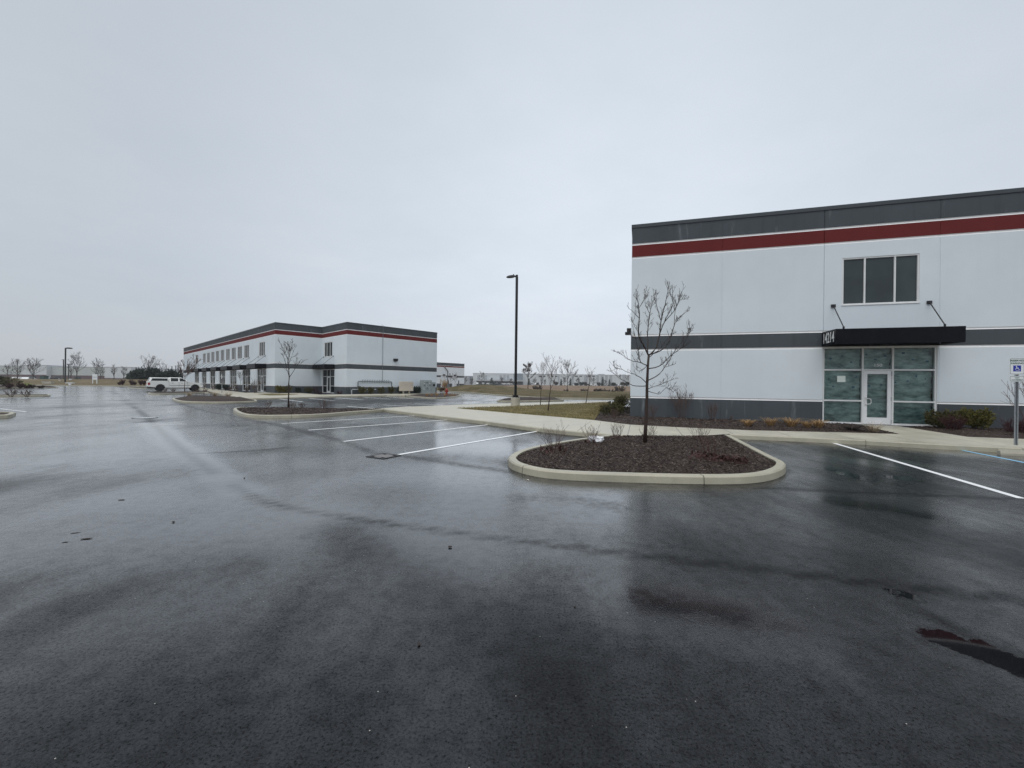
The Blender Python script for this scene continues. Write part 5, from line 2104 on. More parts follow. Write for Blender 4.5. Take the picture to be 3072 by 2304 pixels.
for i, (x, w, h, m, lab, kd) in enumerate(((1500, 1.2, 1.05, 'juniper', 'yellowish evergreen shrub at the corner of the L shaped building', 'e'), (1600, 1.2, 1.0, 'yew', 'green shrub behind the young tree trunk at the L shaped building', 'e'), (1740, 0.9, 0.8, 'evergreen', 'small dark shrub left of the far entrance', 'e'), (1890, 1.2, 0.8, 'yew', 'low olive brown shrub left of the far entrance door', 'e'), (1975, 1.0, 0.95, 'barberry', 'dark brown shrub nearest the far entrance door', 't'))):
    s = wall_s(WA, far, 500 + 0.22604 * x, 1170, 0.8)[0]
    far_shrub(kd, WA, s, 0.8, w, h, m, 150 + i, lab)
for i, (x, y, w, h, lab) in enumerate(((690, 1150, 1.2, 1.0, 'dark rounded shrub left of the thin sign post'), (780, 1150, 1.2, 1.0, 'dark rounded shrub right of the thin sign post'))):
    s = wall_s(WL, far, 500 + .22604 * x, 1165, 1.6)[0]
    far_shrub('e', WL, s, 1.6, w, h, 'evergreen', 160 + i, lab)
for i, (x, w, h, lab) in enumerate(((1180, 1.6, 1.9, 'tall bare shrub before the nearest awning entrance of the L shaped building'), (1060, 1.2, 0.9, 'low brown shrub before the second awning entrance'), (920, 1.3, 0.9, 'low brown shrub before the third awning entrance'), (850, 1.1, 0.8, 'small brown shrub between the third and fourth awning entrances'), (620, 1.3, 0.9, 'brown shrub before the fifth awning entrance'), (500, 1.4, 0.9, 'brown shrub near the front of the pickup truck'))):
    s = wall_s(WL, far, 500 + .22604 * x, 1165, 1.8)[0]
    far_shrub('t', WL, s, 1.8, w, h, 'twig', 170 + i, lab)
s = wall_s(WL, far, 500 + .22604 * 978, 1165, 2.2)[0]
lp = WL.P(s, 2.2, 0)
bare_tree('thin leafless sapling before the second white pier of the L shaped building', fb(lp.x, lp.y, KH), 2.6, 181, 0.5, 0.03, 0.35, 2, 8, 'bark_far', 'bark_far', 0.012)
s = wall_s(WI, far, k3(240), 1170, 0.8)[0]
twig_shrub('barberry_shrub', 'low dark red shrub in front of the far entrance', fb(-1.3, 4.6, KH), 2.0, 0.35, 'barberry', 183, 26, 1, 0.014, 0.010)
twig_shrub('barberry_shrub', 'low dark red shrub left of the gas regulator', fb(-0.9, -0.2, KH), 1.6, 0.5, 'barberry', 184, 20, 1, 0.014, 0.010)

# small trees near the building behind
for i, (x, yb, yt, lab) in enumerate(((1565, 430, 200, 'small leafless tree left of the right overhead door on the smaller industrial building'), (1660, 470, 235, 'small leafless tree before the right overhead door of the smaller industrial building'))):
    b = deep(k4(x), 1100 + .13562 * yb, 92)
    h = deep(k4(x), 1100 + .13562 * yt, 92).z - b.z
    b.z = max(b.z, 0.9) - 0.2
    bare_tree(lab, b, max(h, 2.0) + 0.5, 190 + i, 0.35, 0.04, 0.5, 2, 9, 'twig_red', 'twig_red', 0.016)
b = deep(k4(1420), 1165, 74)
b.z = 0.25
twig_shrub('dry_shrub', 'pale spiky dry shrub behind the hydrant at the foot of the grass bank', b, 1.7, 2.2, 'dead_grass', 193, 30, 1, 0.02, 0.016)
twig_shrub('dry_shrub', 'dark brown shrub lying just left of the hydrant behind the road', b + Vector((-0.3, -1.5, -0.1)), 2.2, 0.9, 'barberry', 194, 30, 1, 0.02, 0.016)


# --- conifers and round shrubs before the long warehouse
def conifer(label, base, h, w, seed, group=None, broken=0.0):
    rnd = random.Random(seed)
    t = thing('conifer', label, 'tree', tuple(base), 0, group)
    mb = MB()
    mb.tube([(0, 0, -0.3), (0, 0, h * 0.96)], [0.16, 0.03], 'bark', 6)
    mb.build('trunk', t)
    fo = MB()
    z = 0.04 * h
    while z < h:
        f = 1 - z / h
        nb_ = int(5 + 7 * f)
        for k in range(nb_):
            a = rnd.uniform(0, 6.28)
            ln = w * 0.5 * (f ** 0.8) * rnd.uniform(0.55, 1.15) + 0.1
            d = Vector((math.cos(a), math.sin(a), -0.15))
            for q in range(5):
                p = d * ln * (q + 0.6) / 5 + Vector((0, 0, z))
                s = Vector((-d.y, d.x, 0)) * h * 0.045 * rnd.uniform(0.7, 1.3)
                u = d * h * 0.06
                v = Vector((0, 0, -h * 0.045 * rnd.random()))
                fo.face([p - s + v, p + u * 0.3, p + s + v, p + u + v * 0.3], 'evergreen')
        z += h * 0.035
    fo.build('crown', t)
    return t


for i, (x, yt, w, lab) in enumerate(((480, 415, 0.62, 'dark conifer behind the tree with dead leaves'), (1012, 422, 0.5, 'small narrow conifer left of the wide leafless tree'), (1168, 408, 0.55, 'narrow dark conifer right of the wide leafless tree'), (1705, 392, 0.62, 'tallest pointed conifer before the long warehouse'), (1815, 428, 0.72, 'broad blunt conifer nearest the near building'))):
    Y = 290
    b = deep(k8(x), 1157, Y)
    b.z = FARZ
    h = deep(k8(x), y8(yt), Y).z - FARZ
    conifer(lab, b, h, h * w, 200 + i)
b = deep(k44(580), 1157, 292); b.z = FARZ
conifer('dark round topped conifer before the entrance canopy left of the lamp post', b, deep(k44(580), y44(1103), 292).z - FARZ, 5.5, 206)
for i, (x, y, w, lab) in enumerate(((930, 480, 6, 'small round shrub left of the narrow conifer on the horizon'), (1265, 490, 6, 'round dark shrub just right of the narrow dark conifer'), (1350, 478, 7, 'larger round shrub before the long warehouse, right of a low one'), (1418, 484, 5, 'small dark shrub behind the leaning sapling'), (1880, 482, 7, 'round shrub right of the broad blunt conifer'), (2040, 480, 7, 'round shrub at the right end of the long warehouse'), (2110, 478, 6, 'rightmost round shrub before the near building corner'), (1640, 486, 6, 'brown shrub left of the tallest conifer'), (620, 490, 5, 'low shrub below the thinner sapling on the horizon'))):
    Y = 300
    b = deep(k8(x), 1157, Y)
    b.z = FARZ
    h = deep(k8(x), y8(y), Y).z - FARZ
    evergreen_shrub('round_shrub', lab, b, w * 0.55, max(h, 1.2), 'bark_far' if i in (0, 3, 5, 7, 8) else 'evergreen', 210 + i, 700, 0.4, 'shrubs before the far warehouses', 0.1, 6)
for i, (x, yt, lab) in enumerate(((570, 440, 'faint leafless tree before the warehouse, left of the saplings'), (740, 455, 'faint leafless tree between the two saplings on the horizon'), (890, 455, 'faint low tree right of the taller sapling on the horizon'), (1065, 425, 'faint leafless tree between the two narrow conifers'), (1295, 430, 'faint leafless tree above the round shrubs on the horizon'), (1545, 425, 'faint leafless tree right of the leaning sapling'), (1745, 460, 'faint brown tree between the two right conifers'))):
    b = deep(k8(x), 1157, 280)
    b.z = FARZ
    h = deep(k8(x), y8(yt), 280).z - FARZ
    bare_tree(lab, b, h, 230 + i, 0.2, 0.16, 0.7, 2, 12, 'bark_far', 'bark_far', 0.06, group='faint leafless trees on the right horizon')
for i, (x, yt, lab) in enumerate(((482, 1063, 'faint slender tree before the canopy warehouse left of the lamp post'), (680, 1110, 'faint twiggy tree between two canopy bays left of the lamp post'), (770, 1120, 'faint bushy tree close left of the lamp post on the horizon'), (315, 1105, 'faint brown tree beside the small industrial building'), (380, 1115, 'faint brown tree before the short grey warehouse'))):
    b = deep(k44(x), 1156, 270)
    b.z = FARZ if x > 400 else 0.3
    h = deep(k44(x), y44(yt), 270).z - b.z
    bare_tree(lab, b, h, 240 + i, 0.15, 0.16, 0.6, 2, 14, 'bark_far', 'bark_far', 0.06, group='faint leafless trees left of the lamp post')

# dark evergreens at the left
for i, (x, yt, w, lab) in enumerate(((1690, 360, 7.0, 'leftmost dark evergreen bush behind the dry strip'), (1850, 350, 6.0, 'dark evergreen bush below the broad brown tree'), (2080, 350, 7.0, 'dark evergreen bush just above the pickup bed cover'), (2230, 375, 7.0, 'dark evergreen bush above the pickup cab'), (2390, 370, 7.5, 'dark evergreen bush left of the forked tree crown'), (2550, 400, 6.5, 'rightmost dark evergreen bush beside the L shaped building'))):
    Y = 116 + 3 * (i % 2)
    b = deep(k9(x), 1138, Y)
    b.z = 0.6
    h = deep(k9(x), y9(yt), Y).z - 0.6
    evergreen_shrub('evergreen_bush', lab, b, w * 0.8, h * (0.98, 0.85, 1.0, 0.82, 0.95, 0.8)[i], 'evergreen', 250 + i, 2300, 0.42, 'dark evergreen bushes behind the pickup', 0.1, 9, cat='bush')

# small shrubs on the dry strip and in the left islands
for i, (x, y, w, lab) in enumerate(((1385, 650, 1.3, 'dark red shrub on the dry strip, leftmost of the row'), (1585, 660, 2.0, 'wide dark red shrub on the dry strip, second of the row'), (1650, 670, 1.3, 'low brown shrub right of the wide red one on the dry strip'), (1785, 660, 1.6, 'dark red shrub on the dry strip near the pickup tail'), (1862, 660, 1.4, 'dark red shrub closest to the pickup tail'), (1320, 680, 1.6, 'brown low shrub at the left end of the shrub row'))):
    b = deep(k9(x), 1155, 99.5)
    b.z = 0.35
    twig_shrub('red_shrub', lab, b, w, 1.2 if i not in (2, 5) else 0.7, 'barberry', 260 + i, 40, 1, 0.03, 0.022, 'shrubs on the dry strip')
k5b = lambda x: 0.14467 * x
y5b = lambda y: 1060 + 0.14467 * y
for i, (x, y, w, h, m, lab) in enumerate(((60, 640, 5.0, 1.7, 'yew', 'olive green shrub at the left edge behind the far kerb'), (275, 600, 3.2, 2.3, 'pale_grass', 'tall pale dry grass at the far left'), (420, 640, 2.6, 1.4, 'twig_red', 'rust coloured shrub right of the tall pale grass'), (570, 680, 4.0, 0.9, 'barberry', 'low dark red shrubs on the far left island'), (670, 620, 2.0, 1.1, 'bark', 'dark round shrub beside the green cabinet'), (850, 680, 3.4, 0.8, 'bark', 'low brown shrubs at the right of the far left island'), (190, 640, 2.5, 1.3, 'twig_red', 'reddish shrub at the foot of the tall pale grass'))):
    b = at(k5b(x), 1163.5, 0.1)
    if m == 'pale_grass':
        b = deep(k5b(x), 1160, b.y + 3); b.z = 0.1
        grass_tuft('tall_grass', lab, b, w, h, m, 270 + i, 200, bent=0.7)
    elif m == 'yew':
        b.y += 4; b.x = deep(k5b(x), 1160, b.y).x
        evergreen_shrub('olive_shrub', lab, b, w, h, 'yew', 270 + i, 900, 0.25)
    else:
        twig_shrub('low_shrub', lab, b, w * 0.7, h * 0.6, m, 270 + i, 34, 1, 0.03, 0.02, 'shrubs on the far left island')
for i, (x, lab) in enumerate(((230, 'dark twiggy shrub on the middle left island'), (560, 'faint small shrub right on the middle left island'))):
    b = at(k5b(x), 1189, 0.1)
    twig_shrub('bare_shrub', lab, b, 1.2, 0.7, 'twig', 280 + i, 12, 1, 0.014, 0.010)
for i, (x, y, lab) in enumerate(((1110, 1035, 'small bare shrub under the pickup door in the island'), (830, 1040, 'small bare shrub behind the pickup rear wheel in the island'), (1900, 1045, 'small bare shrub ahead of the pickup front wheel'), (2180, 1040, 'small bare shrub right of the pickup in the island'))):
    q = (420 + .09042 * x, 1080 + .09042 * y)
    twig_shrub('bare_shrub', lab, on_bed(q[0], q[1] + 1.5, bedC), 0.9, 0.5, 'twig', 285 + i, 12, 1, 0.014, 0.010)
# scrubby line where the bank meets the dry field
for i, (x, lab, w, h) in enumerate(((1620, 'brown scrub clump at the near edge of the dry field', 6, 1.0), (1690, 'long dark scrub clump at the edge of the dry field below the tall conifer', 9, 0.9), (1400, 'dark low scrub clump at the edge of the dry field left of the leaning sapling', 6, 0.8), (1990, 'brown scrub clump at the right end of the dry field', 6, 1.6), (620, 'dark scrub clump behind the two saplings', 5, 1.5), (1090, 'scrub clump at the foot of the wide leafless tree', 4, 0.6), (1850, 'low scrub clump left of the right end of the dry field', 8, 0.8))):
    b = deep(k8(x), 1176, 99)
    b.z = 0.05
    twig_shrub('scrub', lab, b, w, h, 'bark_far', 290 + i, 60, 1, 0.035, 0.025, 'scrub along the dry field')


# --- ground cover
def lawn_blades():
    rnd = random.Random(77)
    mb = MB()
    for p in scatter(lawn_p, 16000, rnd):
        z = KH - 0.01 + 0.05
        h = rnd.uniform(0.03, 0.085)
        a = rnd.uniform(0, 6.28)
        w = 0.012
        dx, dy = math.cos(a) * w, math.sin(a) * w
        l = Vector((rnd.uniform(-0.05, 0.05), rnd.uniform(-0.05, 0.05), h))
        c = Vector((p[0], p[1], z - 0.03))
        mb.face([c - Vector((dx, dy, 0)), c + Vector((dx, dy, 0)), c + l], 'blade')
    tag(mb.build('grass'), kind='stuff')


lawn_blades()
chips('mulch_chips', [(bed1, bed1p, 21000, 1.0), (bed2, bed2p, 6000, 1.6), (bed3, bed3p, 3500, 1.5), (bedA, bedAp, 3500, 1.8)], 5)

# ------------------------------------------------------------------ street furniture, vehicles, litter
def lamp_post(label, base, h, side, concrete=True, s=0.14, heads=(1,), dirv=None, tilt=10, group=None, thin=1.0, hs=1.0):
    rot = 0.0
    if dirv is not None:
        rot = math.atan2(dirv[1], dirv[0])
    t = thing('lamp_post', label, 'lamp post', tuple(base), rot, group)
    z0 = 0.0
    if concrete:
        mb = MB()
        mb.lathe([(0.31, -0.1), (0.31, 0.50), (0.295, 0.53), (0.0, 0.53)], 'concrete', 28)
        mb.build('concrete_base', t)
        mb = MB()
        mb.box(-0.19, 0.19, -0.19, 0.19, 0.56, 0.60, 'black_metal')
        for a in (-1, 1):
            for b in (-1, 1):
                mb.tube([(a * 0.14, b * 0.14, 0.53), (a * 0.14, b * 0.14, 0.68)], 0.02, 'black_metal', 6)
        mb.box(-0.13, 0.13, -0.13, 0.13, 0.602, 0.70, 'black_metal')
        mb.build('base_plate', t)
        z0 = 0.6
    mb = MB()
    q = s / 2 * thin
    mb.box(-q, q, -q, q, z0, h - 0.05, 'black_metal')
    mb.box(-q * 0.85, q * 0.85, -q * 0.85, q * 0.85, h - 0.049, h + 0.10, 'black_metal')
    mb.build('pole', t, bevel=0.01)
    for sg in heads:
        hm = MB()
        ln = 0.66
        prof = [(0.0, 0.05, 0.05), (0.10, 0.055, 0.05), (0.13, 0.13, 0.07), (0.30, 0.17, 0.075), (0.48, 0.165, 0.065), (0.60, 0.12, 0.045), (0.66, 0.05, 0.02)]
        tt = math.tan(R(tilt)) * sg
        ring = []
        for x, w, hh in prof:
            X = (q + x * hs) * sg
            w, hh = w * hs, hh * hs * 1.45
            zc = h - 0.02 - abs(tt) * x * 0.6
            ring.append([(X, -w, zc - hh * 0.55), (X, w, zc - hh * 0.55), (X, w * 0.9, zc + hh * 0.3), (X, w * 0.4, zc + hh), (X, -w * 0.4, zc + hh), (X, -w * 0.9, zc + hh * 0.3)])
        for a, b in zip(ring[:-1], ring[1:]):
            for k in range(6):
                hm.face([a[k], a[(k + 1) % 6], b[(k + 1) % 6], b[k]], 'dark_bronze')
        hm.face(ring[0], 'dark_bronze')
        hm.face(ring[-1], 'dark_bronze')
        # photocell on top, driver box below
        hm.tube([((q + 0.16) * sg, 0, h + 0.03), ((q + 0.16) * sg, 0, h + 0.12)], 0.035, 'dark_bronze', 8)
        hm.build('lamp_head', t)
        lm = MB()
        X0, X1 = (q + 0.22) * sg, (q + 0.54) * sg
        lm.face([(X0, -0.13, h - 0.09), (X1, -0.13, h - 0.12), (X1, 0.13, h - 0.12), (X0, 0.13, h - 0.09)], 'alu_grey')
        lm.build('lens', t)
    return t


lb = at(1546, 1216.5, KH)
lamp_post('tall black lamp post with one arm head on a round concrete base in the lawn', lb, deep(1552, 829, lb.y).z - KH, -1, True, 0.145, (-1,), (1.0, 0.35), 14)
b = deep(195.5, 1146, 97); b.z = 0.75
lamp_post('black lamp post on the dry strip at the left, head pointing right', b, deep(196, 1044.5, 97).z - 0.75, 1, False, 0.20, (1,), (1, 0.1), 2, hs=2.0)
b = deep(190, 1135, 170); b.z = 0
lamp_post('faint distant lamp pole just left of the left lamp post', b, deep(190, 1079, 170).z, 1, False, 0.24, (-1,), (1, 0), 2, 'faint distant lamp poles')
b = deep(206, 1135, 170); b.z = 0
lamp_post('faint distant lamp pole with crossbar just right of the left lamp post', b, deep(206, 1093, 170).z, 1, False, 0.24, (-1, 1), (1, 0), 2, 'faint distant lamp poles')
b = deep(515.5, 1135, 230); b.z = 0
lamp_post('faint distant lamp pole above the evergreens, left of two', b, deep(515.5, 1099, 230).z, 1, False, 0.28, (-1,), (1, 0), 2, 'faint distant lamp poles')
b = deep(527, 1135, 230); b.z = 0
lamp_post('faint distant lamp pole beside the forked tree, right of two', b, deep(527, 1097.5, 230).z, 1, False, 0.28, (-1,), (1, 0), 2, 'faint distant lamp poles')


# --- accessible parking sign
def parking_sign():
    base = at(3048, 1350, 0.0)
    to_cam = Vector((-ND.y * -1, 0, 0))
    rot = NROT
    t = thing('parking_sign', 'reserved accessible parking sign with small plaque on a galvanised post at the right edge', 'sign', tuple(base), rot)
    mb = MB()
    # U channel post
    pr = [(-0.042, 0.0), (-0.042, 0.006), (-0.024, 0.006), (-0.018, 0.034), (0.018, 0.034), (0.024, 0.006), (0.042, 0.006), (0.042, 0.0), (0.020, 0.0), (0.014, 0.028), (-0.014, 0.028), (-0.020, 0.0)]
    mb.prism(pr, -0.05, 2.08, 'galv')
    mb.build('post', t)

    def plate(name, w, z0, z1, border):
        r = 0.022
        P = []
        for cx, cz, a0 in ((w / 2 - r, z1 - r, 0), (-w / 2 + r, z1 - r, 90), (-w / 2 + r, z0 + r, 180), (w / 2 - r, z0 + r, 270)):
            for k in range(5):
                a = R(a0 + 22.5 * k)
                P.append((cx + r * math.cos(a), cz + r * math.sin(a)))
        mb = MB()
        for y, s, m in ((-0.004, 1.0, 'sign_white'),):
            n = len(P)
            mb.face([(x, y, z) for x, z in P], m)
            mb.face([(x, y + 0.003, z) for x, z in reversed(P)], 'galv')
            for k in range(n):
                a, b = P[k], P[(k + 1) % n]
                mb.face([(a[0], y, a[1]), (a[0], y + 0.003, a[1]), (b[0], y + 0.003, b[1]), (b[0], y, b[1])], m)
        o = mb.build(name, t)
        bd = MB()
        cz = (z0 + z1) / 2
        sx, sz = 1 - 0.024 / w, 1 - 0.024 / (z1 - z0)
        sx2, sz2 = 1 - 0.038 / w, 1 - 0.038 / (z1 - z0)
        n = len(P)
        for k in range(n):
            a, b = P[k], P[(k + 1) % n]
            f = lambda p, u, v: (p[0] * u, -0.0052, cz + (p[1] - cz) * v)
            bd.face([f(a, sx, sz), f(b, sx, sz), f(b, sx2, sz2), f(a, sx2, sz2)], 'sign_green')
        bd.build('border', o)
        return o
    zt = deep(3040, 1074, base.y).z
    zb = deep(3040, 1123.5, base.y).z
    p = plate('sign_plate', 0.305, zb, zt, 0)
    H = zt - zb
    rot90 = Matrix.Rotation(R(90), 4, 'X')
    T = lambda x, z: Matrix.Translation((x, -0.0065, z)) @ rot90
    text_mesh('lettering', 'RESERVED', 0.062, 'sign_green', p, T(0, zt - 0.068), 0.0004, 0.0012, 0.95)
    text_mesh('lettering', 'PARKING', 0.062, 'sign_green', p, T(0, zt - 0.138), 0.0004, 0.0012, 0.95)
    s = MB()
    zc = zt - 0.27
    s.face([(-0.078, -0.0055, zc - 0.078), (0.078, -0.0055, zc - 0.078), (0.078, -0.0055, zc + 0.078), (-0.078, -0.0055, zc + 0.078)], 'sign_blue')
    s.build('symbol_panel', p)
    s = MB()

    def strip(pts, w):
        for a, b in zip(pts[:-1], pts[1:]):
            a, b = Vector((a[0], 0, a[1])), Vector((b[0], 0, b[1]))
            d = (b - a).normalized()
            n = Vector((-d.z, 0, d.x)) * w / 2
            q = [a - n - d * w * 0.3, b - n + d * w * 0.3, b + n + d * w * 0.3, a + n - d * w * 0.3]
            s.face([(x.x, -0.0068, zc + x.z) for x in q], 'sign_white')
    arc = [(0.004 + 0.036 * math.cos(R(a)), -0.022 + 0.036 * math.sin(R(a))) for a in range(120, 366, 15)]
    strip(arc, 0.010)
    strip([(-0.012, 0.036), (-0.006, -0.004), (0.026, -0.004), (0.042, -0.044), (0.056, -0.040)], 0.013)
    strip([(-0.009, 0.018), (0.022, 0.018)], 0.010)
    s.face([(-0.014 + 0.013 * math.cos(R(a)), -0.0068, zc + 0.054 + 0.013 * math.sin(R(a))) for a in range(0, 360, 30)], 'sign_white')
    s.build('wheelchair_symbol', p)
    zt2, zb2 = zb - 0.035, zb - 0.19
    q = plate('plaque', 0.305, zb2, zt2, 0)
    text_mesh('lettering', 'VAN', 0.045, 'sign_green', q, T(0, zt2 - 0.052), 0.0004, 0.0008)
    text_mesh('lettering', 'ACCESSIBLE', 0.042, 'sign_green', q, T(0, zt2 - 0.105), 0.0004, 0.0008)
    return t


parking_sign()


def wheel_stop(label, base, rot, ln=1.83, w=0.16, h=0.13):
    t = MB()
    prof = [(-w / 2, 0.0), (w / 2, 0.0), (w / 2, h * 0.35), (w / 2 * 0.62, h), (-w / 2 * 0.62, h), (-w / 2, h * 0.35)]
    n = len(prof)
    for x0, x1, k0, k1 in ((0, 0.05, 0.75, 1), (0.05, ln - 0.05, 1, 1), (ln - 0.05, ln, 1, 0.75)):
        A = [(x0, y * k0, z * k0) for y, z in prof]
        B = [(x1, y * k1, z * k1) for y, z in prof]
        for k in range(n):
            t.face([A[k], B[k], B[(k + 1) % n], A[(k + 1) % n]], 'concrete')
        if x0 == 0:
            t.face(A[::-1], 'concrete')
        if x1 == ln:
            t.face(B, 'concrete')
    o = t.build('wheel_stop')
    o.location = base
    o.rotation_euler = (0, 0, rot)
    return tag(o, label, 'wheel stop')


b = at(2996, 1364, 0.0)
wheel_stop('concrete wheel stop cut by the right edge below the parking sign', b, NROT)
b = at(625, 1181, 0.0)
wheel_stop('small white concrete wheel stop beside the thin sign post', b, R(90 - 43.8) + R(90), 1.8)

# thin sign by the far walk
b = at(665.5, 1181.5, 0.05)
t = thing('parking_sign', 'thin post with a small pale sign by the walk of the L shaped building', 'sign', tuple(b), R(-46))
mb = MB()
mb.box(-0.03, 0.03, -0.03, 0.03, 0, 2.2, 'galv')
mb.build('post', t)
mb = MB()
mb.box(-0.16, 0.16, -0.045, -0.035, 1.75, 2.25, 'sign_white')
mb.build('sign_plate', t)

# two legged white sign at the left
b = deep(284.5, 1141, 100); b.z = 0.75
t = thing('lot_sign', 'white two legged notice board on the dry strip at the left', 'sign', tuple(b))
hh = deep(284, 1122.5, 100).z - b.z
mb = MB()
for x in (-0.5, 0.5):
    mb.box(x - 0.07, x + 0.07, -0.05, 0.05, -0.2, hh * 0.34, 'sign_white')
    mb.build('leg', t)
    mb = MB()
mb.box(-0.57, 0.57, -0.06, 0.06, hh * 0.341, hh, 'sign_white')
mb.build('board', t)
mb = MB()
mb.box(-0.5, 0.5, -0.068, -0.062, hh * 0.62, hh * 0.68, 'alu_grey')
mb.build('trim', t)

# utility pieces at the far left
def little(name, label, cat, px, Y, z, w, d, h, m, extra=None):
    b = deep(px, 1145, Y)
    b.z = z
    t = thing(name, label, cat, tuple(b))
    mb = MB()
    mb.box(-w / 2, w / 2, -d / 2, d / 2, 0.0, h, m)
    mb.build('cabinet' if extra else 'body', t, bevel=0.03)
    mb = MB()
    mb.box(-w / 2 - 0.04, w / 2 + 0.04, -d / 2 - 0.04, d / 2 + 0.04, h + 0.002, h + 0.06, m)
    mb.build('lid', t)
    return t


little('utility_cabinet', 'dark green utility cabinet at the far left before the warehouses', 'cabinet', k5b(915), 112, 0.9, 1.3, 1.0, 1.35, 'green_box', 1)
little('concrete_block', 'low pale concrete block on the dry strip right of the green cabinet', 'block', k5b(1000), 100, 0.35, 2.2, 0.8, 0.55, 'concrete')
little('concrete_slab', 'flat white slab on the dry strip right of the left lamp post', 'slab', k5b(1455), 99.5, 0.5, 1.7, 0.6, 0.2, 'sign_white')
little('small_box', 'small white box on the grass right of the left lamp post', 'box', k5b(1465), 108, 1.15, 0.45, 0.4, 0.4, 'sign_white')
little('small_box', 'small white box on the near kerb below the white slab', 'box', k5b(1450), 97.2, 0.1, 0.4, 0.3, 0.35, 'sign_white')
little('small_box', 'small tan box left of the left lamp post', 'box', k5b(1255), 104, 0.95, 0.5, 0.4, 0.35, 'beige')
b = at(k5b(560), 1163, 0.1)
t = thing('yellow_plant', 'bright yellow green tuft at the far left by the cabinet', 'plant', tuple(b))
mb = MB()
foliage_clump(mb, random.Random(3), (0, 0, 0.4), (0.5, 0.4, 0.32), 160, 'yellow', 0.14)
mb.build('foliage', t)

# --- meter cabinets by the far building
ang = R(90 - 43.8)
s0_, s1_ = wall_s(WE, far, k3(1325), 1150, 1.4)[0], wall_s(WE, far, k3(1495), 1150, 1.4)[0]
lp = WE.P((s0_ + s1_) / 2, 1.4, 0)
b = fb(lp.x, lp.y, KH - 0.03)
wd = s1_ - s0_
Dp = b.y
zt, zb = deep(k3(1410), 900 + .22604 * 1083, Dp).z - b.z, deep(k3(1410), 900 + .22604 * 1208, Dp).z - b.z
t = thing('utility_cabinet', 'beige two door utility cabinet standing on two posts by the L shaped building', 'cabinet', tuple(b), ang)
mb = MB()
mb.box(-wd / 2, wd / 2, -0.2, 0.2, zb, zt, 'beige')
mb.build('cabinet', t, bevel=0.02)
for a, c in ((-wd / 2 + 0.03, 0.045), (0.075, wd / 2 - 0.03)):
    mb = MB()
    mb.box(a, c, -0.222, -0.202, zb + 0.03, zt - 0.05, 'beige')
    dd = mb.build('door', t)
    mb = MB()
    mb.box(a + 0.45, a + 0.85, -0.232, -0.224, zb + (zt - zb) * 0.62, zb + (zt - zb) * 0.645, 'galv')
    mb.build('handle', dd)
for x in (-wd / 2 + 0.52, wd / 2 - 0.52):
    mb = MB()
    mb.box(x - 0.08, x + 0.08, -0.08, 0.08, -0.15, zb - 0.002, 'concrete')
    mb.build('leg', t)
s0_, s1_ = wall_s(WE, far, k3(1605), 1150, 0.9)[0], wall_s(WE, far, k3(1735), 1150, 0.9)[0]
lp = WE.P((s0_ + s1_) / 2, 0.9, 0)
b = fb(lp.x, lp.y, KH - 0.02)
wd = s1_ - s0_
zt = deep(k3(1670), 900 + .22604 * 1064, b.y).z - b.z
t = thing('meter_cabinet', 'grey cabinet with rows of round electric meters at the corner of the L shaped building', 'cabinet', tuple(b), ang)
mb = MB()
mb.box(-wd / 2, wd / 2, -0.25, 0.25, 0, zt, 'meter_grey')
mb.build('cabinet', t, bevel=0.02)
for r_ in range(3):
    for c_ in range(3):
        mx, mz = -wd / 2 + wd * (0.26 + 0.27 * c_), zt * (0.80 - 0.20 * r_)
        mb = MB()
        mb.box(mx - 0.12, mx + 0.12, -0.28, -0.252, mz - 0.16, mz + 0.16, 'meter_grey' if (r_ + c_) % 2 else 'glass_white')
        p_ = mb.build('meter', t)
        mb = MB()
        mb.tube([(mx, -0.281, mz + 0.05), (mx, -0.35, mz + 0.05)], [0.085, 0.075], 'pipe', 12)
        mb.build('dial', p_)
s0_, s1_ = wall_s(WE, far, k3(1737), 1150, 0.9)[0], wall_s(WE, far, k3(1788), 1150, 0.9)[0]
lp = WE.P((s0_ + s1_) / 2, 0.9, 0)
b2 = fb(lp.x, lp.y, KH - 0.02)
wd = s1_ - s0_
z2 = deep(k3(1760), 900 + .22604 * 1090, b2.y).z - b2.z
t = thing('switch_cabinet', 'narrow grey cabinet with a black box, right of the round meters', 'cabinet', tuple(b2), ang)
mb = MB()
mb.box(-wd / 2 + 0.01, wd / 2, -0.22, 0.22, 0, z2, 'meter_grey')
mb.build('cabinet', t, bevel=0.02)
mb = MB()
mb.box(-0.13, 0.2, -0.30, -0.222, z2 * 0.66, z2 * 0.83, 'black_metal')
mb.build('meter', t)


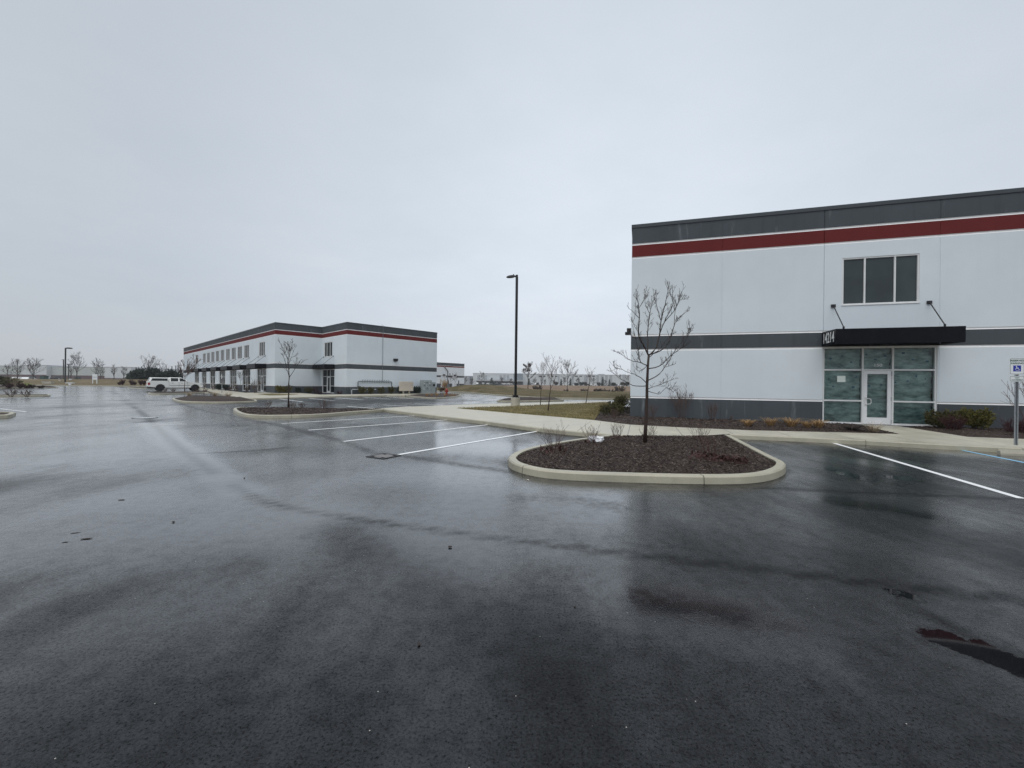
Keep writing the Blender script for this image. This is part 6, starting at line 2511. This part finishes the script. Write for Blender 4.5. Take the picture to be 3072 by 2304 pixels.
# --- fire hydrant
def hydrant():
    b = on_bed(k3(1945), 900 + .22604 * 1258, bedE)
    t = thing('fire_hydrant', 'red fire hydrant in the small kerbed island', 'hydrant', tuple(b), 0.6)
    h = deep(k3(1945), 900 + .22604 * 1165, b.y).z - b.z
    k = h / 0.95
    mb = MB()
    mb.lathe([(r * k, z * k) for r, z in ((0.17, -0.05), (0.17, 0.04), (0.125, 0.05), (0.12, 0.14), (0.165, 0.15), (0.165, 0.19), (0.125, 0.2), (0.12, 0.58), (0.16, 0.60), (0.165, 0.66), (0.14, 0.74), (0.09, 0.82), (0.04, 0.86), (0.04, 0.93), (0.0, 0.94))], 'hydrant', 16)
    mb.build('barrel', t, smooth=False)
    for a, r, l in ((0, 0.065, 0.24), (math.pi, 0.065, 0.24), (-math.pi / 2, 0.09, 0.27)):
        mb = MB()
        d = Vector((math.cos(a), math.sin(a), 0))
        z = Vector((0, 0, 0.47 * k))
        mb.tube([z + d * 0.1 * k, z + d * l * 0.75 * k], r * k, 'hydrant', 10)
        mb.tube([z + d * l * 0.75 * k, z + d * l * k], r * 1.25 * k, 'hydrant', 8)
        mb.build('outlet', t)


hydrant()


# --- pickup truck with bed cover
def wheel(parent, x, y, r=0.43, w=0.28):
    mb = MB()
    n = 24
    prof = [(r * 0.62, -w / 2), (r * 0.93, -w / 2), (r, -w / 2 + 0.05), (r, w / 2 - 0.05), (r * 0.93, w / 2), (r * 0.62, w / 2)]
    rings = [[(x + q * math.cos(2 * math.pi * j / n), y + o, r + q * math.sin(2 * math.pi * j / n)) for j in range(n)] for q, o in prof]
    for a, b in zip(rings[:-1], rings[1:]):
        for j in range(n):
            mb.face([a[j], a[(j + 1) % n], b[(j + 1) % n], b[j]], 'rubber')
    wh = mb.build('wheel', parent)
    mb = MB()
    for s in (-1, 1):
        yy = y + s * (w / 2 - 0.03)
        c = (x, yy, r)
        mb.tube([(x, yy - 0.02 * s, r), (x, yy + 0.025 * s, r)], 0.085, 'rim', 10)
        for k in range(6):
            a = 2 * math.pi * k / 6
            p0 = Vector((x, yy, r))
            p1 = p0 + Vector((math.cos(a), 0, math.sin(a))) * r * 0.60
            mb.tube([p0, p1], [0.05, 0.035], 'rim', 5)
        mb.tube([(x + r * 0.61 * math.cos(2 * math.pi * j / 20), yy, r + r * 0.61 * math.sin(2 * math.pi * j / 20)) for j in range(21)], 0.022, 'rim', 5)
    mb.face([(x + r * 0.6 * math.cos(2 * math.pi * j / 20), y, r + r * 0.6 * math.sin(2 * math.pi * j / 20)) for j in range(20)], 'black_metal')
    mb.build('rim', wh)
    return wh


def side_prism(mb, prof, ys, m):
    """loft side profile (x, z) across widths: ys = list of (y, shrink towards the profile centre line)"""
    n = len(prof)
    loops = []
    for y, dz in ys:
        loops.append([(x, y, z + dz) for x, z in prof])
    for a, b in zip(loops[:-1], loops[1:]):
        for k in range(n):
            mb.face([a[k], a[(k + 1) % n], b[(k + 1) % n], b[k]], m)
    mb.face(loops[0], m)
    mb.face(loops[-1][::-1], m)


def pickup():
    Y0 = 59.6
    r = ray(478, 1172)
    base = Vector((r.x * Y0, Y0, 0))
    t = thing('pickup_truck', 'white pickup truck with a white bed cover and black wheels before the L shaped building', 'pickup truck', tuple(base), R(90 - 43.0))
    WB = 3.95
    WZ, WR = 0.43, 0.53

    def arc(cx, n=9):
        return [(cx - WR * math.cos(math.pi * k / n), WZ + 0.04 + WR * math.sin(math.pi * k / n)) for k in range(n + 1)]
    lower = [(-1.30, 0.62), (-1.33, 1.30), (-1.30, 1.36), (2.60, 1.36), (3.05, 1.33), (4.15, 1.26), (4.72, 1.17), (4.86, 1.02), (4.88, 0.72), (4.80, 0.56), (WB + WR, 0.52)]
    lower += arc(WB)[::-1] + [(WB - WR, 0.50), (WR, 0.50)] + arc(0)[::-1] + [(-WR, 0.55)]
    mb = MB()
    P = lower
    for sgn in (1,):
        side_prism(mb, P, [(-0.99, 0.0), (-0.985, 0.0), (0.985, 0.0), (0.99, 0.0)], 'truck_paint')
    bd = mb.build('body', t, bevel=0.03)
    # underside and frame
    mb = MB()
    mb.box(-1.2, 4.6, -0.8, 0.8, 0.40, 0.60, 'black_metal')
    mb.build('chassis', t)

    def cabin(name, prof_b, prof_t, zb, zt, wb, wt, m):
        c = MB()
        (xa, xb), (xc, xd) = prof_b, prof_t
        q = [(xa, -wb, zb), (xb, -wb, zb), (xb, wb, zb), (xa, wb, zb), (xc, -wt, zt), (xd, -wt, zt), (xd, wt, zt), (xc, wt, zt)]
        i = len(c.v)
        c.v += q
        for f in ((0, 3, 2, 1), (4, 5, 6, 7), (0, 1, 5, 4), (1, 2, 6, 5), (2, 3, 7, 6), (3, 0, 4, 7)):
            c.f.append(f)
            c.m.append(c.mi(m))
        return c.build(name, t, bevel=0.07)
    cab = cabin('cab', (0.98, 3.28), (1.02, 2.36), 1.33, 1.95, 0.94, 0.76, 'truck_paint')
    top = cabin('bed_cover', (-1.26, 0.90), (-1.05, 0.90), 1.365, 1.91, 0.95, 0.80, 'truck_paint')

    def pane(parent, quad, name='window'):
        mb = MB()
        mb.face(quad, 'tint')
        mb.build(name, parent)
    for s in (-1, 1):
        def sp(x, z, zb=1.33, zt=1.95, wb=0.94, wt=0.76):
            k = (z - zb) / (zt - zb)
            return (x, s * (wb + (wt - wb) * k + 0.006), z)
        pane(cab, [sp(1.13, 1.40), sp(1.98, 1.40), sp(1.97, 1.86), sp(1.16, 1.86)])
        pane(cab, [sp(2.14, 1.40), sp(3.06, 1.40), sp(2.90, 1.50), sp(2.45, 1.84), sp(2.14, 1.86)])
        f = lambda x, z: sp(x, z, 1.365, 1.91, 0.95, 0.80)
        pane(top, [f(-1.02, 1.45), f(0.78, 1.45), f(0.78, 1.80), f(-0.86, 1.80)])
        # door seams, handles, trim, arches
        mb = MB()
        for x in (0.945, 2.06, 3.02):
            mb.box(x - 0.008, x + 0.008, s * 0.988, s * 0.993, 0.60, 1.34, 'dark_bronze')
        mb.build('door_seam', t)
        mb = MB()
        for x in (1.22, 2.28):
            mb.box(x, x + 0.22, s * 0.992, s * 1.012, 1.14, 1.19, 'chrome')
        mb.build('door_handle', t)
        mb = MB()
        mb.box(1.0, 3.30, s * 0.991, s * 1.012, 0.80, 0.87, 'chrome')
        mb.build('side_trim', t)
        mb = MB()
        mb.box(2.86, 3.02, min(s * 0.97, s * 1.22), max(s * 0.97, s * 1.22), 1.36, 1.54, 'truck_paint')
        mb.build('mirror', t, bevel=0.03)
        for wx in (0, WB):
            mb = MB()
            a = arc(wx, 16)
            for p, q in zip(a[:-1], a[1:]):
                mb.face([(p[0], s * 0.55, p[1]), (q[0], s * 0.55, q[1]), (q[0], s * 0.984, q[1]), (p[0], s * 0.984, p[1])], 'black_metal')
            mb.face([(p[0], s * 0.54, p[1]) for p in a] + [(wx + WR, s * 0.54, 0.45), (wx - WR, s * 0.54, 0.45)], 'black_metal')
            mb.build('wheel_arch', t)
            wheel(t, wx, s * 0.86)
        mb = MB()
        mb.box(-1.345, -1.10, min(s * 0.80, s * 1.0), max(s * 0.80, s * 1.0), 0.86, 1.20, 'taillight')
        mb.build('taillight', t, bevel=0.02)
        mb = MB()
        mb.box(4.60, 4.885, min(s * 0.62, s * 1.0), max(s * 0.62, s * 1.0), 0.92, 1.14, 'headlight')
        mb.build('headlight', t, bevel=0.03)
    pane(cab, [(3.20, -0.82, 1.40), (3.20, 0.82, 1.40), (2.45, 0.70, 1.90), (2.45, -0.70, 1.90)], 'windscreen')
    pane(top, [(-1.235, -0.75, 1.45), (-1.235, 0.75, 1.45), (-1.09, 0.68, 1.83), (-1.09, -0.68, 1.83)], 'rear_window')
    mb = MB()
    mb.box(-1.50, -1.20, -0.98, 0.98, 0.55, 0.74, 'chrome')
    mb.box(-1.42, -0.7, -0.94, 0.94, 0.46, 0.548, 'black_metal')
    mb.build('bumper', t, bevel=0.03)
    mb = MB()
    mb.box(4.80, 4.98, -0.97, 0.97, 0.52, 0.72, 'chrome')
    mb.build('bumper', t, bevel=0.03)
    mb = MB()
    mb.box(4.86, 4.90, -0.58, 0.58, 0.80, 1.12, 'dark_bronze')
    mb.build('grille', t)


pickup()


# --- parked cars far away, seen as a few pixels
def small_car(paint):
    t = thing('parked_car', '', 'car')
    mb = MB()
    prof = [(-2.2, 0.35), (-2.25, 0.85), (-1.9, 0.95), (-1.55, 1.45), (0.35, 1.47), (1.05, 1.0), (2.05, 0.88), (2.25, 0.65), (2.2, 0.32)]
    side_prism(mb, prof, [(-0.88, 0), (0.88, 0)], paint)
    mb.build('body', t, bevel=0.08)
    mb = MB()
    for s in (-1, 1):
        mb.face([(-1.55, s * 0.885, 1.0), (0.75, s * 0.885, 1.0), (0.30, s * 0.885, 1.40), (-1.35, s * 0.885, 1.40)], 'tint')
    mb.build('window', t)
    for x in (-1.4, 1.4):
        for s in (-1, 1):
            w = MB()
            w.tube([(x, s * 0.70, 0.33), (x, s * 0.90, 0.33)], 0.33, 'rubber', 12)
            w.build('wheel', t)
    return t


CP = {k: small_car(k) for k in ('sign_white', 'silver_car', 'dark_car')}
used = set()
CAR_LAB = {'sign_white': ('tiny white parked car before the distant right warehouses'), 'silver_car': ('tiny silver parked car before the distant right warehouses'), 'dark_car': ('tiny dark parked car before the distant right warehouses')}
rnd = random.Random(9)


def put_car(kind, loc, rot, lab, grp):
    o = CP[kind] if kind not in used else copy_tree(CP[kind])
    used.add(kind)
    o.location = loc
    o.rotation_euler = (0, 0, rot)
    o['label'], o['group'] = lab, grp


for i in range(22):
    px = (1432, 1450, 1468, 1490, 1512, 1530, 1597, 1604, 1668, 1690, 1722, 1735, 1748, 1765, 1780, 1795, 1822, 1838, 1850, 1862, 1875, 1884)[i]
    p = deep(px, 1152, DW - 30 - 6 * (i % 3))
    p.z = FARZ - 0.02
    k = ('sign_white', 'silver_car', 'sign_white', 'dark_car', 'sign_white')[i % 5]
    put_car(k, tuple(p), rnd.choice((0, 1.57)) + rnd.uniform(-0.1, 0.1), CAR_LAB[k], {'sign_white': 'tiny white cars before the right warehouses', 'silver_car': 'tiny silver cars before the right warehouses', 'dark_car': 'tiny dark cars before the right warehouses'}[k])
for px, k, lab in ((8, 'sign_white', 'white parked car at the left picture edge before the warehouse'), (34, 'dark_car', 'dark parked car behind the tall pale grass at the far left'), (57, 'sign_white', 'white parked car half hidden by the rust coloured shrub'), (72, 'silver_car', 'silver parked car behind the bright yellow green tuft'), (88, 'sign_white', 'white parked car below the round crowned tree'), (163, 'silver_car', 'silver parked car before the brick base left of the lamp post')):
    p = deep(px, 1140, 140)
    p.z = 0.55
    put_car(k, tuple(p), 1.57 + rnd.uniform(-0.3, 0.3) if px > 20 else 0.2, lab, 'cars before the left warehouses')


# --- drain, manhole, litter
def drain():
    q = [at(1097, 1370), at(1147, 1377.5), at(1201, 1366.5), at(1158, 1361.5)]
    c = sum(q, Vector()) / 4
    ax = ((q[1] - q[0]) + (q[2] - q[3])).normalized()
    rot = math.atan2(ax.y, ax.x)
    w, h = ((q[1] - q[0]).length + (q[2] - q[3]).length) / 2, ((q[3] - q[0]).length + (q[2] - q[1]).length) / 2
    print('drain', w, h)
    t = thing('drain_grate', 'square iron storm drain grate at the end of the longest white stall line', 'drain', (c.x, c.y, 0.004), rot)
    mb = MB()
    for a in (-1, 1):
        mb.box(a * w / 2 - 0.025, a * w / 2 + 0.025, -h / 2, h / 2, -0.002, 0.008, 'iron')
        mb.box(-w / 2 + 0.026, w / 2 - 0.026, a * (h / 2 - 0.025) - 0.025, a * (h / 2 - 0.025) + 0.025, -0.002, 0.0075, 'iron')
    mb.build('frame', t)
    mb = MB()
    for k in range(4):
        y = -h / 2 + 0.16 + (h - 0.32) * k / 3
        mb.box(-w / 2 + 0.03, w / 2 - 0.03, y - 0.03, y + 0.03, 0.0, 0.005, 'grate')
    for k in range(4):
        x = -w / 2 + 0.16 + (w - 0.32) * k / 3
        mb.box(x - 0.022, x + 0.022, -h / 2 + 0.06, h / 2 - 0.06, 0.0, 0.0045, 'grate')
    mb.build('bars', t)
    mb = MB()
    mb.box(-w / 2 + 0.026, w / 2 - 0.026, -h / 2 + 0.05, h / 2 - 0.05, -0.002, -0.0005, 'pit')
    mb.build('pit', t)


drain()
c = at(435, 1254)
t = thing('manhole_cover', 'wet round steel cover shining in the left driving lane', 'manhole cover', (c.x, c.y, 0.0))
mb = MB()
mb.lathe([(0.36, 0.001), (0.36, 0.012), (0.33, 0.012), (0.0, 0.0125)], 'manhole', 32)
mb.build('cover', t)
mb = MB()
mb.lathe([(0.42, 0.001), (0.42, 0.007), (0.365, 0.0075), (0.365, 0.002)], 'iron', 32)
mb.build('rim', t)


def bag():
    b = on_bed(*k8f((752, 395)), bed1)
    bm = bmesh.new()
    bmesh.ops.create_icosphere(bm, subdivisions=4, radius=1.0)
    for v in bm.verts:
        d = v.co.normalized()
        k = 1 + 0.45 * mnoise.noise(d * 1.7) + 0.28 * abs(mnoise.noise(d * 4.1 + Vector((3, 1, 2)))) + 0.12 * mnoise.noise(d * 9)
        v.co = Vector((d.x * 0.21 * k + 0.05 * d.z, d.y * 0.12 * k, max(0.0, 0.075 + d.z * 0.095 * k + 0.06 * max(0, -d.x))))
    me = bpy.data.meshes.new('plastic_bag')
    bm.to_mesh(me)
    bm.free()
    me.materials.append(M['bag'])
    o = bpy.data.objects.new('plastic_bag', me)
    o.location = b
    o.rotation_euler = (0, 0, -0.3)
    o.scale = (0.78, 0.78, 0.82)
    col.objects.link(o)
    tag(o, 'crumpled white plastic bag lying in the nearest mulch island', 'bag')


bag()


def litter(name, label, cat, px, py, size, m, seed, z=0.0, flat=0.35, bed=None):
    p = at(px, py, z) if bed is None else on_bed(px, py, bed)
    bm = bmesh.new()
    bmesh.ops.create_icosphere(bm, subdivisions=2, radius=1.0)
    for v in bm.verts:
        d = v.co.normalized()
        k = 1 + 0.5 * mnoise.noise(d * 1.9 + Vector((seed, 0, 0)))
        v.co = Vector((d.x * size[0] * k, d.y * size[1] * k, d.z * size[1] * flat * k)) * 0.55
    me = bpy.data.meshes.new(name)
    bm.to_mesh(me)
    bm.free()
    me.materials.append(M[m])
    o = bpy.data.objects.new(name, me)
    p.z += size[1] * flat * 0.7
    o.location = p
    o.rotation_euler = (0, 0, seed * 1.3)
    col.objects.link(o)
    tag(o, label, cat)


litter('pebble', 'pale pebble on the mulch near the front kerb of the nearest island', 'pebble', *k8f((798, 568)), (0.035, 0.025), 'concrete', 1, bed=bed1)
litter('paper_scrap', 'white scrap lying at the foot of the nearest island tree', 'litter', *k8f((1042, 358)), (0.06, 0.03), 'bag', 2, bed=bed1)
litter('paper_scrap', 'white scrap caught in a bare shrub of the second kerbed island', 'litter', *kA((2068, 1425)), (0.14, 0.07), 'bag', 3, bed=bedA)
litter('paper_scrap', 'pinkish wet scrap on the asphalt in front of the nearest island', 'litter', 1584, 1441, (0.05, 0.03), 'beige', 4)
litter('mud_clod', 'black clod on the asphalt in the middle foreground', 'clod', 1350, 1643, (0.032, 0.024), 'dead_leaf', 5, flat=0.6)
litter('mud_clod', 'black clod on the asphalt at the lower centre, nearest the camera', 'clod', 1257, 1936, (0.026, 0.016), 'dead_leaf', 6, flat=0.6)
litter('mud_clod', 'small dark clod on the asphalt near the building reflection', 'clod', 1725, 1822, (0.014, 0.010), 'dead_leaf', 7, flat=0.6)
litter('mud_clod', 'small dark clod left on the asphalt above the wet leaves', 'clod', 520, 1567, (0.025, 0.018), 'dead_leaf', 8, flat=0.6)
litter('wet_leaf', 'long dark wet leaf on the left asphalt, largest of three', 'leaf', 260, 1617, (0.085, 0.022), 'dead_leaf', 0.25, flat=0.3)
litter('wet_leaf', 'thin dark wet leaf on the left asphalt, above the largest', 'leaf', 226, 1599, (0.07, 0.012), 'dead_leaf', 0.45, flat=0.3)
litter('wet_leaf', 'small dark wet leaf on the left asphalt, left of the largest', 'leaf', 195, 1627, (0.045, 0.012), 'dead_leaf', 0.3, flat=0.3)
litter('wet_leaf', 'dark wet leaf in the left driving lane beyond the three', 'leaf', 365, 1500, (0.07, 0.02), 'dead_leaf', 0.2, flat=0.3)
litter('mud_clod', 'dark clod on the asphalt below the bent wet track', 'clod', 733, 1435, (0.03, 0.02), 'dead_leaf', 9, flat=0.6)

# ------------------------------------------------------------------ air
mb = MB()
mb.box(-700, 700, -70, 700, -1.2, 14.5, 'roof')
hz = mb.build('haze')
hm = bpy.data.materials.new('haze_volume')
hm.use_nodes = True
nt = hm.node_tree
nt.nodes.remove(nt.nodes['Principled BSDF'])
pv = N(nt, 'ShaderNodeVolumePrincipled')
pv.inputs['Color'].default_value = (0.90, 0.93, 0.96, 1)
pv.inputs['Density'].default_value = HAZE
pv.inputs['Anisotropy'].default_value = 0.2
L(nt, pv.outputs[0], nt.nodes['Material Output'].inputs['Volume'])
hz.data.materials.clear()
hz.data.materials.append(hm)
tag(hz, kind='stuff')

# ------------------------------------------------------------------ sky, sun
def build_world():
    w = bpy.data.worlds.new('World')
    scene.world = w
    w.use_nodes = True
    nt = w.node_tree
    bg = nt.nodes['Background']
    sky = N(nt, 'ShaderNodeTexSky')
    sky.sky_type = 'NISHITA'
    sky.sun_disc = False
    sky.sun_elevation = SUN_EL
    sky.sun_rotation = SUN_ROT
    sky.air_density = 1.0
    sky.dust_density = 3.0
    tc = N(nt, 'ShaderNodeTexCoord')
    vec = tc.outputs['Generated']
    sep = N(nt, 'ShaderNodeSeparateXYZ')
    L(nt, vec, sep.inputs[0])
    x, y, z = sep.outputs
    # overcast layer: direction projected on a flat cloud deck
    den = math_(nt, 'ADD', math_(nt, 'MAXIMUM', z, 0.0), 0.16)
    cv = N(nt, 'ShaderNodeCombineXYZ')
    L(nt, math_(nt, 'DIVIDE', x, den), cv.inputs[0])
    L(nt, math_(nt, 'DIVIDE', y, den), cv.inputs[1])
    c1 = noise(nt, cv.outputs[0], 0.55, 6, 0.55)
    c2 = noise(nt, cv.outputs[0], 1.7, 5, 0.6)
    cl = math_(nt, 'ADD', math_(nt, 'MULTIPLY', c1, 0.7), math_(nt, 'MULTIPLY', c2, 0.3))
    tone = ramp(nt, cl, [(0.32, (0.80, 0.895, 1.0)), (0.50, (0.88, 0.965, 1.06)), (0.68, (0.965, 1.04, 1.115))])
    # brighter towards the middle of the view and overhead, as under a thin patch in the deck
    lobe = N(nt, 'ShaderNodeVectorMath')
    lobe.operation = 'DOT_PRODUCT'
    L(nt, vec, lobe.inputs[0])
    d = Vector((0.22, 1.0, 0.22)).normalized()
    lobe.inputs[1].default_value = d
    lb = math_(nt, 'POWER', math_(nt, 'MAXIMUM', lobe.outputs['Value'], 0.0), 3.0)
    gain = math_(nt, 'ADD', 0.60, math_(nt, 'MULTIPLY', lb, 0.30))
    zen = N(nt, 'ShaderNodeMapRange')
    zen.interpolation_type = 'SMOOTHSTEP'
    for k, v in (('From Min', 0.66), ('From Max', 0.98), ('To Min', 0.0), ('To Max', ZENITH)):
        zen.inputs[k].default_value = v
    L(nt, z, zen.inputs['Value'])
    gain = math_(nt, 'ADD', gain, zen.outputs[0])
    back = N(nt, 'ShaderNodeMapRange')
    back.interpolation_type = 'SMOOTHSTEP'
    for k, v in (('From Min', 0.0), ('From Max', -0.8), ('To Min', 0.0), ('To Max', BACK)):
        back.inputs[k].default_value = v
    L(nt, y, back.inputs['Value'])
    gain = math_(nt, 'ADD', gain, back.outputs[0])
    gv = N(nt, 'ShaderNodeCombineColor')
    for i in range(3):
        L(nt, gain, gv.inputs[i])
    cloud = mixc(nt, 1.0, tone, gv.outputs[0], 'MULTIPLY')
    hz = N(nt, 'ShaderNodeMapRange')
    for k, v in (('From Min', 0.0), ('From Max', 0.22), ('To Min', 0.75), ('To Max', 0.0)):
        hz.inputs[k].default_value = v
    L(nt, z, hz.inputs['Value'])
    cloud = mixc(nt, hz.outputs[0], cloud, mixc(nt, 1.0, (0.88, 0.92, 0.985), gv.outputs[0], 'MULTIPLY'))
    nish = mixc(nt, 1.0, sky.outputs[0], (0.10, 0.10, 0.10), 'MULTIPLY')
    allc = mixc(nt, 0.90, nish, cloud)
    L(nt, allc, bg.inputs['Color'])
    bg.inputs['Strength'].default_value = 1.0


SUN_EL, SUN_ROT = R(64), R(200)
ZENITH, BACK = 0.25, 0.12
build_world()
sl = bpy.data.lights.new('sun', 'SUN')
sl.energy = 1.35
sl.angle = R(60)
sl.color = (1.0, 0.97, 0.93)
so = bpy.data.objects.new('sun', sl)
# Nishita: rotation measured clockwise from +Y seen from above
d = Vector((math.sin(SUN_ROT) * math.cos(SUN_EL), math.cos(SUN_ROT) * math.cos(SUN_EL), math.sin(SUN_EL)))
so.rotation_euler = d.to_track_quat('Z', 'Y').to_euler()
so.location = d * 60
col.objects.link(so)

vs = scene.view_settings
vs.view_transform = 'Standard'
vs.look = 'None'
vs.exposure = 0.0
vs.gamma = 1.0
vs.use_curve_mapping = False
scene.render.engine = 'CYCLES'
scene.cycles.max_bounces = 6
scene.cycles.transparent_max_bounces = 8
scene.cycles.volume_bounces = 0
scene.cycles.use_denoising = True
scene.cycles.denoising_prefilter = 'NONE'
scene.cycles.use_adaptive_sampling = False
